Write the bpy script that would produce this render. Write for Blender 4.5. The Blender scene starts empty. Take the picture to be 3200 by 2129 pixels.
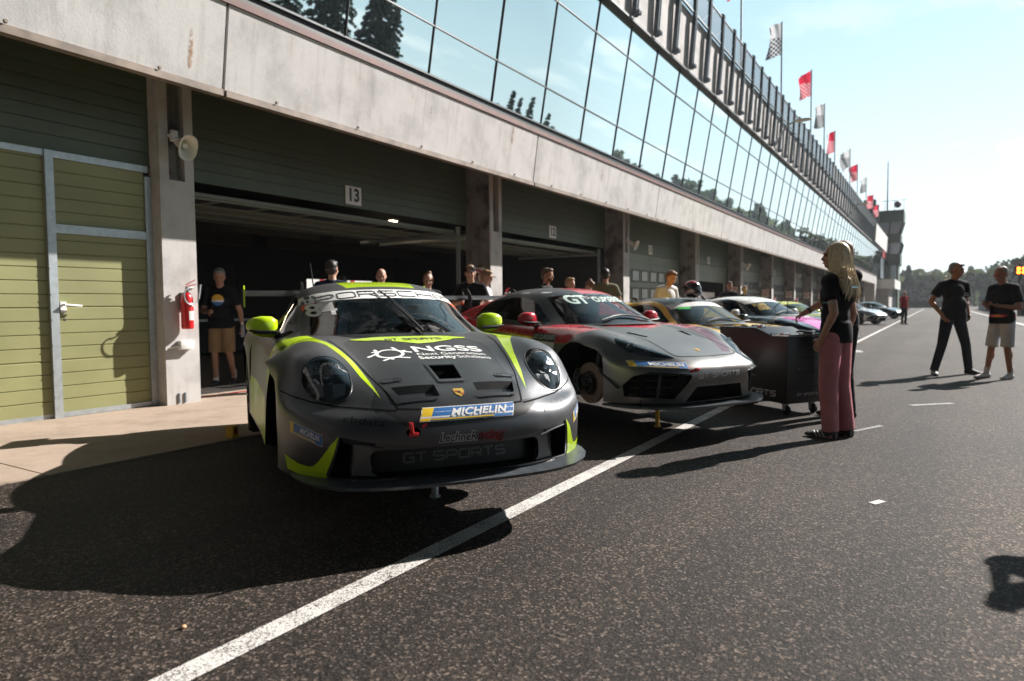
import bpy, bmesh, math, random
import numpy as np
from mathutils import Vector, Matrix, Euler
from mathutils.bvhtree import BVHTree
R = math.radians
random.seed(7)
scene = bpy.context.scene
COL = scene.collection

# ---------------------------------------------------------------- object helpers
def link(o, parent=None):
    COL.objects.link(o)
    if parent is not None:
        o.parent = parent
    return o

def tag(o, label=None, cat=None, group=None, kind=None):
    if label: o['label'] = label
    if cat: o['category'] = cat
    if group: o['group'] = group
    if kind: o['kind'] = kind
    return o

def empty(name, loc=(0, 0, 0), rz=0.0, label=None, cat=None, group=None):
    o = bpy.data.objects.new(name, None)
    o.empty_display_size = 0.2
    link(o)
    o.location = loc
    o.rotation_euler = (0, 0, rz)
    return tag(o, label, cat, group)

def copy_tree(o, parent=None):
    c = o.copy()
    COL.objects.link(c)
    c.parent = parent
    for ch in list(o.children):
        copy_tree(ch, c)
    return c

class MB:
    """collects faces, builds ONE mesh object"""
    def __init__(s):
        s.v = []; s.f = []; s.m = []
    def add(s, vs, fs, mi=0):
        b = len(s.v)
        s.v += [tuple(p) for p in vs]
        s.f += [tuple(b + i for i in f) for f in fs]
        s.m += [mi] * len(fs)
        return s
    def box(s, x0, x1, y0, y1, z0, z1, mi=0, M=None):
        vs = [(x, y, z) for z in (z0, z1) for (x, y) in ((x0, y0), (x1, y0), (x1, y1), (x0, y1))]
        if M is not None: vs = [tuple(M @ Vector(p)) for p in vs]
        return s.add(vs, [(3, 2, 1, 0), (4, 5, 6, 7), (0, 1, 5, 4), (1, 2, 6, 5), (2, 3, 7, 6), (3, 0, 4, 7)], mi)
    def bar(s, p, q, w, h=None, mi=0, up=(0, 0, 1)):
        h = h or w
        p = Vector(p); q = Vector(q); d = (q - p).normalized()
        u = Vector(up)
        if abs(d.dot(u)) > .98: u = Vector((1, 0, 0))
        a = d.cross(u).normalized() * (w / 2); b = d.cross(a).normalized() * (h / 2)
        vs = [c + i * a + j * b for c in (p, q) for (i, j) in ((-1, -1), (1, -1), (1, 1), (-1, 1))]
        return s.add(vs, [(0, 1, 2, 3), (7, 6, 5, 4), (0, 4, 5, 1), (1, 5, 6, 2), (2, 6, 7, 3), (3, 7, 4, 0)], mi)
    def cone(s, p, q, r0, r1, n=12, mi=0, caps=True):
        p = Vector(p); q = Vector(q); d = (q - p).normalized()
        u = Vector((0, 0, 1)) if abs(d.z) < .9 else Vector((1, 0, 0))
        a = d.cross(u).normalized(); b = d.cross(a)
        vs = []
        for c, r in ((p, r0), (q, r1)):
            for k in range(n):
                t = 2 * math.pi * k / n
                vs.append(c + (a * math.cos(t) + b * math.sin(t)) * r)
        fs = [(k, (k + 1) % n, n + (k + 1) % n, n + k) for k in range(n)]
        if caps: fs += [tuple(range(n - 1, -1, -1)), tuple(range(n, 2 * n))]
        return s.add(vs, fs, mi)
    def tube(s, pts, r, n=8, mi=0, caps=True):
        P = [Vector(p) for p in pts]
        rr = r if isinstance(r, (list, tuple)) else [r] * len(P)
        vs = []; a = None
        for i, p in enumerate(P):
            d = (P[min(i + 1, len(P) - 1)] - P[max(i - 1, 0)]).normalized()
            if a is None:
                u = Vector((0, 0, 1)) if abs(d.z) < .9 else Vector((1, 0, 0))
                a = d.cross(u).normalized()
            else:
                a = (a - d * a.dot(d)).normalized()
            b = d.cross(a)
            for k in range(n):
                t = 2 * math.pi * k / n
                vs.append(p + (a * math.cos(t) + b * math.sin(t)) * rr[i])
        fs = []
        for i in range(len(P) - 1):
            for k in range(n):
                fs.append((i * n + k, i * n + (k + 1) % n, (i + 1) * n + (k + 1) % n, (i + 1) * n + k))
        if caps:
            fs += [tuple(range(n - 1, -1, -1)), tuple(range((len(P) - 1) * n, len(P) * n))]
        return s.add(vs, fs, mi)
    def lathe(s, prof, M=None, n=24, mi=0):
        """prof: (r, h) pairs, revolved about local z"""
        vs = []
        for r, h in prof:
            for k in range(n):
                t = 2 * math.pi * k / n
                vs.append(Vector((r * math.cos(t), r * math.sin(t), h)))
        if M is not None: vs = [M @ p for p in vs]
        fs = []
        for i in range(len(prof) - 1):
            for k in range(n):
                fs.append((i * n + k, i * n + (k + 1) % n, (i + 1) * n + (k + 1) % n, (i + 1) * n + k))
        return s.add(vs, fs, mi)
    def ball(s, c, r, nu=14, nv=9, mi=0, M=None):
        rx, ry, rz = (r, r, r) if not isinstance(r, (tuple, list)) else r
        vs = []
        for i in range(nv + 1):
            a = math.pi * i / nv
            for k in range(nu):
                t = 2 * math.pi * k / nu
                p = Vector((rx * math.sin(a) * math.cos(t), ry * math.sin(a) * math.sin(t), rz * math.cos(a)))
                if M is not None: p = M @ p
                vs.append(p + Vector(c))
        fs = []
        for i in range(nv):
            for k in range(nu):
                fs.append((i * nu + k, (i + 1) * nu + k, (i + 1) * nu + (k + 1) % nu, i * nu + (k + 1) % nu))
        return s.add(vs, fs, mi)
    def prism(s, poly, fn, mi=0):
        """poly: 2D outline; fn(u, v, k) -> 3D point for k = 0 (front), 1 (back)"""
        n = len(poly)
        vs = [fn(u, v, 0) for u, v in poly] + [fn(u, v, 1) for u, v in poly]
        fs = [tuple(range(n)), tuple(range(2 * n - 1, n - 1, -1))] + [(i, n + i, n + (i + 1) % n, (i + 1) % n) for i in range(n)]
        return s.add(vs, fs, mi)
    def grid(s, G, mi=0, wrap=False):
        nr = len(G); nc = len(G[0])
        vs = [p for row in G for p in row]
        fs = []
        for i in range(nr - 1):
            for j in range(nc if wrap else nc - 1):
                j2 = (j + 1) % nc
                fs.append((i * nc + j, i * nc + j2, (i + 1) * nc + j2, (i + 1) * nc + j))
        return s.add(vs, fs, mi)
    def mesh(s, name):
        me = bpy.data.meshes.new(name)
        me.from_pydata(s.v, [], s.f)
        me.polygons.foreach_set('material_index', s.m)
        me.update()
        return me
    def build(s, name, mats, parent=None, smooth=40, bevel=0, fixn=True):
        me = s.mesh(name)
        return finish(name, me, mats, parent, smooth, bevel, fixn)

def finish(name, me, mats, parent=None, smooth=40, bevel=0, fixn=True):
    if not isinstance(mats, (list, tuple)): mats = [mats]
    for m in mats: me.materials.append(m)
    if fixn or bevel:
        bm = bmesh.new(); bm.from_mesh(me)
        if fixn: bmesh.ops.recalc_face_normals(bm, faces=bm.faces)
        if bevel:
            ed = [e for e in bm.edges if len(e.link_faces) == 2 and e.calc_face_angle(0) > .6]
            bmesh.ops.bevel(bm, geom=ed, offset=bevel, segments=2, profile=.5, affect='EDGES', clamp_overlap=True)
        bm.to_mesh(me); bm.free()
    if smooth:
        me.shade_smooth()
        me.set_sharp_from_angle(angle=R(smooth))
    o = bpy.data.objects.new(name, me)
    return link(o, parent)

# ---------------------------------------------------------------- text and flat outlines (2D verts, faces)
_txt = {}
def text2d(body, size=1.0, bold=0.0, shear=0.0, space=1.0, xs=1.0, align='CENTER', res=4):
    cu = bpy.data.curves.new('t', 'FONT')
    cu.body = body; cu.size = size; cu.offset = bold * size; cu.shear = shear
    cu.space_character = space; cu.align_x = align; cu.align_y = 'CENTER'
    cu.resolution_u = res
    o = bpy.data.objects.new('t', cu); COL.objects.link(o)
    dg = bpy.context.evaluated_depsgraph_get(); dg.update()
    me = bpy.data.meshes.new_from_object(o.evaluated_get(dg))
    vs = [(v.co.x * xs, v.co.y) for v in me.vertices]
    fs = [tuple(p.vertices) for p in me.polygons]
    bpy.data.objects.remove(o); bpy.data.curves.remove(cu); bpy.data.meshes.remove(me)
    return vs, fs

# wide squared lettering drawn with strokes (unit cell 1 x 1)
GL = {
 'P': [[(0, 0), (0, 1), (.85, 1), (1, .85), (1, .55), (.85, .42), (0, .42)]],
 'O': [[(.14, 0), (0, .14), (0, .86), (.14, 1), (.86, 1), (1, .86), (1, .14), (.86, 0), (.14, 0)]],
 'R': [[(0, 0), (0, 1), (.85, 1), (1, .85), (1, .58), (.85, .45), (0, .45)], [(.55, .45), (1, 0)]],
 'S': [[(1, 1), (.14, 1), (0, .88), (0, .64), (.14, .52), (.86, .52), (1, .4), (1, .12), (.86, 0), (0, 0)]],
 'C': [[(1, 1), (.14, 1), (0, .86), (0, .14), (.14, 0), (1, 0)]],
 'H': [[(0, 0), (0, 1)], [(1, 0), (1, 1)], [(0, .5), (1, .5)]],
 'E': [[(1, 1), (.14, 1), (0, .86), (0, .14), (.14, 0), (1, 0)], [(0, .5), (.9, .5)]],
 'G': [[(1, 1), (.14, 1), (0, .86), (0, .14), (.14, 0), (1, 0), (1, .5), (.5, .5)]],
 'T': [[(0, 1), (1, 1)], [(.5, 1), (.5, 0)]],
 'U': [[(0, 1), (0, .14), (.14, 0), (.86, 0), (1, .14), (1, 1)]],
 'I': [[(.5, 0), (.5, 1)]],
 'A': [[(0, 0), (.35, 1), (.65, 1), (1, 0)], [(.18, .35), (.82, .35)]],
 'N': [[(0, 0), (0, 1), (1, 0), (1, 1)]],
}
def stroke2d(polys, w):
    """polyline strokes -> 2D quads with mitred joints"""
    vs = []; fs = []
    for pl in polys:
        P = [Vector(p) for p in pl]
        closed = (P[0] - P[-1]).length < 1e-6
        n = len(P); L = []
        for i in range(n):
            if closed:
                a = P[(i - 1) % (n - 1)]; b = P[(i + 1) % (n - 1)] if i < n - 1 else P[1]
            else:
                a = P[max(i - 1, 0)]; b = P[min(i + 1, n - 1)]
            d1 = (P[i] - a); d2 = (b - P[i])
            if d1.length < 1e-9: d1 = d2
            if d2.length < 1e-9: d2 = d1
            d1.normalize(); d2.normalize()
            n1 = Vector((-d1.y, d1.x)); n2 = Vector((-d2.y, d2.x))
            m = (n1 + n2)
            if m.length < .2: m = n1.copy()
            m.normalize()
            k = w / 2 / max(.5, m.dot(n1))
            L.append((P[i] + m * k, P[i] - m * k))
        b0 = len(vs)
        for p, q in L: vs += [tuple(p), tuple(q)]
        for i in range(n - 1):
            fs.append((b0 + 2 * i, b0 + 2 * i + 1, b0 + 2 * i + 3, b0 + 2 * i + 2))
    return vs, fs
def wide_text(word, width, height, w, gap=.28, shear=0.0):
    cells = sum(.55 if ch == ' ' else 1.0 for ch in word) + gap * (len(word) - 1)
    cw = width / cells; x = -width / 2; pol = []
    for ch in word:
        if ch == ' ': x += cw * (.55 + gap); continue
        for pl in GL[ch]:
            pol.append([(x + p[0] * cw + shear * (p[1] - .5) * height, (p[1] - .5) * height) for p in pl])
        x += cw * (1 + gap)
    return stroke2d(pol, w)
def poly2d(pts):
    return [tuple(p) for p in pts], [tuple(range(len(pts)))]
def shift2d(g, du=0, dv=0, rot=0, su=1, sv=1):
    c, s = math.cos(rot), math.sin(rot)
    return [(du + c * u * su - s * v * sv, dv + s * u * su + c * v * sv) for u, v in g[0]], g[1]
def merge2d(*gs):
    vs = []; fs = []
    for g in gs:
        b = len(vs); vs += g[0]; fs += [tuple(b + i for i in f) for f in g[1]]
    return vs, fs
def rrect(u0, u1, v0, v1, r, n=4):
    out = []
    for cu, cv, a0 in ((u1 - r, v1 - r, 0), (u0 + r, v1 - r, 90), (u0 + r, v0 + r, 180), (u1 - r, v0 + r, 270)):
        for k in range(n + 1):
            t = R(a0 + 90 * k / n)
            out.append((cu + r * math.cos(t), cv + r * math.sin(t)))
    return out
def smooth_poly(pts, n=6):
    """closed Catmull-Rom outline"""
    P = [Vector(p) for p in pts]; k = len(P); out = []
    for i in range(k):
        a, b, c, d = P[i - 1], P[i], P[(i + 1) % k], P[(i + 2) % k]
        for j in range(n):
            t = j / n
            out.append(tuple(.5 * ((2 * b) + (c - a) * t + (2 * a - 5 * b + 4 * c - d) * t * t + (3 * b - a - 3 * c + d) * t ** 3)))
    return out
def dice2d(g, step):
    """cut a flat figure along a grid so that it can follow a curved surface"""
    bm = bmesh.new()
    V = [bm.verts.new((u, v, 0)) for u, v in g[0]]
    for f in g[1]:
        try: bm.faces.new([V[i] for i in f])
        except ValueError: pass
    if not bm.faces:
        bm.free(); return g
    bmesh.ops.triangulate(bm, faces=[f for f in bm.faces if len(f.verts) > 4])
    us = [u for u, v in g[0]]; vv = [v for u, v in g[0]]
    for ax, lo, hi in ((0, min(us), max(us)), (1, min(vv), max(vv))):
        k = int((hi - lo) / step)
        for i in range(1, k + 1):
            co = [0, 0, 0]; no = [0, 0, 0]
            co[ax] = lo + (hi - lo) * i / (k + 1); no[ax] = 1
            bmesh.ops.bisect_plane(bm, geom=bm.verts[:] + bm.edges[:] + bm.faces[:], plane_co=co, plane_no=no, dist=1e-6)
    bm.verts.ensure_lookup_table()
    bm.verts.index_update()
    r = [(v.co.x, v.co.y) for v in bm.verts], [tuple(v.index for v in f.verts) for f in bm.faces]
    bm.free()
    return r
def decal(name, g, bvh, ray, mat, parent, off=.002, step=.04):
    """lay a flat figure on a surface; ray(u, v) -> (origin, direction)"""
    g = dice2d(g, step) if step else g
    vs = []; ok = []
    for u, v in g[0]:
        o, d = ray(u, v)
        hit, n, i, dist = bvh.ray_cast(Vector(o), Vector(d))
        if hit is None:
            vs.append((0, 0, 0)); ok.append(False); continue
        if n.dot(Vector(d)) > 0: n = -n
        vs.append(tuple(hit + n * off)); ok.append(True)
    fs = [f for f in g[1] if all(ok[i] for i in f)]
    if not fs: return None
    me = bpy.data.meshes.new(name); me.from_pydata(vs, [], fs); me.update()
    bm = bmesh.new(); bm.from_mesh(me)
    bmesh.ops.delete(bm, geom=[v for v in bm.verts if not v.link_faces], context='VERTS')
    # orient outward (against the ray)
    o, d = ray(*g[0][0])
    for f in bm.faces:
        if f.normal.dot(Vector(d)) > 0: f.normal_flip()
    bm.to_mesh(me); bm.free()
    return finish(name, me, mat, parent, 60, 0, False)

# ---------------------------------------------------------------- smooth surfaces through a net of points
def herm(P, n):
    P = np.asarray(P, float); k = len(P)
    h = np.maximum(np.linalg.norm(np.diff(P, axis=0), axis=-1) ** .5, 1e-3)[..., None]
    s = np.diff(P, axis=0) / h
    m = np.empty_like(P)
    m[0] = s[0]; m[-1] = s[-1]
    m[1:-1] = (s[:-1] * h[1:] + s[1:] * h[:-1]) / (h[1:] + h[:-1])
    out = []
    for i in range(k - 1):
        for j in range(n):
            t = j / n
            out.append((2 * t ** 3 - 3 * t * t + 1) * P[i] + (t ** 3 - 2 * t * t + t) * h[i] * m[i]
                       + (-2 * t ** 3 + 3 * t * t) * P[i + 1] + (t ** 3 - t * t) * h[i] * m[i + 1])
    out.append(P[-1])
    return np.array(out)
def net_surface(rows, nr, nc):
    """rows of half-width points (b, y, z), mirrored about y = 0; returns grid (x = -b)"""
    full = []
    for r in rows:
        r = [(-b, y, z) for b, y, z in r]
        full.append([(x, -y, z) for x, y, z in r[:0:-1]] + r)
    G = herm(np.array(full), nr)
    G = herm(G.transpose(1, 0, 2), nc).transpose(1, 0, 2)
    return G
def grid_bm(G, matfn=None, nr=1, nc=1):
    bm = bmesh.new()
    V = [[bm.verts.new(p) for p in row] for row in G]
    ncol = len(G[0]); half = (ncol - 1) / 2
    for i in range(len(G) - 1):
        for j in range(ncol - 1):
            f = bm.faces.new((V[i][j], V[i][j + 1], V[i + 1][j + 1], V[i + 1][j]))
            if matfn:
                c = f.calc_center_median()
                f.material_index = matfn((i + .5) / nr, abs(j + .5 - half) / nc, c)
    bmesh.ops.recalc_face_normals(bm, faces=bm.faces)
    return bm
def bm_bvh(bm):
    bm.verts.index_update()
    return BVHTree.FromPolygons([v.co.copy() for v in bm.verts], [[v.index for v in f.verts] for f in bm.faces])
def paint_region(bm, poly, axes, side, mi):
    cut_opening(bm, poly, axes, side, paint=mi)
def cut_opening(bm, poly, axes, side, depth=None, mi=0, scale=1.0, cap=True, wall=True, paint=None):
    """cut a convex outline through the skin. axes = the two coordinate axes of the outline,
    side(c) picks the faces; the rim is extruded by the vector depth to give the hole walls"""
    a0, a1 = axes; ax = 3 - a0 - a1
    us = [p[0] for p in poly]; vs = [p[1] for p in poly]; mg = .03
    sel = [f for f in bm.faces if side(f.calc_center_median())
           and any(min(us) - mg < v.co[a0] < max(us) + mg for v in f.verts)
           and any(min(vs) - mg < v.co[a1] < max(vs) + mg for v in f.verts)]
    area = sum(poly[i][0] * poly[(i + 1) % len(poly)][1] - poly[(i + 1) % len(poly)][0] * poly[i][1] for i in range(len(poly)))
    if area < 0: poly = poly[::-1]
    n = len(poly); faces = sel
    for i in range(n):
        p, q = poly[i], poly[(i + 1) % n]
        no = [0, 0, 0]; no[a0] = q[1] - p[1]; no[a1] = -(q[0] - p[0])
        co = [0, 0, 0]; co[a0] = p[0]; co[a1] = p[1]
        L = math.hypot(no[a0], no[a1])
        if L < 1e-7: continue
        # only faces near this edge
        cu, cv = (p[0] + q[0]) / 2, (p[1] + q[1]) / 2; rad = L / 2 + .07
        near = [f for f in faces if f.is_valid and math.hypot(f.calc_center_median()[a0] - cu, f.calc_center_median()[a1] - cv) < rad + .06]
        far = [f for f in faces if f.is_valid and f not in set(near)]
        g = set()
        for f in near:
            g.add(f); g.update(f.edges); g.update(f.verts)
        r = bmesh.ops.bisect_plane(bm, geom=list(g), plane_co=co, plane_no=no, dist=1e-5)
        faces = far + [e for e in r['geom'] if isinstance(e, bmesh.types.BMFace) and e.is_valid]
    def inside(c):
        x, y = c[a0], c[a1]; odd = False
        for i in range(n):
            p, q = poly[i], poly[(i + 1) % n]
            if (p[1] > y) != (q[1] > y) and x < (q[0] - p[0]) * (y - p[1]) / (q[1] - p[1]) + p[0]: odd = not odd
        return odd
    kill = [f for f in set(faces) if f.is_valid and inside(f.calc_center_median())]
    if paint is not None:
        for f in kill: f.material_index = paint
        return
    rim = set()
    ks = set(kill)
    for f in kill:
        for e in f.edges:
            if any(g not in ks for g in e.link_faces): rim.add(e)
    bmesh.ops.delete(bm, geom=kill, context='FACES')
    rim = [e for e in rim if e.is_valid and len(e.link_faces) == 1]
    if depth is None or not wall or not rim: return
    r = bmesh.ops.extrude_edge_only(bm, edges=rim)
    nv = [e for e in r['geom'] if isinstance(e, bmesh.types.BMVert)]
    nf = [e for e in r['geom'] if isinstance(e, bmesh.types.BMFace)]
    ne = [e for e in r['geom'] if isinstance(e, bmesh.types.BMEdge)]
    c = sum((v.co for v in nv), Vector()) / max(1, len(nv))
    for v in nv:
        v.co = c + (v.co - c) * scale + Vector(depth)
    for f in nf: f.material_index = mi
    if cap:
        ends = [e for e in ne if len(e.link_faces) == 1]
        rr = bmesh.ops.edgeloop_fill(bm, edges=ends, mat_nr=mi)
    return nv
# ---------------------------------------------------------------- materials
def nt(m):
    m.use_nodes = True
    return m.node_tree.nodes, m.node_tree.links
def N(nodes, t, **kw):
    n = nodes.new(t)
    for k, v in kw.items():
        if k.startswith('i_'):
            key = k[2:]
            n.inputs[int(key) if key.isdigit() else key].default_value = v
        else: setattr(n, k, v)
    return n
def pbr(name, col, rough=.5, metal=0.0, spec=.5, var=0.0, vs=6.0, bump=0.0, bs=60.0, coat=0.0, emit=None, es=0.0, alpha=1.0, coords='Object', dist=.01):
    m = bpy.data.materials.new(name); nodes, links = nt(m)
    b = nodes['Principled BSDF']
    c = (*col, 1) if len(col) == 3 else col
    b.inputs['Base Color'].default_value = c
    b.inputs['Roughness'].default_value = rough
    b.inputs['Metallic'].default_value = metal
    b.inputs['Specular IOR Level'].default_value = spec
    b.inputs['Coat Weight'].default_value = coat
    b.inputs['Coat Roughness'].default_value = .06
    b.inputs['Alpha'].default_value = alpha
    if emit:
        b.inputs['Emission Color'].default_value = (*emit, 1); b.inputs['Emission Strength'].default_value = es
    if var or bump:
        tc = N(nodes, 'ShaderNodeTexCoord')
    if var:
        no = N(nodes, 'ShaderNodeTexNoise', i_Scale=vs, i_Detail=6.0, i_Roughness=.6)
        links.new(tc.outputs[coords], no.inputs['Vector'])
        mx = N(nodes, 'ShaderNodeMix', data_type='RGBA')
        mx.inputs[6].default_value = tuple(x * (1 - var) for x in c[:3]) + (1,)
        mx.inputs[7].default_value = tuple(min(1, x * (1 + var)) for x in c[:3]) + (1,)
        mr = N(nodes, 'ShaderNodeMapRange'); mr.inputs[1].default_value = .3; mr.inputs[2].default_value = .7
        links.new(no.outputs['Fac'], mr.inputs[0]); links.new(mr.outputs[0], mx.inputs[0])
        links.new(mx.outputs[2], b.inputs['Base Color'])
    if bump:
        n2 = N(nodes, 'ShaderNodeTexNoise', i_Scale=bs, i_Detail=4.0)
        links.new(tc.outputs[coords], n2.inputs['Vector'])
        bp = N(nodes, 'ShaderNodeBump', i_Strength=bump, i_Distance=dist)
        links.new(n2.outputs['Fac'], bp.inputs['Height']); links.new(bp.outputs[0], b.inputs['Normal'])
    return m

def ramp(nodes, links, src, stops):
    r = N(nodes, 'ShaderNodeValToRGB')
    e = r.color_ramp.elements
    while len(e) < len(stops): e.new(.5)
    for k, (p, c) in enumerate(stops):
        e[k].position = p; e[k].color = (*c, 1) if len(c) == 3 else c
    links.new(src, r.inputs[0])
    return r

def mat_asphalt():
    m = bpy.data.materials.new('asphalt'); nodes, links = nt(m); b = nodes['Principled BSDF']
    tc = N(nodes, 'ShaderNodeTexCoord')
    v = N(nodes, 'ShaderNodeTexVoronoi', i_Scale=105.0); links.new(tc.outputs['Object'], v.inputs['Vector'])
    n1 = N(nodes, 'ShaderNodeTexNoise', i_Scale=210.0, i_Detail=3.0); links.new(tc.outputs['Object'], n1.inputs['Vector'])
    n2 = N(nodes, 'ShaderNodeTexNoise', i_Scale=.35, i_Detail=5.0, i_Roughness=.6); links.new(tc.outputs['Object'], n2.inputs['Vector'])
    n3 = N(nodes, 'ShaderNodeTexNoise', i_Scale=18.0, i_Detail=4.0); links.new(tc.outputs['Object'], n3.inputs['Vector'])
    hue = N(nodes, 'ShaderNodeSeparateColor'); links.new(v.outputs['Color'], hue.inputs[0])
    st = ramp(nodes, links, hue.outputs[0], [(0, (.011, .0085, .0070)), (.5, (.041, .0325, .0272)), (.82, (.066, .0525, .044)), (.97, (.23, .185, .155))])
    fi = ramp(nodes, links, n1.outputs['Fac'], [(.33, (.25, .25, .25)), (.62, (1.1, 1.1, 1.1))])
    bg = ramp(nodes, links, n2.outputs['Fac'], [(.3, (.60, .60, .62)), (.7, (1.2, 1.18, 1.15))])
    md = ramp(nodes, links, n3.outputs['Fac'], [(.3, (.75, .75, .75)), (.7, (1.15, 1.15, 1.15))])
    c = st.outputs[0]
    for x in (fi, bg, md):
        mx = N(nodes, 'ShaderNodeMix', data_type='RGBA', blend_type='MULTIPLY'); mx.inputs[0].default_value = 1
        links.new(c, mx.inputs[6]); links.new(x.outputs[0], mx.inputs[7]); c = mx.outputs[2]
    # long tyre-worn lanes along the pit lane and faint streaks across it
    mp = N(nodes, 'ShaderNodeMapping'); mp.inputs['Scale'].default_value = (.05, 1.3, 1); links.new(tc.outputs['Object'], mp.inputs[0])
    n4 = N(nodes, 'ShaderNodeTexNoise', i_Scale=1.0, i_Detail=4.0); links.new(mp.outputs[0], n4.inputs['Vector'])
    ln = ramp(nodes, links, n4.outputs['Fac'], [(.35, (.66, .66, .69)), (.65, (1.22, 1.18, 1.14))])
    mx = N(nodes, 'ShaderNodeMix', data_type='RGBA', blend_type='MULTIPLY'); mx.inputs[0].default_value = 1
    links.new(c, mx.inputs[6]); links.new(ln.outputs[0], mx.inputs[7]); c = mx.outputs[2]
    links.new(c, b.inputs['Base Color'])
    b.inputs['Roughness'].default_value = .80; b.inputs['Specular IOR Level'].default_value = .22
    ad = N(nodes, 'ShaderNodeMath', operation='MULTIPLY_ADD'); ad.inputs[1].default_value = .8
    links.new(n1.outputs['Fac'], ad.inputs[0]); links.new(v.outputs['Distance'], ad.inputs[2])
    bp = N(nodes, 'ShaderNodeBump', i_Strength=.6, i_Distance=.0045); links.new(ad.outputs[0], bp.inputs['Height'])
    links.new(bp.outputs[0], b.inputs['Normal'])
    return m

def mat_line(name='road_paint', lv=1.0):
    m = bpy.data.materials.new(name); nodes, links = nt(m); b = nodes['Principled BSDF']
    tc = N(nodes, 'ShaderNodeTexCoord')
    n1 = N(nodes, 'ShaderNodeTexNoise', i_Scale=150.0, i_Detail=3.0); links.new(tc.outputs['Object'], n1.inputs['Vector'])
    n2 = N(nodes, 'ShaderNodeTexNoise', i_Scale=7.0, i_Detail=4.0); links.new(tc.outputs['Object'], n2.inputs['Vector'])
    a = N(nodes, 'ShaderNodeMath', operation='MULTIPLY_ADD'); a.inputs[1].default_value = .35
    links.new(n2.outputs['Fac'], a.inputs[0]); links.new(n1.outputs['Fac'], a.inputs[2])
    r = ramp(nodes, links, a.outputs[0], [(.55, (.05, .043, .038)), (.615, (.40 * lv, .38 * lv, .36 * lv)), (.72, (.60 * lv, .58 * lv, .555 * lv))])
    links.new(r.outputs[0], b.inputs['Base Color']); b.inputs['Roughness'].default_value = .6
    bp = N(nodes, 'ShaderNodeBump', i_Strength=.5, i_Distance=.004); links.new(n1.outputs['Fac'], bp.inputs['Height'])
    links.new(bp.outputs[0], b.inputs['Normal'])
    return m

def mat_concrete(name, col, stain=.35, rust=0.0, vs=1.0, dark=.5, spots=False):
    m = bpy.data.materials.new(name); nodes, links = nt(m); b = nodes['Principled BSDF']
    tc = N(nodes, 'ShaderNodeTexCoord')
    n1 = N(nodes, 'ShaderNodeTexNoise', i_Scale=1.6 * vs, i_Detail=8.0, i_Roughness=.65); links.new(tc.outputs['Object'], n1.inputs['Vector'])
    n2 = N(nodes, 'ShaderNodeTexNoise', i_Scale=45.0, i_Detail=4.0); links.new(tc.outputs['Object'], n2.inputs['Vector'])
    mp = N(nodes, 'ShaderNodeMapping'); mp.inputs['Scale'].default_value = (5, 5, .35); links.new(tc.outputs['Object'], mp.inputs[0])
    n3 = N(nodes, 'ShaderNodeTexNoise', i_Scale=1.2, i_Detail=6.0, i_Roughness=.7); links.new(mp.outputs[0], n3.inputs['Vector'])
    d = tuple(x * (1 - stain) for x in col)
    r1 = ramp(nodes, links, n1.outputs['Fac'], [(.30, d), (.52, col), (.75, tuple(min(.95, x * 1.08) for x in col))])
    r2 = ramp(nodes, links, n2.outputs['Fac'], [(.28, (.93, .93, .93)), (.5, (1, 1, 1))])
    r3 = ramp(nodes, links, n3.outputs['Fac'], [(.28, (1 - dark * .7, 1 - dark * .75, 1 - dark * .8)), (.5, (1, 1, 1))])
    c = r1.outputs[0]
    for x in (r2, r3):
        mx = N(nodes, 'ShaderNodeMix', data_type='RGBA', blend_type='MULTIPLY'); mx.inputs[0].default_value = 1
        links.new(c, mx.inputs[6]); links.new(x.outputs[0], mx.inputs[7]); c = mx.outputs[2]
    if rust:
        mp2 = N(nodes, 'ShaderNodeMapping'); mp2.inputs['Scale'].default_value = (3.2, 3.2, .22); mp2.inputs['Location'].default_value = (3, 1, 7)
        links.new(tc.outputs['Object'], mp2.inputs[0])
        n4 = N(nodes, 'ShaderNodeTexNoise', i_Scale=1.5, i_Detail=5.0); links.new(mp2.outputs[0], n4.inputs['Vector'])
        r4 = ramp(nodes, links, n4.outputs['Fac'], [(.63, (0, 0, 0)), (.78, (rust, rust, rust))])
        mx = N(nodes, 'ShaderNodeMix', data_type='RGBA'); links.new(r4.outputs[0], mx.inputs[0])
        links.new(c, mx.inputs[6]); mx.inputs[7].default_value = (.40, .20, .08, 1); c = mx.outputs[2]
    if spots:
        v = N(nodes, 'ShaderNodeTexVoronoi', i_Scale=9.0); links.new(tc.outputs['Object'], v.inputs['Vector'])
        n5 = N(nodes, 'ShaderNodeTexNoise', i_Scale=2.2, i_Detail=6.0); links.new(tc.outputs['Object'], n5.inputs['Vector'])
        r5 = ramp(nodes, links, n5.outputs['Fac'], [(.36, (.25, .24, .23)), (.5, (1, 1, 1))])
        mx = N(nodes, 'ShaderNodeMix', data_type='RGBA', blend_type='MULTIPLY'); mx.inputs[0].default_value = 1
        links.new(c, mx.inputs[6]); links.new(r5.outputs[0], mx.inputs[7]); c = mx.outputs[2]
    links.new(c, b.inputs['Base Color']); b.inputs['Roughness'].default_value = .85; b.inputs['Specular IOR Level'].default_value = .25
    bp = N(nodes, 'ShaderNodeBump', i_Strength=.35, i_Distance=.004); links.new(n2.outputs['Fac'], bp.inputs['Height'])
    links.new(bp.outputs[0], b.inputs['Normal'])
    return m

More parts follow.
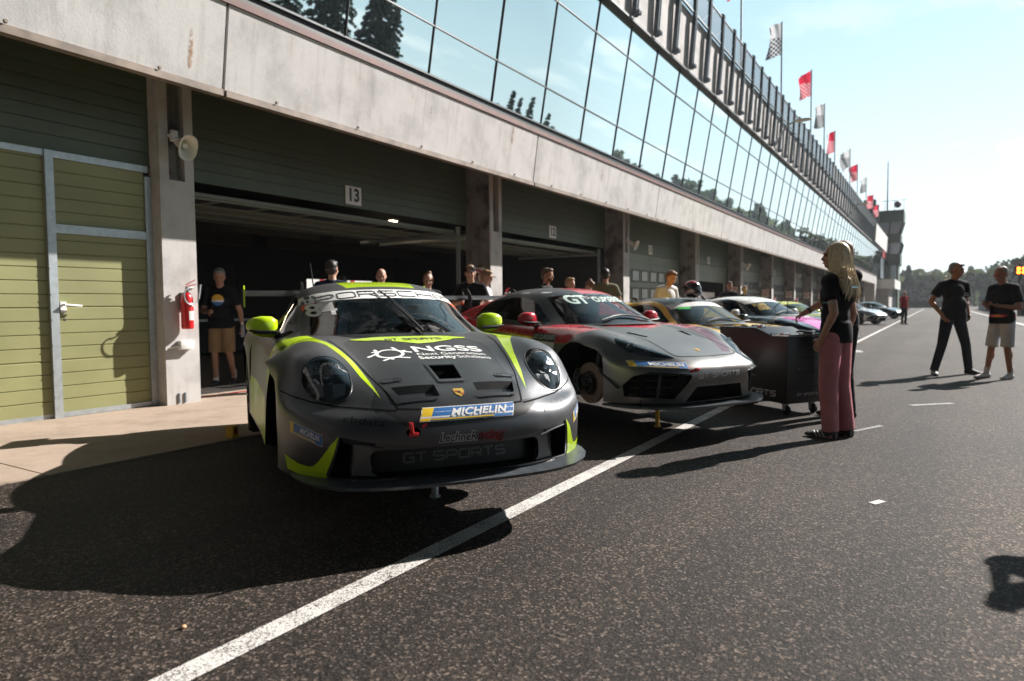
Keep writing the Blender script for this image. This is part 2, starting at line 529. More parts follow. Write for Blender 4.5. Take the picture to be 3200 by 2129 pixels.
def mat_paint(name, col, rough=.38, metal=.0, coat=0.0, dirt=.25, spec=.5, speck=True):
    """car paint or vinyl with dust specks and smears"""
    m = bpy.data.materials.new(name); nodes, links = nt(m); b = nodes['Principled BSDF']
    tc = N(nodes, 'ShaderNodeTexCoord')
    n1 = N(nodes, 'ShaderNodeTexNoise', i_Scale=5.0, i_Detail=7.0, i_Roughness=.7); links.new(tc.outputs['Object'], n1.inputs['Vector'])
    r1 = ramp(nodes, links, n1.outputs['Fac'], [(.35, (0, 0, 0)), (.75, (dirt * .10,) * 3)])
    c0 = N(nodes, 'ShaderNodeMix', data_type='RGBA'); links.new(r1.outputs[0], c0.inputs[0])
    c0.inputs[6].default_value = (*col, 1); c0.inputs[7].default_value = (.38, .34, .30, 1)
    c = c0.outputs[2]
    if speck:
        v = N(nodes, 'ShaderNodeTexVoronoi', i_Scale=42.0); links.new(tc.outputs['Object'], v.inputs['Vector'])
        sp = N(nodes, 'ShaderNodeSeparateColor'); links.new(v.outputs['Color'], sp.inputs[0])
        th = N(nodes, 'ShaderNodeMath', operation='MULTIPLY_ADD'); th.inputs[1].default_value = .20; th.inputs[2].default_value = -.085
        links.new(sp.outputs[0], th.inputs[0])
        lt = N(nodes, 'ShaderNodeMath', operation='LESS_THAN'); links.new(v.outputs['Distance'], lt.inputs[0]); links.new(th.outputs[0], lt.inputs[1])
        k = N(nodes, 'ShaderNodeMath', operation='MULTIPLY'); k.inputs[1].default_value = dirt * 1.2; links.new(lt.outputs[0], k.inputs[0])
        c1 = N(nodes, 'ShaderNodeMix', data_type='RGBA'); links.new(k.outputs[0], c1.inputs[0]); links.new(c, c1.inputs[6])
        c1.inputs[7].default_value = (.42, .40, .37, 1); c = c1.outputs[2]
    links.new(c, b.inputs['Base Color'])
    rr = N(nodes, 'ShaderNodeMapRange'); rr.inputs[3].default_value = max(.02, rough - .06); rr.inputs[4].default_value = rough + .1
    links.new(n1.outputs['Fac'], rr.inputs[0]); links.new(rr.outputs[0], b.inputs['Roughness'])
    b.inputs['Metallic'].default_value = metal; b.inputs['Coat Weight'].default_value = coat; b.inputs['Coat Roughness'].default_value = .05
    b.inputs['Specular IOR Level'].default_value = spec
    return m

def mat_glass(name, tint=(.5, .55, .58), refl=1.0, rough=.02, dirt=0.0):
    """thin pane: fresnel reflection over a tinted see-through"""
    m = bpy.data.materials.new(name); nodes, links = nt(m)
    nodes.remove(nodes['Principled BSDF']); out = nodes['Material Output']
    tr = N(nodes, 'ShaderNodeBsdfTransparent'); tr.inputs[0].default_value = (*tint, 1)
    gl = N(nodes, 'ShaderNodeBsdfGlossy'); gl.inputs['Roughness'].default_value = rough; gl.inputs['Color'].default_value = (refl, refl, refl, 1)
    fr = N(nodes, 'ShaderNodeFresnel', i_IOR=1.55)
    mx = N(nodes, 'ShaderNodeMixShader'); links.new(fr.outputs[0], mx.inputs[0]); links.new(tr.outputs[0], mx.inputs[1]); links.new(gl.outputs[0], mx.inputs[2])
    sh = mx.outputs[0]
    if dirt:
        tc = N(nodes, 'ShaderNodeTexCoord')
        v = N(nodes, 'ShaderNodeTexVoronoi', i_Scale=30.0); links.new(tc.outputs['Object'], v.inputs['Vector'])
        n1 = N(nodes, 'ShaderNodeTexNoise', i_Scale=9.0, i_Detail=6.0, i_Roughness=.7); links.new(tc.outputs['Object'], n1.inputs['Vector'])
        sp = N(nodes, 'ShaderNodeSeparateColor'); links.new(v.outputs['Color'], sp.inputs[0])
        th = N(nodes, 'ShaderNodeMath', operation='MULTIPLY_ADD'); th.inputs[1].default_value = .26; th.inputs[2].default_value = -.12
        links.new(sp.outputs[0], th.inputs[0])
        lt = N(nodes, 'ShaderNodeMath', operation='LESS_THAN'); links.new(v.outputs['Distance'], lt.inputs[0]); links.new(th.outputs[0], lt.inputs[1])
        ms = N(nodes, 'ShaderNodeMapRange'); ms.inputs[1].default_value = .5; ms.inputs[2].default_value = .85; ms.inputs[4].default_value = .12
        links.new(n1.outputs['Fac'], ms.inputs[0])
        k = N(nodes, 'ShaderNodeMath', operation='MULTIPLY_ADD'); k.inputs[1].default_value = .5
        links.new(lt.outputs[0], k.inputs[0]); links.new(ms.outputs[0], k.inputs[2])
        k2 = N(nodes, 'ShaderNodeMath', operation='MULTIPLY'); k2.inputs[1].default_value = dirt; links.new(k.outputs[0], k2.inputs[0])
        df = N(nodes, 'ShaderNodeBsdfDiffuse'); df.inputs[0].default_value = (.5, .5, .5, 1)
        m2 = N(nodes, 'ShaderNodeMixShader'); links.new(k2.outputs[0], m2.inputs[0]); links.new(sh, m2.inputs[1]); links.new(df.outputs[0], m2.inputs[2]); sh = m2.outputs[0]
    links.new(sh, out.inputs['Surface'])
    return m

def mat_mirror_glass(name):
    """mirror-coated facade glass, slightly uneven"""
    m = bpy.data.materials.new(name); nodes, links = nt(m); b = nodes['Principled BSDF']
    b.inputs['Base Color'].default_value = (.66, .78, .80, 1); b.inputs['Metallic'].default_value = 1; b.inputs['Roughness'].default_value = .015
    tc = N(nodes, 'ShaderNodeTexCoord'); n1 = N(nodes, 'ShaderNodeTexNoise', i_Scale=.8, i_Detail=1.0)
    links.new(tc.outputs['Object'], n1.inputs['Vector'])
    bp = N(nodes, 'ShaderNodeBump', i_Strength=.05, i_Distance=.02); links.new(n1.outputs['Fac'], bp.inputs['Height']); links.new(bp.outputs[0], b.inputs['Normal'])
    return m

def mat_grid(name, col, bg, scale, thick=.2, axes=(0, 2), rough=.5, metal=0.0):
    """wire mesh / perforated sheet: see-through between the wires"""
    m = bpy.data.materials.new(name); nodes, links = nt(m); b = nodes['Principled BSDF']
    b.inputs['Base Color'].default_value = (*col, 1); b.inputs['Roughness'].default_value = rough; b.inputs['Metallic'].default_value = metal
    tc = N(nodes, 'ShaderNodeTexCoord'); sx = N(nodes, 'ShaderNodeSeparateXYZ'); links.new(tc.outputs['Object'], sx.inputs[0])
    fs = []
    for k, a in enumerate(axes):
        mu = N(nodes, 'ShaderNodeMath', operation='MULTIPLY'); mu.inputs[1].default_value = scale; links.new(sx.outputs[a], mu.inputs[0])
        fr = N(nodes, 'ShaderNodeMath', operation='FRACT'); links.new(mu.outputs[0], fr.inputs[0])
        lt = N(nodes, 'ShaderNodeMath', operation='LESS_THAN'); lt.inputs[1].default_value = thick; links.new(fr.outputs[0], lt.inputs[0]); fs.append(lt)
    mx = N(nodes, 'ShaderNodeMath', operation='MAXIMUM'); links.new(fs[0].outputs[0], mx.inputs[0]); links.new(fs[1].outputs[0], mx.inputs[1])
    if bg is None:
        links.new(mx.outputs[0], b.inputs['Alpha'])
    else:
        c = N(nodes, 'ShaderNodeMix', data_type='RGBA'); links.new(mx.outputs[0], c.inputs[0]); c.inputs[6].default_value = (*bg, 1); c.inputs[7].default_value = (*col, 1)
        links.new(c.outputs[2], b.inputs['Base Color'])
    return m

def mat_hex(name, col, bg, scale, axes=(1, 2)):
    """honeycomb grille"""
    m = bpy.data.materials.new(name); nodes, links = nt(m); b = nodes['Principled BSDF']
    b.inputs['Roughness'].default_value = .4
    tc = N(nodes, 'ShaderNodeTexCoord'); sx = N(nodes, 'ShaderNodeSeparateXYZ'); links.new(tc.outputs['Object'], sx.inputs[0])
    cb = N(nodes, 'ShaderNodeCombineXYZ'); links.new(sx.outputs[axes[0]], cb.inputs[0]); links.new(sx.outputs[axes[1]], cb.inputs[1])
    v = N(nodes, 'ShaderNodeTexVoronoi', feature='DISTANCE_TO_EDGE', i_Scale=scale, i_Randomness=.0)
    mp = N(nodes, 'ShaderNodeMapping'); mp.inputs['Rotation'].default_value = (0, 0, R(45)); mp.inputs['Scale'].default_value = (1, 1, 1)
    links.new(cb.outputs[0], mp.inputs[0]); links.new(mp.outputs[0], v.inputs['Vector'])
    lt = N(nodes, 'ShaderNodeMath', operation='LESS_THAN'); lt.inputs[1].default_value = .14; links.new(v.outputs['Distance'], lt.inputs[0])
    c = N(nodes, 'ShaderNodeMix', data_type='RGBA'); links.new(lt.outputs[0], c.inputs[0]); c.inputs[6].default_value = (*bg, 1); c.inputs[7].default_value = (*col, 1)
    links.new(c.outputs[2], b.inputs['Base Color'])
    return m

def mat_slats(name, col, pitch, rough=.5, var=.12, groove=.12):
    """sandwich door sections: horizontal ribs modelled as relief, weathered paint"""
    m = bpy.data.materials.new(name); nodes, links = nt(m); b = nodes['Principled BSDF']
    tc = N(nodes, 'ShaderNodeTexCoord'); sx = N(nodes, 'ShaderNodeSeparateXYZ'); links.new(tc.outputs['Object'], sx.inputs[0])
    n1 = N(nodes, 'ShaderNodeTexNoise', i_Scale=1.3, i_Detail=6.0); links.new(tc.outputs['Object'], n1.inputs['Vector'])
    r1 = ramp(nodes, links, n1.outputs['Fac'], [(.3, tuple(x * (1 - var) for x in col)), (.7, tuple(x * (1 + var) for x in col))])
    links.new(r1.outputs[0], b.inputs['Base Color']); b.inputs['Roughness'].default_value = rough
    n2 = N(nodes, 'ShaderNodeTexNoise', i_Scale=3.2, i_Detail=3.0); links.new(tc.outputs['Object'], n2.inputs['Vector'])
    bp = N(nodes, 'ShaderNodeBump', i_Strength=.3, i_Distance=.015); links.new(n2.outputs['Fac'], bp.inputs['Height']); links.new(bp.outputs[0], b.inputs['Normal'])
    return m

def mat_cloth(name, col, rough=.9, wr=.5, ws=9.0):
    m = bpy.data.materials.new(name); nodes, links = nt(m); b = nodes['Principled BSDF']
    tc = N(nodes, 'ShaderNodeTexCoord')
    mp = N(nodes, 'ShaderNodeMapping'); mp.inputs['Scale'].default_value = (1, 1, .5); links.new(tc.outputs['Object'], mp.inputs[0])
    n1 = N(nodes, 'ShaderNodeTexNoise', i_Scale=ws, i_Detail=3.0, i_Distortion=.6); links.new(mp.outputs[0], n1.inputs['Vector'])
    r1 = ramp(nodes, links, n1.outputs['Fac'], [(.3, tuple(x * .82 for x in col)), (.7, tuple(min(1, x * 1.1) for x in col))])
    links.new(r1.outputs[0], b.inputs['Base Color']); b.inputs['Roughness'].default_value = rough; b.inputs['Specular IOR Level'].default_value = .2
    bp = N(nodes, 'ShaderNodeBump', i_Strength=wr, i_Distance=.03); links.new(n1.outputs['Fac'], bp.inputs['Height']); links.new(bp.outputs[0], b.inputs['Normal'])
    return m
def mat_leaf(name, c0, c1, scale=.6):
    m = bpy.data.materials.new(name); nodes, links = nt(m); b = nodes['Principled BSDF']
    tc = N(nodes, 'ShaderNodeTexCoord'); n1 = N(nodes, 'ShaderNodeTexNoise', i_Scale=scale, i_Detail=5.0); links.new(tc.outputs['Object'], n1.inputs['Vector'])
    r1 = ramp(nodes, links, n1.outputs['Fac'], [(.35, c0), (.65, c1)]); links.new(r1.outputs[0], b.inputs['Base Color'])
    b.inputs['Roughness'].default_value = .6; b.inputs['Specular IOR Level'].default_value = .2
    tl = N(nodes, 'ShaderNodeBsdfTranslucent'); links.new(r1.outputs[0], tl.inputs[0])
    ms = N(nodes, 'ShaderNodeMixShader'); ms.inputs[0].default_value = .45
    links.new(b.outputs[0], ms.inputs[1]); links.new(tl.outputs[0], ms.inputs[2]); links.new(ms.outputs[0], nodes['Material Output'].inputs['Surface'])
    return m
def mat_checker(name, top, a, b_, split, scale):
    """flag cloth: plain upper field, chequered lower field (object coordinates, metres)"""
    m = bpy.data.materials.new(name); nodes, links = nt(m); b = nodes['Principled BSDF']
    tc = N(nodes, 'ShaderNodeTexCoord'); sx = N(nodes, 'ShaderNodeSeparateXYZ'); links.new(tc.outputs['Object'], sx.inputs[0])
    ck = N(nodes, 'ShaderNodeTexChecker', i_Scale=scale); ck.inputs[1].default_value = (*a, 1); ck.inputs[2].default_value = (*b_, 1)
    cb = N(nodes, 'ShaderNodeCombineXYZ'); links.new(sx.outputs[0], cb.inputs[0]); links.new(sx.outputs[2], cb.inputs[1])
    links.new(cb.outputs[0], ck.inputs[0])
    gt = N(nodes, 'ShaderNodeMath', operation='GREATER_THAN'); gt.inputs[1].default_value = split; links.new(sx.outputs[2], gt.inputs[0])
    mx = N(nodes, 'ShaderNodeMix', data_type='RGBA'); links.new(gt.outputs[0], mx.inputs[0]); links.new(ck.outputs[0], mx.inputs[6]); mx.inputs[7].default_value = (*top, 1)
    links.new(mx.outputs[2], b.inputs['Base Color']); b.inputs['Roughness'].default_value = .8
    try: b.inputs['Subsurface Weight'].default_value = 0
    except KeyError: pass
    tl = N(nodes, 'ShaderNodeBsdfTranslucent'); links.new(mx.outputs[2], tl.inputs[0])
    ms = N(nodes, 'ShaderNodeMixShader'); ms.inputs[0].default_value = .4
    links.new(b.outputs[0], ms.inputs[1]); links.new(tl.outputs[0], ms.inputs[2]); links.new(ms.outputs[0], nodes['Material Output'].inputs['Surface'])
    return m

M = dict(
 asphalt=mat_asphalt(), line=mat_line(), faded=mat_line('worn_road_paint', .42),
 apron=mat_concrete('apron_concrete', (.37, .29, .23), .25, .15, 1.0, .25),
 fascia=mat_concrete('fascia_concrete', (.62, .605, .60), .28, .6, .9, .30),
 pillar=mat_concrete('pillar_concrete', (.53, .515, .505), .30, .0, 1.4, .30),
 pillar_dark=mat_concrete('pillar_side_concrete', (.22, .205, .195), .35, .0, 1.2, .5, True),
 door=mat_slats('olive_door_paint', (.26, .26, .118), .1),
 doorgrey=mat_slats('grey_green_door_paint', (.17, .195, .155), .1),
 header=mat_slats('olive_paint_with_shade', (.075, .098, .062), .1),  # door olive darkened: shade under the overhang is put into the colour
 galv=pbr('galvanised_steel', (.42, .46, .48), .45, .6, var=.15, vs=12),
 rustpaint=pbr('oxide_red_flashing', (.12, .035, .025), .6, var=.4, vs=5),
 darkmetal=pbr('dark_steel', (.05, .055, .06), .45, .5, var=.2),
 steel=pbr('blue_grey_steel', (.16, .19, .22), .4, .4, var=.15),
 black=pbr('black_plastic', (.008, .008, .009), .45),
 blackm=pbr('black_void', (.004, .004, .004), .9, spec=.1),
 rubber=pbr('tyre_rubber', (.012, .012, .012), .8, var=.2, vs=30),
 white=pbr('white_paint', (.78, .78, .76), .5),
 whitec=pbr('off_white_plastic', (.70, .68, .62), .5, var=.1),
 chrome=pbr('bare_metal', (.6, .6, .6), .25, 1.0),
 red=pbr('signal_red_paint', (.68, .018, .025), .25, coat=.6),
 redm=pbr('red_vinyl', (.50, .02, .03), .45),
 yellow=pbr('yellow_paint', (.75, .42, .02), .5),
 mirror=mat_mirror_glass('mirror_facade_glass'),
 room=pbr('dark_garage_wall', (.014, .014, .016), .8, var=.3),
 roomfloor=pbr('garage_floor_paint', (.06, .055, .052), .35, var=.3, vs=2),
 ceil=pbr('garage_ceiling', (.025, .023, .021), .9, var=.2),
 lampon=pbr('lit_tube', (1, .9, .7), .5, emit=(1, .78, .5), es=9.0),
 skin=pbr('skin', (.52, .30, .215), .5, spec=.35, var=.10, vs=14),
 skin2=pbr('tanned_skin', (.42, .215, .14), .5, spec=.35, var=.10, vs=14),
)
# ---------------------------------------------------------------- ground and pit building
PIT = 7.18
PX = lambda k: 4.83 + PIT * k          # left edge of pillar k
def grooves(z0, z1, pitch=.146, d=.010, g=.012):
    """profile (offset, z) of ribbed sheet"""
    out = [(0, z0)]; z = z0 + pitch; k = 1
    while z < z1 - .02:
        w = g * (1.4 if k % 4 == 0 else 1)
        out += [(0, z - w), (d, z - w * .5), (d, z), (0, z + w * .3)]
        z += pitch; k += 1
    return out + [(0, z1)]
def ribbed(mb, x0, x1, y, z0, z1, mi=0, th=.05, pitch=.146):
    P = grooves(z0, z1, pitch)
    mb.grid([[(x0, y + d, z), (x1, y + d, z)] for d, z in P], mi)
    mb.box(x0, x1, y + .012, y + th, z0, z1, mi)
def sheet(name, pts, z, mat, kind='structure'):
    mb = MB(); mb.add([(x, y, z) for x, y in pts], [tuple(range(len(pts)))]); o = mb.build(name, mat, None, 0); tag(o, kind=kind); return o

def ground():
    sheet('asphalt', [(-60, -700), (1200, -700), (1200, 700), (-60, 700)], 0, M['asphalt'])
    for y0, y1, x0, x1 in ((2.02, 2.135, -4, 8.9), (2.02, 2.135, 8.9, 150)):
        sheet('line_marking', [(x0, y0), (x1, y0), (x1, y1), (x0, y1)], .004, M['line'])
    sheet('line_marking', [(40, -3.9), (190, -3.4), (190, -3.2), (40, -3.7)], .004, M['line'])
    sheet('line_marking', [(9.12, .22), (9.55, -.20), (9.62, -.15), (9.2, .27)], .004, M['faded'])
    sheet('line_marking', [(4.56, .33), (4.66, .28), (4.63, .24), (4.53, .29)], .004, M['line'])
    sheet('line_marking', [(7.05, .62), (7.5, .42), (7.53, .46), (7.07, .66)], .004, M['faded'])
    # concrete apron along the garages: slabs with joints, nearly flush with the asphalt
    mb = MB(); x = -12.0
    while x < 102:
        mb.box(x, x + 3.58, 5.43, 8.62, -.05, .012); x += 3.59
    o = mb.build('concrete_apron', M['apron'], None, 0, .004); tag(o, kind='structure')
    sheet('threshold_line', [(5.3, 8.35), (12.0, 8.35), (12.0, 8.42), (5.3, 8.42)], .016, M['redm'])
    # a small stone on the tarmac
    mb = MB(); mb.ball((1.47, 2.38, .007), (.012, .010, .008), 8, 5); o = mb.build('pebble', pbr('pebble', (.55, .33, .18), .8), None, 60)
    tag(o, 'tiny orange pebble lying on the asphalt at lower left', 'pebble')

def sectional_door(bld, x0, x1, y, mat, rows=((1.42, 1.74), (2.02, 2.34)), pane=None, n=8):
    mb = MB(); ribbed(mb, x0, x1, y, .02, 2.93, 0, .05, .29)
    d = mb.build('sectional_door', mat, bld, 30)
    w = (x1 - x0) / n
    for z0, z1 in rows:
        for k in range(n):
            a = x0 + w * (k + .5) - .34; mb = MB()
            for q in ((a, a + .68, z0 - .05, z0), (a, a + .68, z1, z1 + .05), (a, a + .05, z0, z1), (a + .63, a + .68, z0, z1)):
                mb.box(q[0], q[1], y - .018, y - .003, q[2], q[3], 0)
            mb.box(a + .05, a + .63, y - .010, y - .004, z0, z1, 1)
            mb.build('door_window', [M['black'], pane], d, 0)
    return d

def garage_room(bld, x0, x1, window=None, lamps=(), left=True, right=True):
    """open box behind an opened door"""
    y0, y1, zc = 8.66, 17.0, 3.15
    mb = MB()
    if left: mb.box(x0 - .15, x0, y0, y1, 0, zc)
    if right: mb.box(x1, x1 + .15, y0, y1, 0, zc)
    if window:
        a, b, c, d = window
        mb.box(x0, a, y1, y1 + .15, 0, zc); mb.box(b, x1 + .15, y1, y1 + .15, 0, zc); mb.box(a, b, y1, y1 + .15, 0, c); mb.box(a, b, y1, y1 + .15, d, zc)
    else: mb.box(x0 - .15 * left, x1 + .15 * right + (.46 if not right else 0), y1, y1 + .15, 0, zc)
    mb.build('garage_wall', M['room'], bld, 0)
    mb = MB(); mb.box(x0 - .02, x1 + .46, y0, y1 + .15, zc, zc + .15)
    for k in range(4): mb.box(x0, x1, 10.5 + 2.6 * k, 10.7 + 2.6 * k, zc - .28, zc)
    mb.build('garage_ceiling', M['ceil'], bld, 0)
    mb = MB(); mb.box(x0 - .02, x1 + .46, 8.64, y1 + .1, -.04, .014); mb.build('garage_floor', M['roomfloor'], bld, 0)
    # the raised door lying under the ceiling on its tracks
    mb = MB(); mb.box(x0 + .1, x1 - .1, 8.85, 11.4, 2.78, 2.83, 0)
    for k in range(7):
        a = x0 + .3 + k * (x1 - x0 - .5) / 7
        mb.box(a, a + .66, 9.1, 9.45, 2.766, 2.776, 1)
    for k in range(4): mb.box(x0 + .1, x1 - .1, 8.9 + .62 * k, 8.94 + .62 * k, 2.75, 2.779, 0)
    mb.build('raised_door', [M['doorgrey'], M['black']], bld, 0)
    for xx in (x0 + .06, x1 - .11):
        mb = MB(); mb.box(xx, xx + .05, 8.72, 8.80, 0.02, 2.9); mb.box(xx, xx + .05, 8.8, 11.6, 2.70, 2.76)
        mb.build('door_track', M['galv'], bld, 0)
    for (a, b, c, z) in lamps:
        mb = MB(); mb.box(a, b, c - .05, c + .05, z, z + .035, 0); mb.box(a - .04, b + .04, c - .07, c + .07, z + .036, z + .08, 1)
        mb.build('ceiling_lamp', [M['lampon'], M['white']], bld, 0)

def lerp(a, b, t): return a + (b - a) * t
def building():
    bld = empty('pit_building', (0, 0, 0), 0, 'long concrete pit garage building with mirrored glass upper floor', 'building')
    K = range(-2, 14)
    XEND = 100.8
    # pillars with the service slot near the top
    for k in K:
        x = PX(k); mb = MB()
        mb.box(x, x + .45, 8.0, 8.62, .0, 2.78, 0)
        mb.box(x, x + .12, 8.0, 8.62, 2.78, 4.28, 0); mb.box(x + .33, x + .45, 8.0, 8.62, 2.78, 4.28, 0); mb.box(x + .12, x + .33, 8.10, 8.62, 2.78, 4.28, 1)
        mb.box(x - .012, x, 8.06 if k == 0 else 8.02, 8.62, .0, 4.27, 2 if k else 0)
        if k == 0:
            mb.tube([(x + .14, 8.085, 3.7), (x + .15, 8.085, 3.0), (x + .17, 8.05, 2.86)], .010, 6, 3); mb.tube([(x + .30, 8.085, 3.7), (x + .30, 8.085, 2.85)], .012, 6, 1)
        mb.build('pillar', [M['pillar'], M['pillar_dark'], M['pillar_dark'], M['rustpaint']], bld, 0)
    # header panels above the doors
    for k in K:
        if k + 1 not in K: continue
        x0, x1 = PX(k) + .45, PX(k + 1); y = 8.19 if k == -1 else 8.6
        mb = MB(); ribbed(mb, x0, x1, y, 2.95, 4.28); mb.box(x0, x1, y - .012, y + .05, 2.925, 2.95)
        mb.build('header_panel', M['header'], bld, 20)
    # closed door with the wicket, far left
    x0, x1, y = PX(-1) + .45, PX(0), 8.19
    mb = MB(); ribbed(mb, x0, 3.645, y + .012, .06, 2.86); mb.box(x0, 3.645, y + .012, y + .05, .0, .06, 1); mb.box(x0, 3.655, y - .01, y + .04, 2.86, 2.925, 1)
    d = mb.build('sectional_door', [M['door'], M['galv']], bld, 20)
    mb = MB(); ribbed(mb, 3.73, 4.735, y, .07, 2.04); ribbed(mb, 3.73, 4.735, y + .002, 2.135, 2.85)
    w = mb.build('wicket_door', M['door'], bld, 20)
    mb = MB()
    mb.box(3.645, 3.73, y - .035, y + .04, .0, 2.925); mb.box(4.735, 4.822, y - .03, y + .04, .0, 2.80); mb.box(3.73, 4.735, y - .025, y + .04, 2.04, 2.135); mb.box(3.73, 4.78, y - .025, y + .04, 2.85, 2.925); mb.box(3.73, 4.735, y - .02, y + .04, .015, .07)
    for k in range(10): mb.cone((3.655, y - .036, .25 + .28 * k), (3.655, y - .044, .25 + .28 * k), .008, .006, 8)
    for k in range(4): mb.cone((4.79, y - .031, .3 + .6 * k), (4.79, y - .038, .3 + .6 * k), .008, .006, 8)
    mb.build('door_frame', M['galv'], w, 30)
    mb = MB(); mb.box(3.745, 3.805, y - .03, y - .002, 1.17, 1.29); mb.tube([(3.77, y - .03, 1.255), (3.77, y - .075, 1.255), (3.885, y - .078, 1.245), (3.945, y - .07, 1.24)], .013, 8)
    mb.build('handle', M['white'], w, 40)
    mb = MB(); mb.cone((3.775, y - .03, 1.09), (3.775, y - .05, 1.09), .014, .014, 10); mb.build('keyhole', M['darkmetal'], w, 40)
    # opened bays
    frost = mat_slats('frosted_pane', (.44, .48, .48), .1, .25); dkpane = mat_slats('dim_pane', (.16, .19, .20), .1, .2)
    garage_room(bld, PX(0) + .47, PX(1) - .02, None, ((10.62, 10.72, 11.6, 3.0), (10.92, 11.26, 11.6, 3.0), (11.05, 11.2, 9.9, 3.0), (8.6, 9.7, 15.5, 2.98)), True, False)
    garage_room(bld, PX(1) + .47, PX(2) - .02, (15.0, 18.1, .9, 2.12), (), False, True)
    # closed and half-open bays further on
    sectional_door(bld, PX(2) + .46, PX(3) - .01, 8.64, M['doorgrey'], pane=frost)
    garage_room(bld, PX(3) + .47, PX(4) - .02)
    mb = MB(); ribbed(mb, PX(3) + .46, PX(4) - .01, 8.66, 2.2, 2.93, 0, .05, .29); mb.build('sectional_door', M['doorgrey'], bld, 20)
    mb = MB(); mb.box(PX(3) + .47, PX(4) - .9, 9.0, 9.04, .9, 1.75); o = mb.build('banner', M['white'], None, 0); tag(o, 'white banner with grey and red lettering hung across an open garage', 'banner')
    for word, u0, mt in (('carbodies', PX(3) + 2.6, CM['dblack']), ('mobility', PX(3) + 4.2, CM['dred'])):
        t = text2d(word, .42, .01); mb = MB(); mb.add([(u0 + u, 8.994, 1.35 + v) for u, v in t[0]], t[1]); mb.build('lettering', mt, o, 0)
    for k in range(4, 13):
        sectional_door(bld, PX(k) + .46, PX(k + 1) - .01, 8.64, M['doorgrey'], pane=dkpane, n=8 if k < 7 else 6)
    # fascia: leaning precast panels with open joints, drip strip, soffit
    for k in range(-3, 15):
        x0, x1 = 5.041 + 7.1 * k + .020, 5.041 + 7.1 * (k + 1) - .020
        x1 = min(x1, XEND)
        if x0 > XEND: continue
        mb = MB()
        for a, b in ((x0, (x0 + x1) / 2 - .002), ((x0 + x1) / 2 + .002, x1)):
            mb.prism([(7.03, 3.70), (6.897, 4.65), (7.0, 4.65), (7.10, 3.70)], lambda u, v, q, a=a, b=b: (a if q == 0 else b, u, v))
        mb.build('fascia_panel', [M['fascia'], M['pillar_dark']], bld, 0)
        mb = MB(); mb.box(x0, x1, 6.995, 7.03, 3.635, 3.71); mb.box(x0, x1, 7.03, 7.10, 3.635, 3.65)
        for q in range(5): mb.cone((x0 + .7 + 1.4 * q, 7.0, 3.735), (x0 + .7 + 1.4 * q, 6.975, 3.735), .020, .016, 8)
        mb.build('drip_strip', pbr('weathered_flashing', (.20, .16, .13), .6, .2, var=.4, vs=4), bld, 0)
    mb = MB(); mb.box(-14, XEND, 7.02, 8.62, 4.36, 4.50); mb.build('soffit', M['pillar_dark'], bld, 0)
    mb = MB(); mb.box(-14, XEND, 6.875, 7.2, 4.652, 4.73, 0); mb.box(-14, XEND, 6.90, 7.2, 4.732, 4.84, 1); mb.box(-14, XEND + 4, 6.865, 7.1, 4.842, 4.872, 2)
    mb.build('flashing', [M['rustpaint'], M['black'], M['darkmetal']], bld, 0)
    # rust runs below old fixings on the fascia
    rm = pbr('rust_run', (.42, .19, .065), .9); nd, lk = nt(rm); tcr = N(nd, 'ShaderNodeTexCoord'); nz = N(nd, 'ShaderNodeTexNoise', i_Scale=22.0, i_Detail=5.0); lk.new(tcr.outputs['Object'], nz.inputs['Vector'])
    rr = ramp(nd, lk, nz.outputs['Fac'], [(.38, (0, 0, 0)), (.68, (.75, .75, .75))]); lk.new(rr.outputs[0], nd['Principled BSDF'].inputs['Alpha'])
    for (x, zt, L_, w_) in ((4.62, 4.27, .44, .028), (3.25, 4.65, .30, .05), (2.55, 4.65, .38, .035), (8.75, 4.40, .12, .015), (11.2, 4.62, .35, .03), (15.3, 4.6, .4, .03), (17.6, 4.2, .3, .02), (22.5, 4.6, .4, .04), (26.2, 4.6, .35, .03)):
        f = lambda dx, z: (x + dx, 7.03 - (z - 3.70) * .14 - .004, z)
        mb = MB(); mb.grid([[f(-w_ * a, zt - L_ * t), f(w_ * a, zt - L_ * t)] for t, a in ((0, .15), (.15, .55), (.4, .8), (.7, 1), (.9, .8), (1, .3))]); mb.build('rust_stain', rm, bld, 0)
    # leaning mirror glass, one window per mullion bay with three panes
    Z = [4.875, 5.57, 7.18, 7.86]; Yg = lambda z: 6.878 - (z - 4.86) * .1745
    for k in range(-13, 50):
        x0 = 15.78 + 1.79 * k; x1 = x0 + 1.79
        if x1 > 104: continue
        mb = MB()
        for q in range(3):
            a, b = Z[q], Z[q + 1]; tw = random.uniform(-.0022, .0022); tl = random.uniform(-.0022, .0022)
            mb.add([(x0 + .008, Yg(a) + tw, a), (x1 - .008, Yg(a) - tw, a), (x1 - .008, Yg(b) - tw + tl, b), (x0 + .008, Yg(b) + tw + tl, b)], [(0, 1, 2, 3)], 0)
        for q in (1, 2): mb.bar((x0 + .012, Yg(Z[q]) - .010, Z[q]), (x1 - .012, Yg(Z[q]) - .010, Z[q]), .022, .022, 1)
        mb.bar((x0, Yg(Z[0]) - .012, Z[0]), (x0, Yg(Z[3]) - .012, Z[3]), .013, .022, 1, up=(0, 1, 0))
        mb.build('window', [M['mirror'], M['darkmetal']], bld, 0)
    # ledge, parapet panels, posts
    mb = MB(); mb.box(-14, 104, 6.20, 6.75, 7.87, 7.925, 0); mb.box(-14, 104, 6.24, 6.75, 7.926, 7.97, 1); mb.build('ledge', [M['darkmetal'], M['fascia']], bld, 0)
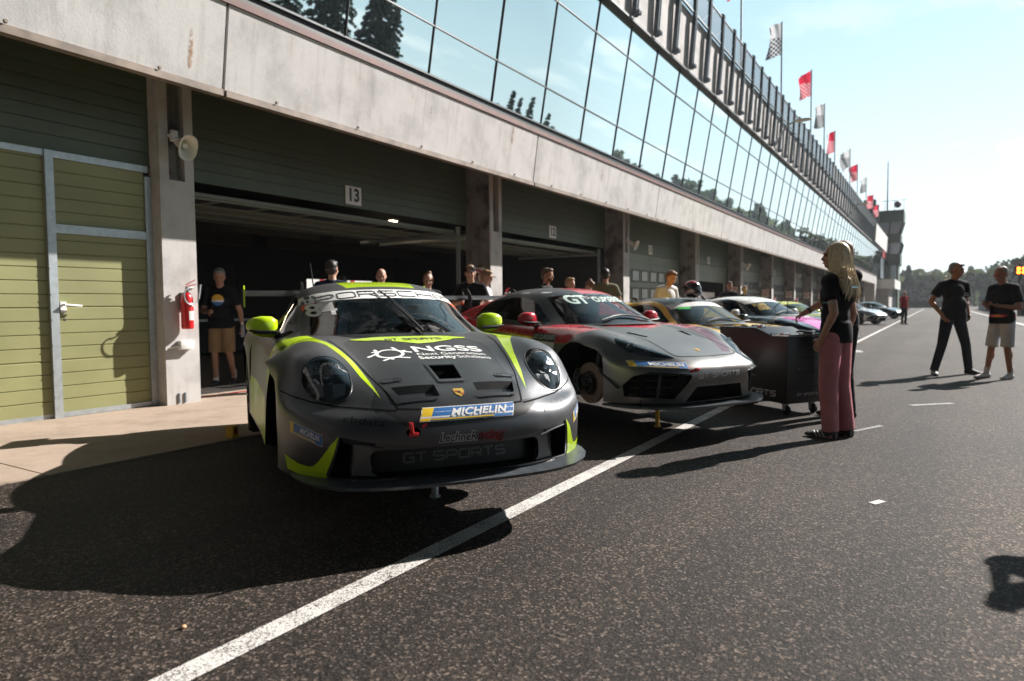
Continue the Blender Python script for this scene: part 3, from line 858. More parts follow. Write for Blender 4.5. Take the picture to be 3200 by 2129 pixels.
    for k in range(-2, 13):
        x0 = 7.6 + 7.175 * k; x1 = x0 + 7.155
        mb = MB(); mb.prism([(6.29, 7.975), (6.19, 9.5), (6.36, 9.5), (6.46, 7.975)], lambda u, v, q: (x0 if q == 0 else x1, u, v))
        mb.box(x0, x1, 6.17, 6.38, 9.505, 9.54)
        mb.build('parapet_panel', M['fascia'], bld, 0)
    mb = MB(); mb.box(-14, 104, 6.5, 22, 9.0, 9.2); mb.box(-14, 104, 7.2, 22, 4.52, 4.7); mb.box(-14, 104, 22, 22.3, 3.6, 9.2); mb.box(-14, 104, 8.0, 8.2, 4.1, 9.0)
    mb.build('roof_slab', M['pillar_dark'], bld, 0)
    mb = MB(); mb.box(100.82, 104.5, 7.0, 9.5, 0, 9.0); mb.build('end_wall', M['pillar'], bld, 0)
    # the fence on the parapet is a thing of its own
    fn = empty('parapet_fence', (0, 6.1, 8), 0, 'steel post and mesh fence running along the roof edge', 'fence')
    wire = mat_glass('netting', (.40, .47, .52), .3, .5)
    def fo(mb): mb.v = [(x, y - 6.1, z - 8) for x, y, z in mb.v]; return mb
    for k in range(-9, 62):
        x = 15.56 + 1.435 * k
        if x > 103: break
        mb = MB()
        for dx in (-.065, .045):
            mb.box(x + dx, x + dx + .022, 6.05, 6.15, 8.02, 8.12)
            mb.bar((x + dx + .01, 6.20, 8.0), (x + dx + .01, 6.08, 9.42), .03, .12, up=(0, 1, 0)); mb.bar((x + dx + .01, 6.08, 9.42), (x + dx + .01, 6.03, 10.5), .03, .09, up=(0, 1, 0))
        mb.bar((x, 6.21, 8.05), (x, 6.12, 9.3), .08, .02, up=(0, 1, 0)); mb.box(x - .07, x + .06, 6.04, 6.16, 10.46, 10.52)
        fo(mb).build('fence_post', M['steel'], fn, 0)
    for k in range(-2, 13):
        x0 = 8.385 + 7.175 * (k - .11); x1 = x0 + 7.175
        mb = MB()
        mb.bar((x0, 6.10, 9.56), (x1, 6.10, 9.56), .06, .06, 1); mb.bar((x0, 6.06, 10.4), (x1, 6.06, 10.4), .05, .05, 1)
        mb.add([(x0, 6.085, 9.58), (x1, 6.085, 9.58), (x1, 6.05, 10.4), (x0, 6.05, 10.4)], [(0, 1, 2, 3)], 0)
        for q in range(5):
            a = x0 + 1.435 * q; mb.bar((a + .05, 6.075, 9.6), (a + 1.38, 6.045, 10.38), .012, .012, 1)
        fo(mb).build('fence_mesh', [wire, M['steel']], fn, 0)
    # bay number boards
    for i in range(9):
        n = 13 - i
        x = (PX(i) + .45 + PX(i + 1)) / 2; mb = MB(); y = 8.578
        mb.box(x - .185, x + .185, y, y + .012, 2.965, 3.275); o = mb.build('number_sign', M['white'], None, 0)
        side = ['above the open garage behind the green and charcoal car', 'above the open garage behind the red and grey car', 'above the first closed door with pale panes', 'above the half raised door with a banner', 'fifth along the row', 'sixth along the row', 'seventh along the row', 'eighth along the row', 'farthest along the row'][i]
        tag(o, 'white board numbered %d %s' % (n, side), 'sign', 'bay number boards over the garages')
        t = text2d(str(n), .30, .038); us = [p[0] for p in t[0]]; k = .235 / (max(us) - min(us)) if n != 11 else 1.0
        mb = MB(); mb.add([(x + u * k, y - .003, 3.12 + v) for u, v in t[0]], t[1]); mb.build('numeral', CM['dblack'], o, 0)
    # low annex and billboards at the far end
    ax = empty('annex', (105, 0, 0), 0, 'low concrete annex with a white canopy at the far end', 'building')
    mb = MB(); mb.box(0, 14, 5.6, 9, 0, 3.1); mb.build('wall', M['pillar'], ax, 0)
    mb = MB(); mb.box(-.5, 16, 4.9, 9, 3.1, 4.35); mb.build('canopy', M['white'], ax, 0)
    mb = MB(); mb.prism([(6.15, 8.0), (6.05, 10.0), (6.15, 10.0), (6.25, 8.0)], lambda u, v, q: (86 if q == 0 else 105.5, u - .16, v)); o = mb.build('billboard', M['white'], None, 0)
    tag(o, 'white billboard on the roof edge at the far end', 'billboard')
    mb = MB(); mb.box(107, 125, 6.5, 6.6, 7.5, 8.9); o = mb.build('billboard', M['redm'], None, 0)
    tag(o, 'red billboard below the white one, beside the control tower', 'billboard')
    mb = MB(); ribbed(mb, 104.6, 112, 6.6, 4.6, 7.4); o = mb.build('wall_cladding', M['steel'], bld, 0)

def tower():
    t = empty('control_tower', (114, 0, 0), 0, 'dark control tower with stacked glazed lookout floors', 'tower')
    dk = pbr('tower_green_cladding', (.10, .145, .11), .5, .1, var=.2); gl = pbr('tower_glass_painted_sky', (.42, .52, .56), .15, .2)  # pane colour is pale blue: bright sky look is painted into it
    mb = MB(); mb.box(0, 5, 4.95, 9, 0, 7.2); mb.box(0, 5.5, 4.7, 9, 6.7, 8.3); mb.box(0, 5.5, 4.7, 9, 9.9, 11.2); mb.box(0, 5.5, 4.35, 9, 12.9, 14.6); mb.build('cladding', dk, t, 0)
    for z0, z1, y0, y1 in ((8.3, 9.9, 4.9, 4.55), (11.2, 12.9, 4.95, 4.5)):
        mb = MB()
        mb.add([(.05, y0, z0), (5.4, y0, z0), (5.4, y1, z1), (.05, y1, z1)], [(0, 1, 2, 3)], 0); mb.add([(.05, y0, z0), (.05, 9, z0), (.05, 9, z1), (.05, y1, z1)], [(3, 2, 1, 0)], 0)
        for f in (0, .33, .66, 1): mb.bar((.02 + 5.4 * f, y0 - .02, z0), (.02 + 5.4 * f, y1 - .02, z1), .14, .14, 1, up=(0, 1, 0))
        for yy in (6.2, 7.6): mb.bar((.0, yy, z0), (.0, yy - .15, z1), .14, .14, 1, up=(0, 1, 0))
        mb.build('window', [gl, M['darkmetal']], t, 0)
    mb = MB()
    for yy in (5.0, 6.2, 7.4): mb.box(-.06, 0, yy, yy + .12, 0, 6.7)
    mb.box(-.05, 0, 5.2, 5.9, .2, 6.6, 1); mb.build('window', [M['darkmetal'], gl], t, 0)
    mb = MB()
    for yy in (4.4, 5.6, 6.8): mb.cone((.3, yy, 14.6), (.3, yy, 16.2), .03, .02, 6)
    mb.cone((2, 6.6, 14.6), (2, 6.6, 22.0), .10, .05, 6); mb.bar((.3, 4.0, 16), (.3, 7.2, 16), .05, .05)
    mb.ball((.3, 5.2, 15.4), .5, 10, 6); mb.box(-1.2, .5, 7.9, 9.5, 13.8, 16.2)
    mb.build('antenna', M['darkmetal'], t, 30)

def flags():
    F = [(2319.6, 6.5, 27.0, 'red', 'first'), ]
    ca = mat_checker('white_chequered_flag', (.62, .64, .66), (.62, .64, .66), (.05, .055, .08), -.68, 10.0)
    cb = mat_checker('red_chequered_flag', (.62, .03, .07), (.62, .03, .07), (.66, .50, .52), -.68, 10.0)
    spec = [(27.0, 14.35, 'r', 1.5), (34.8, 14.5, 'w', 0), (43.7, 14.8, 'r', 0), (49.2, 14.2, 'w', 0), (54.6, 13.6, 'r', 0), (64.6, 14.2, 'w', 0), (70.9, 14.0, 'r', 0), (80, 14.2, 'w', 0), (89, 13.6, 'r', 0), (98, 13.6, 'r', 0)]
    words = ['nearest', 'second nearest', 'third', 'fourth', 'fifth', 'sixth', 'seventh', 'eighth', 'ninth', 'farthest']
    for i, (x, zt, c, dz) in enumerate(spec):
        r = empty('flag', (x, 6.5, 9.2), R(-78 + 11 * math.sin(i * 2.3)), '%s %s flag on the roof poles, counted from the camera' % (words[i], 'red chequered' if c == 'r' else 'white chequered'), 'flag', 'flags on poles along the pit roof')
        mb = MB(); mb.tube([(0, 0, 0), (0, 0, zt - 9.2)], .035, 8); mb.build('pole', M['galv'], r, 40)
        mb = MB(); G = []
        rnd = random.Random(i)
        ph = rnd.uniform(0, 6); wd = rnd.uniform(.42, .66); sl = rnd.uniform(.1, .3); am = rnd.uniform(.10, .24); fq = rnd.uniform(4, 8); dr = rnd.uniform(0, .5)
        for a in np.linspace(0, 1, 11):
            G.append([(-.04 - wd * b * (1 - sl * math.sin(a * 3 + ph)), am * math.sin(b * fq + a * 4 + ph) * b, -1.48 * a - (.10 + .25 * dr) * b * math.sin(1.4 * a + ph * .3) - dr * b * b * .5) for b in np.linspace(0, 1, 13)])
        mb.grid(G)
        f = mb.build('flag_cloth', cb if c == 'r' else ca, r, 60, 0, False); f.location = (0, 0, zt - 9.2 - .05)
        for k in range(3):
            m2 = MB(); m2.tube([(-.25 - .12 * k, -.06, -.35 - .1 * k), (-.35 - .1 * k, -.065, -.2), (-.5, -.05, -.38)], .02, 5)
        m2.build('flag_emblem', M['redm'] if c == 'w' else M['white'], f, 30)

def lamps():
    for x, w in ((31.62, 'nearer'), (60.4, 'farther')):
        r = empty('street_lamp', (x, 6.12, 8.1), 0, '%s grey street lamp on an arm from the parapet' % w, 'lamp', 'lamps on arms from the parapet')
        mb = MB(); mb.tube([(0, 0, 0), (0, -.25, .45), (0, -.55, .80), (0, -.8, .88)], [.05, .045, .04, .035], 10); mb.box(-.1, .1, -.02, .06, -.15, .15); mb.build('arm', M['galv'], r, 40)
        mb = MB(); mb.ball((0, -1.1, .90), (.14, .38, .075), 14, 8); mb.build('lamp_head', M['whitec'], r, 50)

def speaker_horn(x, y, z, s, label):
    r = empty('horn_loudspeaker', (x, y, z), 0, label, 'loudspeaker', 'horn loudspeakers on the pillars')
    d = Vector((-.12, -.86, -.38)).normalized(); q = d.to_track_quat('Z', 'X').to_matrix().to_4x4()
    mb = MB(); prof = [(.045, -.14), (.05, -.10), (.05, 0), (.06, .06), (.085, .13), (.125, .175), (.130, .18), (.122, .178), (.08, .128), (.05, .05), (.001, .03)]
    G = []
    for rr, h in prof:
        row = []
        for k in range(24):
            a = 2 * math.pi * k / 24
            p = .8 if rr > .07 else 1
            u = rr * 1.18 * math.copysign(abs(math.cos(a)) ** p, math.cos(a)); v = rr * .86 * math.copysign(abs(math.sin(a)) ** p, math.sin(a))
            row.append(q @ Vector((u, v, h)))
        G.append(row)
    mb.grid(G, 0, True); mb.build('horn', M['whitec'], r, 50)
    mb = MB(); mb.lathe([(.001, .10), (.03, .095), (.034, .06), (.03, .03)], q, 14); mb.build('driver', M['white'], r, 50)
    mb = MB(); mb.tube([(-.02, .03, .06), (-.10, .05, .04), (-.11, .10, .10), (-.02, .14, .14)], .014, 8); mb.box(-.05, .03, .12, .17, .05, .18); mb.build('bracket', M['whitec'], r, 40)
    return r

def extinguisher(x, y, z, label, grp='fire extinguishers on the pillars'):
    r = empty('fire_extinguisher', (x, y, z), 0, label, 'extinguisher', grp)
    mb = MB(); mb.lathe([(.001, 0), (.062, .0), (.070, .012), (.072, .03), (.072, .36), (.066, .40), (.045, .435), (.022, .455), (.020, .475)], None, 28); mb.build('cylinder', M['red'], r, 50)
    lab = [[(.0735 * math.cos(a), .0735 * math.sin(a), zz) for a in np.linspace(R(-105), R(-20), 10)] for zz in (.11, .22, .225, .34)]
    mb = MB(); mb.grid(lab[:2], 0); mb.grid(lab[2:], 1)
    for k in range(5): mb.grid([[(.0742 * math.cos(a), .0742 * math.sin(a), .13 + .018 * k + dz) for a in np.linspace(R(-95), R(-35), 7)] for dz in (0, .004)], 2)
    mb.grid([[(.0742 * math.cos(a), .0742 * math.sin(a), zz) for a in np.linspace(R(-90), R(-45), 6)] for zz in (.28, .325)], 0)
    mb.build('instruction_label', [M['white'], M['red'], M['steel']], r, 50)
    mb = MB(); mb.cone((0, 0, .47), (0, 0, .52), .018, .018, 12); mb.cone((0, 0, .49), (.05, -.02, .49), .012, .012, 8); mb.cone((0, -.02, .49), (0, -.05, .49), .02, .02, 12); mb.build('valve', M['chrome'], r, 40)
    mb = MB(); mb.bar((-.01, 0, .525), (.11, -.03, .555), .022, .01); mb.bar((-.01, 0, .545), (.10, -.03, .61), .022, .01); mb.build('lever', M['red'], r, 0)
    pts = [(.05, -.02, .49)] + [(.005 + .098 * math.cos(a), -.082 - .012 * math.sin(a * .5), .405 + .105 * math.sin(a)) for a in np.linspace(R(80), R(370), 22)] + [(.115, -.085, .46), (.135, -.085, .53)]
    mb = MB(); mb.tube(pts, .008, 8); mb.cone((.10, -.088, .37), (.135, -.085, .55), .013, .012, 10); mb.build('hose', M['galv'], r, 50)
    mb = MB(); mb.box(-.03, .03, .07, .10, .25, .45); mb.build('wall_bracket', M['darkmetal'], r, 0)
    return r

def wall_things():
    speaker_horn(PX(0) + .20, 7.84, 3.20, 1, 'cream horn loudspeaker below the slot of the leftmost pillar')
    for i, k in enumerate((2, 4, 6)):
        speaker_horn(PX(k) + .25, 7.84, 3.05, 1, 'pale horn loudspeaker on the %s pillar from the left' % ('third', 'fifth', 'seventh')[i])
    extinguisher(PX(0) + .235, 7.90, .95, 'red fire extinguisher on the leftmost pillar above a white box')
    extinguisher(PX(1) + .43, 7.90, .98, 'red fire extinguisher on the second pillar, seen over the red car')
    for i, k in enumerate((5, 6, 8, 10)):
        extinguisher(PX(k) + .22, 7.90, 1.0, 'red fire extinguisher on the %s pillar' % ('sixth', 'seventh', 'ninth', 'eleventh')[i])
    r = empty('junction_box', (PX(0) + .24, 7.95, .75), 0, 'white plastic junction box below the red fire extinguisher', 'box')
    mb = MB(); mb.box(-.09, .09, -.03, .05, -.055, .055); mb.build('housing', M['white'], r, 30, .008)
    mb = MB(); mb.tube([(-.09, .0, -.01), (-.14, .03, -.02), (-.2, .055, -.03)], .01, 8); mb.build('conduit', M['white'], r, 40)
    for dx in (.14, .22):
        mb = MB(); mb.box(PX(0) + dx, PX(0) + dx + .022, 7.985, 8.0, .03, .15); o = mb.build('drain_stub', M['steel'], None, 0); tag(o, '%s steel stub at the foot of the leftmost pillar' % ('left' if dx < .2 else 'right'), 'pipe')
    # prohibition signs on the pillar flanks
    ringm = M['redm']
    for i, k in enumerate((1, 4, 5, 6, 7, 8, 9, 10)):
        x = PX(k) - .014; r = empty('prohibition_sign', (x, 8.33, 1.80), 0, 'round red no entry on foot sign on the %s pillar flank' % ('second', 'fifth', 'sixth', 'seventh', 'eighth', 'ninth', 'tenth', 'eleventh')[i], 'sign', 'prohibition signs on the pillar flanks')
        mb = MB(); mb.box(-.008, 0, -.19, .19, -.22, .22); mb.build('plate', M['white'], r, 0)
        mb = MB(); mb.tube([(-.010, .15 * math.cos(a), .15 * math.sin(a) + .02) for a in np.linspace(0, 2 * math.pi, 25)], .022, 6); mb.bar((-.012, -.10, .12), (-.012, .10, -.08), .012, .04, up=(1, 0, 0))
        mb.build('ring', ringm, r, 40)
        mb = MB(); mb.ball((-.010, 0, .09), (.004, .03, .03), 10, 6); mb.bar((-.010, 0, .06), (-.010, .01, -.03), .05, .006, up=(1, 0, 0)); mb.bar((-.010, 0, -.03), (-.010, -.05, -.09), .02, .006, up=(1, 0, 0)); mb.bar((-.010, 0, -.03), (-.010, .05, -.09), .02, .006, up=(1, 0, 0)); mb.build('pictogram', M['black'], r, 0)

def leaf_quads(rng, pts, size):
    n = len(pts); a = rng.normal(size=(n, 3)); a /= np.linalg.norm(a, axis=1)[:, None]
    b = rng.normal(size=(n, 3)); b -= a * (a * b).sum(1)[:, None]; b /= np.linalg.norm(b, axis=1)[:, None]
    s = size * rng.uniform(.6, 1.3, size=(n, 1))
    q = np.stack([pts - a * s - b * s * .6, pts + a * s - b * s * .6, pts + a * s * .7 + b * s * .6, pts - a * s * .7 + b * s * .6], 1)
    return q.reshape(-1, 3)
def crown_points(rng, kind, hgt, rad, n):
    if kind == 'spruce':
        Wn, Bn = 30, 7
        ln = rng.uniform(.45, 1.12, (Wn, Bn)); an = rng.uniform(0, 2 * np.pi, (Wn, 1)) + np.arange(Bn) * 2 * np.pi / Bn + rng.uniform(-.3, .3, (Wn, Bn)); dz = rng.uniform(-.012, .012, (Wn, Bn))
        w = np.minimum((Wn * rng.uniform(0, 1, n) ** .9).astype(int), Wn - 1); b = rng.integers(0, Bn, n); t = w / Wn
        s_ = rng.uniform(0, 1, n) ** .7; L = rad * (1 - t) ** .85 * ln[w, b] + .12
        a = an[w, b] + rng.normal(0, .10, n) * (1.2 - s_)
        z = hgt * (.06 + .93 * t + dz[w, b]) - L * .42 * s_ ** 1.6 + L * .12 * s_ - np.abs(rng.normal(0, .07 * rad * .3, n))
        return np.stack([L * s_ * np.cos(a), L * s_ * np.sin(a), z], 1)
    k = 16; c = rng.normal(size=(k, 3)); c /= np.linalg.norm(c, axis=1)[:, None]
    c *= rng.uniform(.35, .85, (k, 1)); c = c * [rad, rad, hgt * .36] + [0, 0, hgt * .60]
    i = rng.integers(0, k, n); p = rng.normal(size=(n, 3)); p /= np.linalg.norm(p, axis=1)[:, None]
    return c[i] + p * rng.uniform(.4, 1, (n, 1)) * [rad * .42, rad * .42, hgt * .17]
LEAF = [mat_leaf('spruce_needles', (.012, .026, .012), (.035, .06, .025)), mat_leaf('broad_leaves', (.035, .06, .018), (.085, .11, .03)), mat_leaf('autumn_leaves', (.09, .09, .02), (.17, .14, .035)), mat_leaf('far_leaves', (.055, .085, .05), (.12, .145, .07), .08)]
BARK = pbr('bark', (.06, .042, .03), .9, var=.3)
def tree(x, y, hgt, rad, kind, label, n=1600, seed=0, leaf=0, size=.22):
    rng = np.random.default_rng(seed)
    r = empty('spruce_tree' if kind == 'spruce' else 'broadleaf_tree', (x, y, 0), 0, label, 'tree')
    q = leaf_quads(rng, crown_points(rng, kind, hgt, rad, n), size)
    me = bpy.data.meshes.new('crown'); me.from_pydata(q.tolist(), [], np.arange(len(q)).reshape(-1, 4).tolist()); me.update()
    finish('crown', me, LEAF[leaf], r, 0, 0, False)
    mb = MB(); mb.tube([(0, 0, 0), (.05, 0, hgt * .4), (0, .05, hgt * (.9 if kind == 'spruce' else .62))], [hgt * .022, hgt * .016, .03], 8)
    for k in range(6):
        a = k * 2.4; z = hgt * (.35 + .07 * k); mb.tube([(0, 0, z), (rad * .5 * math.cos(a), rad * .5 * math.sin(a), z + hgt * .06)], [hgt * .007, .02], 6)
    mb.build('trunk', BARK, r, 50)
    return r

def trees():
    # tall spruces across the lane, seen mirrored in the glass
    sp = [(45.2, -40, 17.2, 5.6), (47.6, -41, 18.0, 5.2), (49.9, -39, 16.6, 4.8), (52.2, -40, 18.6, 5.2), (54.4, -40.5, 17.0, 4.6), (42.6, -42, 17.4, 5.6), (77.5, -40, 14.4, 2.0), (79.4, -40, 14.0, 1.8), (83, -40.5, 14.8, 2.0), (89, -41, 14.3, 2.0)]
    w = ['leftmost', 'second', 'third', 'tallest', 'fifth', 'hindmost']
    for i, (x, y, h, r) in enumerate(sp):
        tree(x, y, h, r, 'spruce', 'dark spruce mirrored in the facade glass, %s of its clump' % (w[i] if i < 6 else ('slim first', 'slim second', 'slim third', 'slim fourth')[i - 6]), 14000 if i < 6 else 4000, i, 0, .15)
    # trees beyond the end of the lane
    far = [(238, 7.6, 12.5, 3.0, 'spruce', 0), (242, 2.5, 12.0, 5.0, 'b', 1), (236, 12.5, 9, 5.5, 'b', 1), (230, -3.5, 10.5, 5, 'b', 2), (226, -8.5, 10.5, 5.0, 'b', 1), (222, -13, 12.5, 6.0, 'b', 1), (215, -17, 13, 6, 'b', 1), (205, -19.5, 12.5, 6, 'b', 1), (240, 17, 9.5, 5.0, 'b', 2), (236, 22, 9, 5, 'b', 1)]
    lab = ['pointed spruce beyond the fence at the lane end', 'bushy green tree right of the pointed spruce', 'low green tree left of the pointed spruce', 'yellowing tree behind the man in jeans', 'green tree between the two standing men', 'tall green tree left of the start lights', 'broad green tree behind the start lights', 'green tree at the right edge of the picture', 'yellowing low tree beside the control tower', 'green tree partly behind the control tower']
    for i, (x, y, h, r, k, lf) in enumerate(far):
        tree(x, y, h, r, 'spruce' if k == 'spruce' else 'broad', lab[i], 1500, 40 + i, lf, .42)
    # wooded ridge round the circuit
    rng = np.random.default_rng(5); Q = []
    for i in range(520):
        az = R(rng.uniform(-42, 30)); d = rng.uniform(260, 330)
        el = np.interp(math.degrees(az), [-42, -35, -28, -20, -12, -6, 0, 30], [5.4, 5.2, 4.9, 4.4, 3.6, 2.7, 1.7, 1.1]) + rng.uniform(-.7, .15) + .3 * math.sin(az * 60)
        h = max(5, d * math.tan(R(max(el, .8)))); sprc = rng.random() < .55
        nn = 60
        p = crown_points(rng, 'spruce' if sprc else 'b', 12 if sprc else 10, 3.4 if sprc else 5, nn) + [d * math.cos(az), d * math.sin(az), max(0, h - 11)]
        Q.append(leaf_quads(rng, p, 1.25))
    q = np.concatenate(Q)
    me = bpy.data.meshes.new('woodland'); me.from_pydata(q.tolist(), [], np.arange(len(q)).reshape(-1, 4).tolist()); me.update()
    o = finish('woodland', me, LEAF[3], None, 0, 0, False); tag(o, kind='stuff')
    G = []
    for a in np.linspace(R(-46), R(34), 50):
        el = np.interp(math.degrees(a), [-42, -35, -28, -20, -12, -6, 0, 30], [5.4, 5.2, 4.9, 4.4, 3.6, 2.7, 1.7, 1.1]) - 1.9
        G.append([(d * math.cos(a), d * math.sin(a), z) for d, z in ((250, -.5), (262, max(.3, 262 * math.tan(R(max(.1, el))))), (345, max(1, 345 * math.tan(R(max(.2, el)))) ), (420, 0))])
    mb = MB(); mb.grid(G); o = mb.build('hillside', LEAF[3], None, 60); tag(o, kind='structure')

def far_things():
    r = empty('fence', (160, 0, 0), 0, 'grey board fence closing the far end of the lane', 'fence')
    mb = MB(); mb.box(0, .1, -3, 16, .1, 1.5); mb.build('boards', pbr('grey_boards', (.20, .21, .21), .8, var=.2), r, 0)
    mb = MB()
    for k in range(10): mb.box(-.12, 0, -3 + 2.1 * k, -2.88 + 2.1 * k, 0, 1.6)
    mb.build('fence_posts', M['steel'], r, 0)
    r = empty('barrier_fence', (70, 0, 0), 0, 'mesh barrier with posts along the pit wall at right', 'fence')
    mb = MB(); mb.bar((0, -5.3, .55), (70, -6.0, .55), .25, 1.1); mb.build('barrier', pbr('barrier_grey', (.17, .17, .17), .7, var=.2), r, 0)
    mb = MB()
    for k in range(18): mb.box(4 * k, 4 * k + .1, -5.36 - .04 * k, -5.26 - .04 * k, 1.05, 2.1)
    for z in (1.5, 2.08): mb.bar((0, -5.3, z), (70, -6.0, z), .05, .05)
    mb.build('railing', M['steel'], r, 0)
    r = empty('start_light_gantry', (75, -5.6, 0), 0, 'start light gantry with lit orange lamps and a pale top board', 'traffic light')
    mb = MB(); mb.box(0, .25, -4.2, .1, 4.5, 4.95); mb.build('top_board', pbr('pale_grey_board', (.36, .40, .42), .6), r, 0)
    mb = MB(); mb.box(.02, .3, -2.2, -.1, 3.55, 4.3); mb.box(.1, .3, -.6, -.4, 0, 4.5); mb.build('lamp_box', M['darkmetal'], r, 0)
    mb = MB()
    for k in range(3):
        for q in range(2): mb.ball((-.03, -.42 - .38 * k, 4.1 - .32 * q), (.05, .15, .15), 12, 8)
    mb.build('lamp', pbr('lit_orange_lamp', (1, .2, .02), .4, emit=(1, .16, .015), es=5), r, 50)
    r = empty('kiosk', (72, -6.6, 0), 0, 'small grey marshal hut with a flat roof at right edge', 'hut')
    mb = MB(); mb.box(0, 2.6, -2.4, .55, 0, 2.55); mb.build('wall', pbr('hut_grey', (.15, .16, .17), .7), r, 0)
    mb = MB(); mb.box(-.3, 3, -2.7, .85, 2.55, 2.75); mb.build('roof', pbr('hut_roof', (.3, .31, .31), .6), r, 0)
# ---------------------------------------------------------------- racing cars
CM = dict(
 char=mat_paint('charcoal_wrap', (.105, .105, .112), .36, .80, 0, .30),
 mblack=mat_paint('matte_black_wrap', (.011, .012, .014), .36, .0, 0, .30),
 green=mat_paint('acid_green_paint', (.50, .72, .010), .22, 0, .5, .10),
 cgreen=mat_paint('acid_green_side_paint', (.46, .68, .012), .35, 0, .1, .10, .3),
 wred=mat_paint('red_paint', (.50, .012, .03), .25, 0, .6, .12),
 maroon=mat_paint('maroon_wrap', (.10, .008, .02), .3, 0, .4, .12),
 grey2=mat_paint('satin_grey_wrap', (.17, .165, .16), .34, .80, 0, .2),
 amber=mat_paint('amber_yellow_paint', (.90, .52, .015), .25, 0, .7, .12),
 pink=mat_paint('magenta_paint', (.62, .03, .36), .25, 0, .7, .08),
 lime=mat_paint('lime_paint', (.55, .6, .02), .25, 0, .6, .08),
 silver=mat_paint('silver_paint', (.45, .46, .47), .25, .7, .6, .08),
 gloss=mat_paint('gloss_black_paint', (.012, .013, .015), .14, 0, .8, .1),
 teal=mat_paint('dark_teal_paint', (.012, .03, .036), .14, 0, .8, .1),
 pwhite=mat_paint('white_car_paint', (.72, .71, .70), .25, 0, .6, .08),
 glass=mat_glass('windshield_glass', (.42, .46, .48), 1.0, .015, .9),
 sglass=mat_glass('side_window_glass', (.25, .27, .28), 1.0, .01, .1),
 lens=mat_glass('headlamp_lens', (.80, .82, .84), 1.0, .03, .55),
 dwhite=pbr('white_vinyl', (.72, .71, .69), .45),
 dsilver=pbr('silver_vinyl', (.50, .50, .50), .4),
 dgrey=pbr('grey_vinyl', (.16, .16, .16), .5),
 dblack=pbr('black_vinyl', (.012, .012, .013), .4),
 dblue=pbr('blue_vinyl', (.025, .14, .40), .4),
 dyel=pbr('yellow_vinyl', (.80, .52, .02), .4),
 dred=pbr('red_vinyl_lettering', (.42, .015, .025), .4),
 dorange=pbr('orange_vinyl', (.75, .10, .02), .4),
 dlgreen=pbr('light_green_vinyl', (.58, .72, .67), .45),
 dgreen=pbr('bright_green_vinyl', (.05, .55, .10), .45),
 gap=pbr('panel_gap', (.003, .003, .003), .9, spec=.1),
 carbon=pbr('satin_carbon', (.028, .030, .033), .30, var=.3, vs=40),
 dirtycarbon=pbr('scuffed_splitter', (.075, .085, .095), .32, .2, var=.4, vs=20),
 hexm=mat_hex('honeycomb_grille', (.022, .024, .026), (.003, .003, .003), 95),
 hexl=mat_hex('honeycomb_lettering', (.20, .21, .22), (.006, .006, .006), 95),
 lampin=pbr('lamp_reflector', (.62, .63, .65), .3, .1),
 lampbowl=pbr('lamp_bowl', (.20, .21, .22), .35, .1),
 lampdk=pbr('lamp_bezel', (.012, .013, .014), .3),
 led=pbr('lamp_clear_ring', (.55, .57, .6), .15, .8),
 cage=pbr('roll_cage_paint', (.16, .16, .16), .4),
 seat=pbr('seat_shell', (.02, .02, .022), .5),
 belt=pbr('harness_red', (.5, .05, .06), .7),
 disc=pbr('brake_disc_face', (.26, .17, .13), .5, .25, var=.2, vs=25),
 hub=pbr('hub_casting', (.03, .03, .032), .4, .6),
 gold=pbr('crest_gold', (.72, .45, .08), .35, .6),
)

def car_frame(root, b, y, z):  # local (nose distance, left, up) -> object coords
    return (-b, y, z)

def wheel(parent, b, y, z, r=.335, w=.29, side=1, rim='hub'):
    mb = MB()
    Mx = Matrix.Translation((-b, y, z)) @ Matrix.Rotation(R(90), 4, 'X')
    h = w / 2
    mb.lathe([(r * .70, -h), (r * .93, -h), (r, -h * .75), (r, h * .75), (r * .93, h), (r * .70, h), (r * .70, -h)], Mx, 36)
    t = mb.build('wheel', M['rubber'], parent, 35)
    m2 = MB(); s = -side  # outer face towards +-y ; local z axis of Mx is -y
    o = s * h
    m2.lathe([(r * .70, o * .95), (r * .64, o * .5), (r * .20, o * .55), (r * .10, o * .75), (.001, o * .75)], Mx, 30)
    for k in range(10):
        a = k * math.pi / 5
        p = Mx @ Vector((r * .15 * math.cos(a), r * .15 * math.sin(a), o * .75)); q = Mx @ Vector((r * .68 * math.cos(a + .12), r * .68 * math.sin(a + .12), o * .9))
        m2.bar(p, q, .035, .02)
    m2.build('rim', CM['lampin'] if rim == 'light' else CM['hub'], t, 35)
    return t

def split_bm(bm, idx, name, mats, parent, smooth=60):
    """take the faces with material slot idx out into an object of their own"""
    me = bpy.data.meshes.new(name)
    b2 = bm.copy()
    bmesh.ops.delete(b2, geom=[f for f in b2.faces if f.material_index not in idx], context='FACES')
    for f in b2.faces: f.material_index = idx.index(f.material_index)
    b2.to_mesh(me); b2.free()
    bmesh.ops.delete(bm, geom=[f for f in bm.faces if f.material_index in idx], context='FACES')
    return finish(name, me, mats, parent, smooth, 0, False)

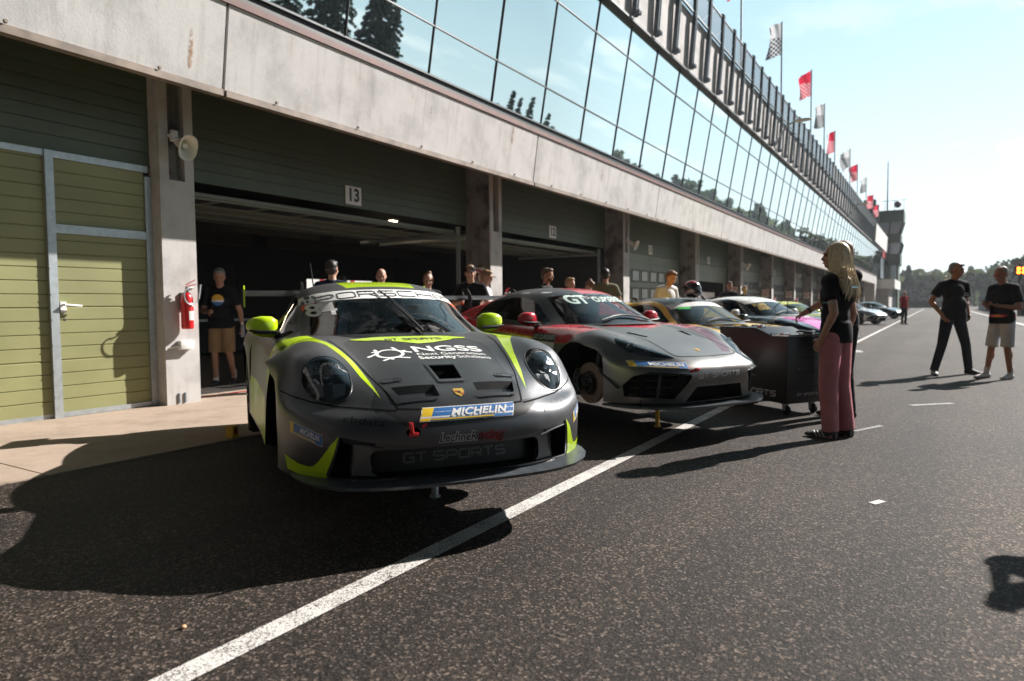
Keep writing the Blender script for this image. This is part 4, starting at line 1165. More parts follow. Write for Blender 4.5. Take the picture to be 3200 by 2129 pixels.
def rot_mirror(root, side, mats, P, size=1.0, stalk=True):
    """door mirror: rounded housing, dark insert strip, foot; P = centre of housing"""
    b, y, z = P; s = side
    mb = MB(); G = []
    # rings from inner end to outer tip along y
    for t, w, h, db in ((0, .055, .055, .02), (.04, .085, .080, .005), (.11, .092, .080, 0), (.17, .082, .066, .008), (.205, .060, .044, .018), (.222, .02, .014, .03)):
        row = []
        for k in range(18):
            a = 2 * math.pi * k / 18
            cx = math.copysign(abs(math.cos(a)) ** .75, math.cos(a)); sx = math.copysign(abs(math.sin(a)) ** .75, math.sin(a))
            row.append((-(b + db) + cx * w * .62 * size, y + s * (t - .11) * size, z + sx * h * size + t * .06))
        G.append(row)
    mb.grid(G, 0, True)
    mb.f.append(tuple(range(17, -1, -1))); mb.m.append(0)
    h = mb.build('mirror', mats, root, 50)
    m2 = MB()
    m2.tube([(-(b - .066 * size), y - s * .10 * size, z - .035 * size), (-(b - .068 * size), y + s * .02, z - .033 * size), (-(b - .05 * size), y + s * .095 * size, z - .018 * size)], [.013, .015, .006], 8)
    m2.tube([(-(b - .0), y - s * .10 * size, z - .05 * size), (-(b + .01), y - s * .13 * size, z - .10 * size), (-(b + .03), y - s * .16 * size, z - .15 * size)], [.03, .028, .036], 10)
    m2.build('mirror_foot', M['black'], h, 50)
    return h

def interior(root, b0, seat_b, zf=.3, zroof=1.2, halfw=.6, cage=True):
    mb = MB()
    mb.box(-(b0 + .62), -(b0 + .05), -halfw, halfw, .78, .84)
    mb.box(-(b0 + .70), -(b0 + .45), -halfw, halfw, .60, .80)
    mb.build('dashboard', M['black'], root, 30, .02)
    mb = MB()
    for s in (-1, 1):
        y = s * .33
        mb.box(-(seat_b + .12), -(seat_b - .42), y - .23, y + .23, zf + .05, zf + .18)
        mb.box(-(seat_b + .28), -(seat_b + .10), y - .24, y + .24, zf + .1, zf + .68)
        mb.box(-(seat_b + .30), -(seat_b + .14), y - .15, y + .15, zf + .66, zf + .86)
        mb.box(-(seat_b + .20), -(seat_b - .02), y - .26, y - .17, zf + .55, zf + .84)
        mb.box(-(seat_b + .20), -(seat_b - .02), y + .17, y + .26, zf + .55, zf + .84)
    st = mb.build('seat', CM['seat'], root, 30, .03)
    mb = MB()
    for dy in (-.07, .07):
        mb.bar((-(seat_b + .08), .33 + dy, zf + .62), (-(seat_b - .1), .33 + dy * 1.3, zf + .2), .05, .006)
    mb.build('harness', CM['belt'], st, 30)
    mb = MB()
    c = Vector((-(b0 + .78), .33, .80)); pts = []
    for k in range(25):
        a = 2 * math.pi * k / 24
        pts.append(c + Vector((.06 * math.sin(a), .16 * math.cos(a), .15 * math.sin(a))))
    mb.tube(pts, .015, 8); mb.bar(c + Vector((0, -.15, 0)), c + Vector((0, .15, 0)), .03, .02)
    mb.build('steering_wheel', M['black'], root, 40)
    mb = MB()
    mb.box(-(seat_b + 1.0), -(b0 - .1), -halfw - .02, halfw + .02, zf - .1, zf)
    mb.box(-(seat_b + 1.05), -(seat_b + .75), -halfw, halfw, zf, .95)
    mb.build('cabin_floor', M['blackm'], root, 30)
    if cage:
        mb = MB(); h = halfw - .03
        for s in (-1, 1):
            mb.tube([(-(b0 + .30), s * h, .55), (-(b0 + .38), s * h, .84), (-(b0 + .92), s * (h - .12), zroof - .09), (-(seat_b + .3), s * (h - .14), zroof - .04), (-(seat_b + .36), s * (h - .06), .85), (-(seat_b + .36), s * h, zf)], .02, 8)
            mb.tube([(-(seat_b + .33), s * (h - .12), zroof - .06), (-(seat_b + 1.1), s * .45, .8)], .02, 8)
        mb.tube([(-(b0 + .92), -(h - .12), zroof - .09), (-(b0 + .92), h - .12, zroof - .09)], .02, 8)
        mb.tube([(-(seat_b + .33), -(h - .1), zroof - .05), (-(seat_b + .36), h, zf + .1)], .02, 8)
        mb.tube([(-(seat_b + .33), h - .1, zroof - .05), (-(seat_b + .36), -h, zf + .1)], .02, 8)
        mb.tube([(-(b0 + .48), -h, .84), (-(seat_b + .33), -(h - .45), zroof - .06)], .018, 8)
        mb.build('roll_cage', CM['cage'], root, 50)

def rear_wing(root, b, z, half, mats, strut_b, strut_y=.36, strut_z=.95, chord=.30, plate=None):
    mb = MB(); G = []
    prof = [(-.5, .0), (-.46, .022), (-.30, .045), (0, .05), (.3, .035), (.5, .0), (.3, .015), (0, .012), (-.3, .005), (-.46, -.012)]
    for yy in np.linspace(-half, half, 9):
        G.append([(-(b + u * chord), yy, z + v * chord * 2 + .045 * (u + .2)) for u, v in prof])
    mb.grid(G, 0, True)
    mb.f += [tuple(range(len(prof)))[::-1], tuple(range(8 * len(prof), 9 * len(prof)))]; mb.m += [0, 0]
    w = mb.build('rear_wing', mats, root, 40)
    for s in (-1, 1):
        e = MB(); e.prism([(-.20, -.13), (.20, -.13), (.20, .06), (-.12, .09), (-.20, .05)], lambda u, v, k, s=s: (-(b + u), s * (half + .012 * k), z + v))
        e.build('end_plate', plate or M['black'], w, 30)
        e = MB(); e.prism([(-.02, .03), (.05, .06), (.02, .13), (-.10, .10), (-.14, .02), (-.12, strut_z - z), (-.24, strut_z - z), (-.22, .06), (-.12, .16), (.04, .17)][:10],
                          lambda u, v, k, s=s: (-(b + u), s * (strut_y + .012 * k), z + v * .8))
        e.build('wing_strut', M['black'], w, 30)
    return w

def crest(root, bvh, ray, u0, v0, s):
    sh = [(-.5, .55), (.5, .55), (.52, .1), (.42, -.25), (0, -.62), (-.42, -.25), (-.52, .1)]
    P = lambda pts, k=1: ([(u0 + u * s * k, v0 + v * s * k) for u, v in pts], [tuple(range(len(pts)))])
    o = decal('crest', P(sh, 1.12), bvh, ray, CM['gold'], root, .003, .02)
    for q in ([(-.46, .30), (-.06, .30), (-.06, .02), (-.48, .02)], [(.06, -.1), (.44, -.1), (.36, -.3), (.06, -.5)]):
        for k in range(3):
            d = -.10 * k
            h = [(u, v) for u, v in q]
            yv = max(v for u, v in q) - .02 - k * .11
            decal('crest_stripe', ([(u0 + min(u for u, v in q) * s, v0 + yv * s), (u0 + max(u for u, v in q) * s, v0 + yv * s), (u0 + max(u for u, v in q) * s, v0 + (yv - .05) * s), (u0 + min(u for u, v in q) * s, v0 + (yv - .05) * s)], [(0, 1, 2, 3)]), bvh, ray, CM['dred'], o, .0045, .02)
    decal('crest_shield', P([(-.16, .14), (.16, .14), (.14, -.1), (0, -.2), (-.14, -.1)]), bvh, ray, CM['dblack'], o, .0055, .02)
    return o

def tyre_sticker(root, bvh, ray, cu, cv, w, h, skew=0.0, slope=0.0):
    """blue and yellow tyre-maker plate"""
    F = lambda u, v: (cu + u * w + skew * h * (-v), cv + v * h + slope * u * w)
    G = lambda pts: ([F(*p) for p in pts], [tuple(range(len(pts)))])
    o = decal('sticker', G([(-.5, -.5), (.5, -.5), (.5, .5), (-.5, .5)]), bvh, ray, CM['dwhite'], root, .0018, .03)
    decal('sticker_field', G([(-.385, -.45), (.492, -.45), (.492, .45), (-.385, .45)]), bvh, ray, CM['dblue'], o, .0026, .03)
    decal('sticker_field', G([(-.492, -.45), (-.40, -.45), (-.375, .45), (-.492, .45)]), bvh, ray, CM['dyel'], o, .0026, .03)
    decal('sticker_field', G([(-.385, -.40), (.28, -.40), (.28, -.30), (-.385, -.30)]), bvh, ray, CM['dyel'], o, .0034, .03)
    t = text2d('MICHELIN', h * .66, .035, .12, 1.05, 1.0)
    us = [p[0] for p in t[0]]; k = (w * .60) / (max(us) - min(us))
    vs = [(cu + .11 * w + u * k - skew * v, cv + .06 * h + v + slope * (u * k + .11 * w)) for u, v in t[0]]
    decal('lettering', (vs, t[1]), bvh, ray, CM['dwhite'], o, .0036, .03)
    return o

def ellipse(cu, cv, ru, rv, n=28, p=1.0, rot=0):
    out = []
    for k in range(n):
        a = 2 * math.pi * k / n
        u = ru * math.copysign(abs(math.cos(a)) ** p, math.cos(a)); v = rv * math.copysign(abs(math.sin(a)) ** p, math.sin(a))
        c, s = math.cos(rot), math.sin(rot)
        out.append((cu + c * u - s * v, cv + s * u + c * v))
    return out

def lens_patch(name, poly, bvh, ray, bulge, mat, parent, rings=7, off=.002):
    """clear cover over an outline, following the skin and swelling out of it"""
    cu = sum(p[0] for p in poly) / len(poly); cv = sum(p[1] for p in poly) / len(poly); n = len(poly)
    G = []
    for i in range(rings + 1):
        t = 1 - i / rings * .999; row = []
        for u, v in poly:
            o, d = ray(cu + (u - cu) * t, cv + (v - cv) * t)
            hit, nn, fi, di = bvh.ray_cast(Vector(o), Vector(d))
            if hit is None: hit = Vector(o) + Vector(d); nn = -Vector(d)
            if nn.dot(Vector(d)) > 0: nn = -nn
            row.append(hit + nn * (off + bulge * (1 - t * t)))
        G.append(row)
    mb = MB(); mb.grid(G, 0, True); return mb.build(name, mat, parent, 60)

RAYF = lambda u, v: ((1.0, u, v), (-1, 0, 0))            # from the front
RAYT = lambda u, v: ((-v, u, 2.0), (0, 0, -1))           # from above (u = left, v = nose distance)
RAYL = lambda u, v: ((-u, 2.0, v), (0, -1, 0))           # left side
RAYR = lambda u, v: ((-u, -2.0, v), (0, 1, 0))           # right side

def build_911(loc, psi, lift):
    root = empty('race_car', (loc[0], loc[1], lift), psi,
                 'charcoal and acid green racing coupe with round headlamps and number 84 on the windshield', 'race car')
    Y = [0, .22, .39, .51, .64, .765, .835, .865, .875]
    def row(bz, ys=Y): return [(b, y, z) for (b, z), y in zip(bz, ys)]
    rows = [
     row([(.07, .235), (.075, .235), (.10, .235), (.145, .235), (.215, .235), (.325, .235), (.43, .235), (.52, .235), (.60, .235)]),
     row([(.035, .325), (.04, .325), (.065, .325), (.11, .325), (.18, .325), (.30, .325), (.415, .325), (.515, .325), (.60, .325)]),
     row([(.005, .43), (.01, .43), (.035, .43), (.08, .43), (.155, .43), (.285, .43), (.41, .435), (.515, .44), (.60, .44)]),
     row([(.022, .525), (.028, .525), (.052, .525), (.105, .525), (.185, .53), (.31, .54), (.425, .55), (.52, .565), (.60, .575)]),
     row([(.10, .600), (.105, .600), (.14, .597), (.21, .59), (.31, .595), (.41, .60), (.49, .605), (.55, .61), (.615, .615)]),
     row([(.25, .680), (.25, .678), (.265, .668), (.33, .672), (.40, .700), (.49, .685), (.55, .66), (.59, .65), (.64, .645)]),
     row([(.5, .762), (.5, .760), (.51, .748), (.53, .775), (.555, .815), (.60, .80), (.65, .755), (.68, .72), (.70, .69)]),
     row([(.75, .815), (.75, .813), (.755, .803), (.765, .832), (.78, .872), (.81, .85), (.83, .80), (.84, .76), (.85, .73)], [0, .22, .39, .51, .64, .77, .855, .89, .90]),
     row([(1.0, .862), (1.0, .860), (1.0, .85), (1.0, .868), (1.0, .885), (1.0, .855), (1.0, .80), (1.0, .77), (1.0, .745)], [0, .22, .39, .52, .645, .77, .86, .905, .92]),
     row([(1.22, .897), (1.22, .895), (1.22, .885), (1.22, .887), (1.22, .885), (1.22, .838), (1.22, .75), (1.22, .60), (1.22, .28)], [0, .22, .40, .53, .655, .765, .845, .89, .91]),
     row([(1.45, .93), (1.45, .928), (1.45, .915), (1.45, .90), (1.45, .885), (1.45, .84), (1.45, .74), (1.45, .53), (1.45, .20)], [0, .22, .40, .54, .67, .775, .845, .88, .90]),
     row([(2.0, .94), (2.0, .94), (2.0, .93), (2.0, .90), (2.0, .888), (2.0, .852), (2.0, .75), (2.0, .52), (2.0, .18)], [0, .22, .40, .56, .70, .805, .86, .88, .90]),
     row([(2.7, .95), (2.7, .95), (2.7, .94), (2.7, .91), (2.7, .90), (2.7, .868), (2.7, .76), (2.7, .53), (2.7, .18)], [0, .22, .40, .58, .73, .83, .88, .90, .925]),
     row([(3.15, .96), (3.15, .96), (3.15, .95), (3.15, .93), (3.15, .93), (3.15, .89), (3.15, .78), (3.15, .58), (3.15, .20)], [0, .22, .42, .60, .76, .885, .94, .955, .95]),
     row([(3.5, .97), (3.5, .97), (3.5, .96), (3.5, .945), (3.5, .942), (3.5, .905), (3.5, .80), (3.5, .62), (3.5, .28)], [0, .22, .42, .60, .77, .90, .96, .975, .965]),
     row([(3.95, .95), (3.95, .95), (3.95, .945), (3.95, .935), (3.95, .93), (3.95, .89), (3.95, .78), (3.95, .62), (3.95, .32)], [0, .22, .42, .60, .75, .87, .935, .95, .93]),
     row([(4.3, .88), (4.3, .88), (4.3, .878), (4.3, .87), (4.3, .86), (4.3, .82), (4.3, .73), (4.3, .60), (4.3, .33)], [0, .22, .42, .58, .71, .81, .87, .88, .86]),
     row([(4.47, .76), (4.47, .76), (4.465, .758), (4.45, .75), (4.43, .74), (4.41, .71), (4.39, .65), (4.37, .55), (4.36, .36)], [0, .22, .42, .56, .67, .76, .81, .82, .80]),
     row([(4.40, .33), (4.40, .33), (4.39, .33), (4.38, .33), (4.36, .33), (4.34, .33), (4.32, .33), (4.31, .33), (4.30, .33)], [0, .22, .38, .5, .6, .66, .70, .72, .74]),
    ]
    nr, nc = 6, 6
    G = net_surface(rows, nr, nc)
    bm = grid_bm(G, lambda i, j, c: 0, nr, nc)
    bvh = bm_bvh(bm)
    # --- painted fields
    blk = smooth_poly([(-.355, 1.17), (-.43, 1.10), (-.455, .98), (-.43, .70), (-.40, .40), (-.415, .25), (-.44, .105), (0, .085), (.34, .095), (.355, .30), (.375, .52), (.43, .88), (.41, 1.02), (.36, 1.12), (.2, 1.17), (0, 1.18), (-.2, 1.18)], 2)
    paint_region(bm, [(-v, u) for u, v in blk], (0, 1), lambda c: c.z > .56 and abs(c.y) < .6, 3)
    paint_region(bm, [(-.455, .595), (.44, .585), (.40, .56), (.33, .52), (.25, .50), (-.25, .487), (-.31, .50), (-.37, .545)], (1, 2), lambda c: c.x > -.3 and c.z < .62, 3)
    for s in (-1, 1):
        sd = lambda c, s=s: c.y * s > .6
        paint_region(bm, [(-1.24, .93), (-1.70, .93), (-1.70, .80), (-1.58, .60), (-1.36, .52), (-1.40, .68), (-1.34, .76), (-1.27, .83)], (0, 2), sd, 4)
        if s < 0: paint_region(bm, [(-1.40, .46), (-1.9, .48), (-2.6, .50), (-2.95, .52), (-2.95, .20), (-1.40, .19)], (0, 2), sd, 4)
    # --- openings
    front = lambda c: c.x > -.75
    HL = {}
    for s in (-1, 1):
        HL[s] = [(s * .632 + (u - .632), v) for u, v in ellipse(.632, .708, .118, .112, 30, .95)]
        if s < 0: HL[s] = [(-u, v) for u, v in ellipse(.632, .708, .118, .112, 30, .95)]
        cut_opening(bm, HL[s], (1, 2), lambda c, s=s: front(c) and c.y * s > .3, (-.065, 0, 0), 1, .93)
        # front wheel arch and rear arch
        arch = [(-p[0], p[1]) for p in ellipse(.985, .355, .405, .415, 36)]
        cut_opening(bm, arch, (0, 2), lambda c, s=s: c.y * s > .55, (0, -s * .34, 0), 2, 1.0, False)
        arch = [(-p[0], p[1]) for p in ellipse(3.42, .355, .385, .40, 36)]
        cut_opening(bm, arch, (0, 2), lambda c, s=s: c.y * s > .6, (0, -s * .36, 0), 2, 1.0, False)
        # door-side air outlet behind the front wheel / rear intake
        cut_opening(bm, [(-p[0], p[1]) for p in ellipse(2.98, .62, .035, .16, 14)], (0, 2), lambda c, s=s: c.y * s > .6, (.0, -s * .05, 0), 2, .9)
    # lower mouth
    mouth = [(-.655, .24), (.655, .24), (.612, .452), (.50, .432), (.36, .412), (.20, .402), (0, .398), (-.20, .402), (-.36, .412), (-.50, .432), (-.612, .452)]
    cut_opening(bm, mouth, (1, 2), lambda c: c.x > -.5 and c.z < .6, (-.20, 0, 0), 2, .97)
    # bonnet outlet, scoops, tow-eye hole
    cut_opening(bm, [(-p[1], p[0]) for p in [(-.078, .472), (.075, .468), (.062, .275), (-.066, .275)]], (0, 1), lambda c: c.z > .5 and abs(c.y) < .3, (.03, 0, -.09), 2, .9)
    for s in (-1, 1):
        cut_opening(bm, [(-p[1], s * p[0]) for p in [(.108, .238), (.345, .250), (.312, .150), (.296, .138), (.12, .126), (.104, .14)]], (0, 1), lambda c, s=s: c.z > .5 and c.y * s > .02, (.012, 0, -.038), 3, .88)
    cut_opening(bm, ellipse(-.277, .470, .036, .024, 16), (1, 2), lambda c: c.x > -.3, (-.06, 0, 0), 2, .9)
    me = bpy.data.meshes.new('body'); bm.to_mesh(me); bm.free()
    body = finish('body', me, [CM['char'], CM['lampbowl'], M['blackm'], CM['mblack'], CM['cgreen']], root, 32, 0, False)
    # --- greenhouse
    g = [
     [(1.17, 0, .893), (1.19, .25, .892), (1.30, .45, .888), (1.56, .655, .878), (1.60, .72, .87), (1.64, .775, .855)],
     [(1.52, 0, 1.05), (1.54, .24, 1.045), (1.64, .43, 1.03), (1.86, .615, .99), (1.92, .69, .93), (1.95, .785, .855)],
     [(1.93, 0, 1.215), (1.95, .22, 1.21), (2.01, .39, 1.192), (2.14, .565, 1.14), (2.2, .665, 1.02), (2.25, .79, .86)],
     [(2.38, 0, 1.284), (2.38, .22, 1.280), (2.40, .38, 1.265), (2.46, .545, 1.21), (2.48, .66, 1.06), (2.5, .795, .865)],
     [(2.85, 0, 1.285), (2.85, .22, 1.28), (2.85, .37, 1.262), (2.85, .535, 1.20), (2.85, .665, 1.05), (2.85, .805, .875)],
     [(3.3, 0, 1.22), (3.3, .215, 1.215), (3.3, .36, 1.19), (3.3, .51, 1.12), (3.3, .65, 1.02), (3.3, .80, .89)],
     [(3.8, 0, 1.10), (3.8, .20, 1.09), (3.8, .34, 1.07), (3.8, .47, 1.02), (3.8, .60, .96), (3.8, .70, .92)],
     [(4.2, 0, .95), (4.2, .2, .94), (4.2, .33, .92), (4.2, .44, .90), (4.2, .55, .88), (4.2, .65, .85)],
    ]
    gn, gc = 8, 6
    GG = net_surface(g, gn, gc)
    def gm(i, j, c):
        if i < 2 and j < 2.78:
            return 2 if (j > 2.62 or i < .10) else 1
        if .45 < i < 4.6 and 3.3 < j < 4.75: return 3
        if 4.7 < i < 6.3 and j < 2.4: return 3
        if i < 2.1 and j < 3.4: return 2 if j < 3.02 else 0
        return 0
    gb = grid_bm(GG, gm, gn, gc); gbvh = bm_bvh(gb)
    ws = split_bm(gb, [1, 2], 'windshield', [CM['glass'], CM['dblack']], root)
    sw = split_bm(gb, [3], 'side_window', [CM['sglass']], root)
    me = bpy.data.meshes.new('roof'); gb.to_mesh(me); gb.free()
    roof = finish('roof', me, [CM['char']], root, 40, 0, False)
    # --- livery
    P = poly2d
    gl = [(-.80, 1.27), (-.735, 1.12), (-.66, 1.0), (-.578, .84), (-.51, .62), (-.462, .40), (-.402, .19), (-.428, .36), (-.468, .60), (-.51, .82), (-.55, .99), (-.585, 1.12), (-.60, 1.30)]
    for s in (1, -1):
        decal('vinyl_stripe', P([(u * -s, v) for u, v in gl][::1]), bvh, RAYT, CM['green'], body, .0012, .04)
    # bonnet and bumper joints
    hl = [(.53, 1.14), (.507, .93), (.455, .62), (.405, .36), (.365, .22), (.333, .095)]
    for s in (-1, 1):
        decal('panel_gap', stroke2d([[(s * u, v) for u, v in hl]], .007), bvh, RAYT, CM['gap'], body, .0018, .05)
    decal('panel_gap', stroke2d([[(-.333, .580), (-.15, .570), (.15, .570), (.333, .577)]], .006), bvh, RAYF, CM['gap'], body, .0018, .04)
    for s in (-1, 1):
        decal('panel_gap', stroke2d([[(s * .34, .572), (s * .45, .578), (s * .62, .585), (s * .72, .603), (s * .80, .625), (s * .855, .648)]], .006), bvh, RAYF, CM['gap'], body, .0018, .04)
    # lettering on the bonnet
    gs = [(-.392, 1.165), (-.385, 1.145), (-.30, 1.09), (-.22, 1.075), (.0, .945), (.10, .965), (.235, 1.04), (.27, 1.085), (.365, 1.12), (.375, 1.145), (.27, 1.165), (.0, 1.175), (-.27, 1.175)]
    mb = MB(); mb2 = MB()
    decal('vinyl_panel', P(gs), bvh, RAYT, CM['green'], body, .003, .05)
    t = wide_text('GT SPORTS', .36, .048, .010); decal('lettering', shift2d(t, .0, 1.075), bvh, RAYT, CM['dblack'], body, .0042, .04)
    t = text2d('NGSS', .185, .022, 0, 1.0, 1.0); us = [p[0] for p in t[0]]; k = .435 / (max(us) - min(us))
    decal('lettering', ([(u * k + .14, .805 + v * .95) for u, v in t[0]], t[1]), bvh, RAYT, CM['dwhite'], body, .002, .05)
    for s_, vv, bold, wd, u0 in (('Next Generation', .69, .0, .42, .135), ('Security', .612, .02, .225, .025), ('Solutions', .612, 0.0, .205, .25)):
        t = text2d(s_, .085, bold, 0, 1.0, 1.0); us = [p[0] for p in t[0]]; k = wd / (max(us) - min(us))
        decal('lettering', ([(u * k + u0, vv + v) for u, v in t[0]], t[1]), bvh, RAYT, CM['dwhite'], body, .002, .05)
    # three-armed ring emblem
    ring = [(-.228 + .075 * math.cos(R(a)), .735 + .085 * math.sin(R(a))) for a in range(0, 361, 12)]
    pol = [ring]
    for a in (35, 155, 275):
        c = Vector((-.228 + .08 * math.cos(R(a)), .735 + .09 * math.sin(R(a)))); d = Vector((math.cos(R(a + 90)), math.sin(R(a + 90))))
        rr = Vector((math.cos(R(a)), math.sin(R(a))))
        pol.append([tuple(c - d * .075 + rr * .03), tuple(c - d * .02), tuple(c + d * .02), tuple(c + d * .085 + rr * .03)])
        pol.append([tuple(c + rr * -.012 - d * .018), tuple(c + rr * .035 - d * .018)])
    decal('emblem', stroke2d(pol, .020), bvh, RAYT, CM['dwhite'], body, .0022, .04)
    # quick-release panels around the bonnet pins
    for s in (-1, 1):
        o = decal('bonnet_pin_cover', P([(s * u, v + .02 * (u - .3)) for u, v in rrect(.262, .372, .298, .332, .0165)]), bvh, RAYT, CM['carbon'], root, .004, .03)
        decal('pin_ring', stroke2d([[(s * (.292 + .014 * math.cos(R(a))), .315 + .012 * math.sin(R(a))) for a in range(0, 361, 30)]], .003), bvh, RAYT, CM['gap'], o, .0055, 0)
        decal('pin_ring', stroke2d([[(s * u, v + .02 * (u - .3)) for u, v in rrect(.262, .372, .298, .332, .0165)] + [(s * .372, .3155 + .0015)]], .003), bvh, RAYT, CM['gap'], o, .005, 0)
    # raised rims round the bonnet openings
    rim = [(-.092, .497), (.09, .493), (.072, .252), (-.076, .250)]
    rim2 = [(-.078, .472), (.075, .468), (.062, .275), (-.066, .275)]
    vs = rim + rim2; fs = [(i, (i + 1) % 4, 4 + (i + 1) % 4, 4 + i) for i in range(4)]
    decal('vent_frame', (vs, fs), bvh, RAYT, CM['carbon'], root, .008, .03)
    for s in (-1, 1):
        lip = [(.10, .128), (.118, .113), (.30, .124), (.322, .140), (.352, .252), (.345, .250), (.312, .150), (.296, .138), (.12, .126), (.104, .14)]
        decal('scoop_lip', ([(s * u, v) for u, v in lip], [(0, 1, 8, 9), (1, 2, 7, 8), (2, 3, 6, 7), (3, 4, 5, 6)]), bvh, RAYT, CM['mblack'], root, .012, .03)
    crest(root, bvh, RAYT, .005, .158, .048)
    tyre_sticker(root, bvh, RAYF, .018, .5475, .50, .063, -.45)
    tyre_sticker(root, bvh, RAYF, -.755, .458, .135, .058, 0, -.42)
    tyre_sticker(root, bvh, RAYF, .765, .470, .12, .058, 0, .42)
    t = text2d('cbdata', .047, 0, .25, 1.05, 1.45); decal('lettering', shift2d(t, -.505, .528, R(-7)), bvh, RAYF, CM['dblack'], body, .002, .03)
    t = text2d('cbdata', .047, 0, .25, 1.05, 1.45); decal('lettering', shift2d(t, .545, .540, R(7)), bvh, RAYF, CM['dgrey'], body, .002, .03)
    for sv, u0, w, col, bc in (('LechneR', -.053, .195, CM['dsilver'], CM['dblack']), ('acing', .122, .145, CM['dred'], CM['dblack'])):
        for bold, mat, off in ((.085, col, .002), (.015, bc, .0032)):
            t = text2d(sv, .062, bold, .22, 1.0, 1.0, res=2); us = [p[0] for p in t[0]]; k = w / (max(us) - min(us)) * (1 if bold < .05 else 1.04)
            decal('lettering', shift2d(([(u * k, v * 1.0) for u, v in t[0]], t[1]), u0, .432, R(-1)), bvh, RAYF, mat, body, off, .03)
    decal('arrow_sticker', P([(-.235, .503), (-.205, .512), (-.208, .498), (-.232, .484)]), bvh, RAYF, M['redm'], body, .002, .03)
    # green winglets, left and right of the mouth
    for s in (-1, 1):
        wing = [(.845, .335), (.79, .303), (.745, .292), (.722, .30), (.70, .33), (.655, .41), (.618, .456), (.640, .36), (.668, .262), (.664, .238), (.72, .238), (.79, .245), (.835, .262)]
        decal('winglet', P([(s * u, v) for u, v in wing]), bvh, RAYF, CM['green'], root, .004, .025)
    # side livery
    for ray, s in ((RAYR, -1), (RAYL, 1)):
        decal('vinyl_panel', P(ellipse(1.47, .755, .10, .062, 20)), bvh, ray, CM['dwhite'], body, .002, .03)
        decal('vinyl_panel', P([(1.43, .745), (1.50, .76), (1.49, .735), (1.45, .725)]), bvh, ray, CM['dorange'], body, .003, .03)
        t = stroke2d([[(1.60 + .05 * math.sin(i * 1.9), .36 + i * .012) for i in range(14)]], .02)
        decal('sponsor_logo', t, bvh, ray, CM['dsilver'], body, .003, .03)
        for i in range(3):
            decal('lettering', P([(1.27 + .05 * i, .845), (1.30 + .05 * i, .84), (1.33 + .05 * i, .81), (1.30 + .05 * i, .815)]), bvh, ray, CM['dblack'], body, .003, .03)
    # roof: green centre, white top strip with lettering, number, corner flashes
    RG = lambda u, v: ((-v, u, 2.0), (0, 0, -1))
    decal('vinyl_panel', P([(-.262, 2.04), (.262, 2.04), (.285, 2.25), (.285, 4.1), (-.285, 4.1), (-.285, 2.25)]), gbvh, RG, CM['green'], roof, .0012, .06)
    # the strip in windshield coordinates (arc length across, height): front projection
    top = [(-.62, 1.145), (-.59, 1.165), (-.50, 1.188), (-.38, 1.204), (-.25, 1.213), (0, 1.218), (.25, 1.213), (.38, 1.204), (.50, 1.188), (.59, 1.165), (.62, 1.145)]
    bot = [(.625, 1.098), (.50, 1.122), (.38, 1.137), (.2, 1.147), (0, 1.150), (-.2, 1.147), (-.38, 1.137), (-.50, 1.122), (-.625, 1.098)]
    top = [(u * .955, v) for u, v in top]; bot = [(u * .965, v) for u, v in bot]
    decal('sun_strip', P(top + bot), gbvh, RAYF, CM['dwhite'], ws, .0015, .04)
    zc = lambda u: 1.184 - .11 * (abs(u) / .56) ** 2.6 * .62
    t = wide_text('PORSCHE', 1.0, .040, .0075, .20)
    t = dice2d(t, .03)
    decal('lettering', ([(u, v + zc(u) - .0) for u, v in t[0]], t[1]), gbvh, RAYF, CM['dblack'], ws, .0028, 0)
    for s in (-1, 1):
        decal('corner_flash', P([(s * .588, 1.098), (s * .50, 1.117), (s * .60, 1.052)]), gbvh, RAYF, CM['dorange'], ws, .002, .03)
    t = text2d('84', .120, .02, .06, .98, 1.0); us = [p[0] for p in t[0]]; k = .195 / (max(us) - min(us))
    decal('number', shift2d(([(u * k, v) for u, v in t[0]], t[1]), -.485, 1.063, R(6)), gbvh, RAYF, CM['dwhite'], ws, .003, .03)
    for s, ray in ((-1, RAYF), (1, RAYF)):
        t = text2d('sparco racing', .035, 0, 0, 1.1, 1.0) if False else None
    # wiper and its arm
    mb = MB(); pts = []
    for i in range(9):
        u = .10 - .175 * i / 8; v = .905 + .285 * i / 8
        h, n, fi, d = gbvh.ray_cast(Vector((1, u, v)), Vector((-1, 0, 0)))
        if n.x < 0: n = -n
        pts.append(h + n * (.018 + .014 * math.sin(i / 8 * 3.14)))
    mb.tube(pts[:6], [.012, .011, .010, .009, .008, .007], 6); mb.tube([p + Vector((.004, .018, 0)) for p in pts[2:]], .0065, 6)
    mb.build('wiper', M['black'], root, 40)
    # headlamps
    for s in (-1, 1):
        hd = bpy.data.objects.new('headlamp', None); link(hd, root)
        lens_patch('headlamp_lens', HL[s], bvh, RAYF, .022, CM['lens'], hd)
        cy, cz = s * .632, .708
        # dark bowl details: bezel ring, projector, four petals
        mb = MB()
        def on(u, v, back):
            h, n, fi, d = bvh.ray_cast(Vector((1, cy + u, cz + v)), Vector((-1, 0, 0)))
            return Vector((h.x - back, cy + u, cz + v)) if h is not None else Vector((-.55, cy + u, cz + v))
        for a0 in (45, 135, 225, 315):
            a1, a2 = R(a0 - 33), R(a0 + 33)
            q = [on(.035 * math.cos(R(a0)), .035 * math.sin(R(a0)), .030), on(.095 * math.cos(a1), .090 * math.sin(a1), .014), on(.106 * math.cos(R(a0)), .100 * math.sin(R(a0)), .012), on(.095 * math.cos(a2), .090 * math.sin(a2), .014)]
            mb.add(q, [(0, 1, 2, 3)])
        mb.build('lamp_petal', CM['lampin'], hd, 30)
        mb = MB()
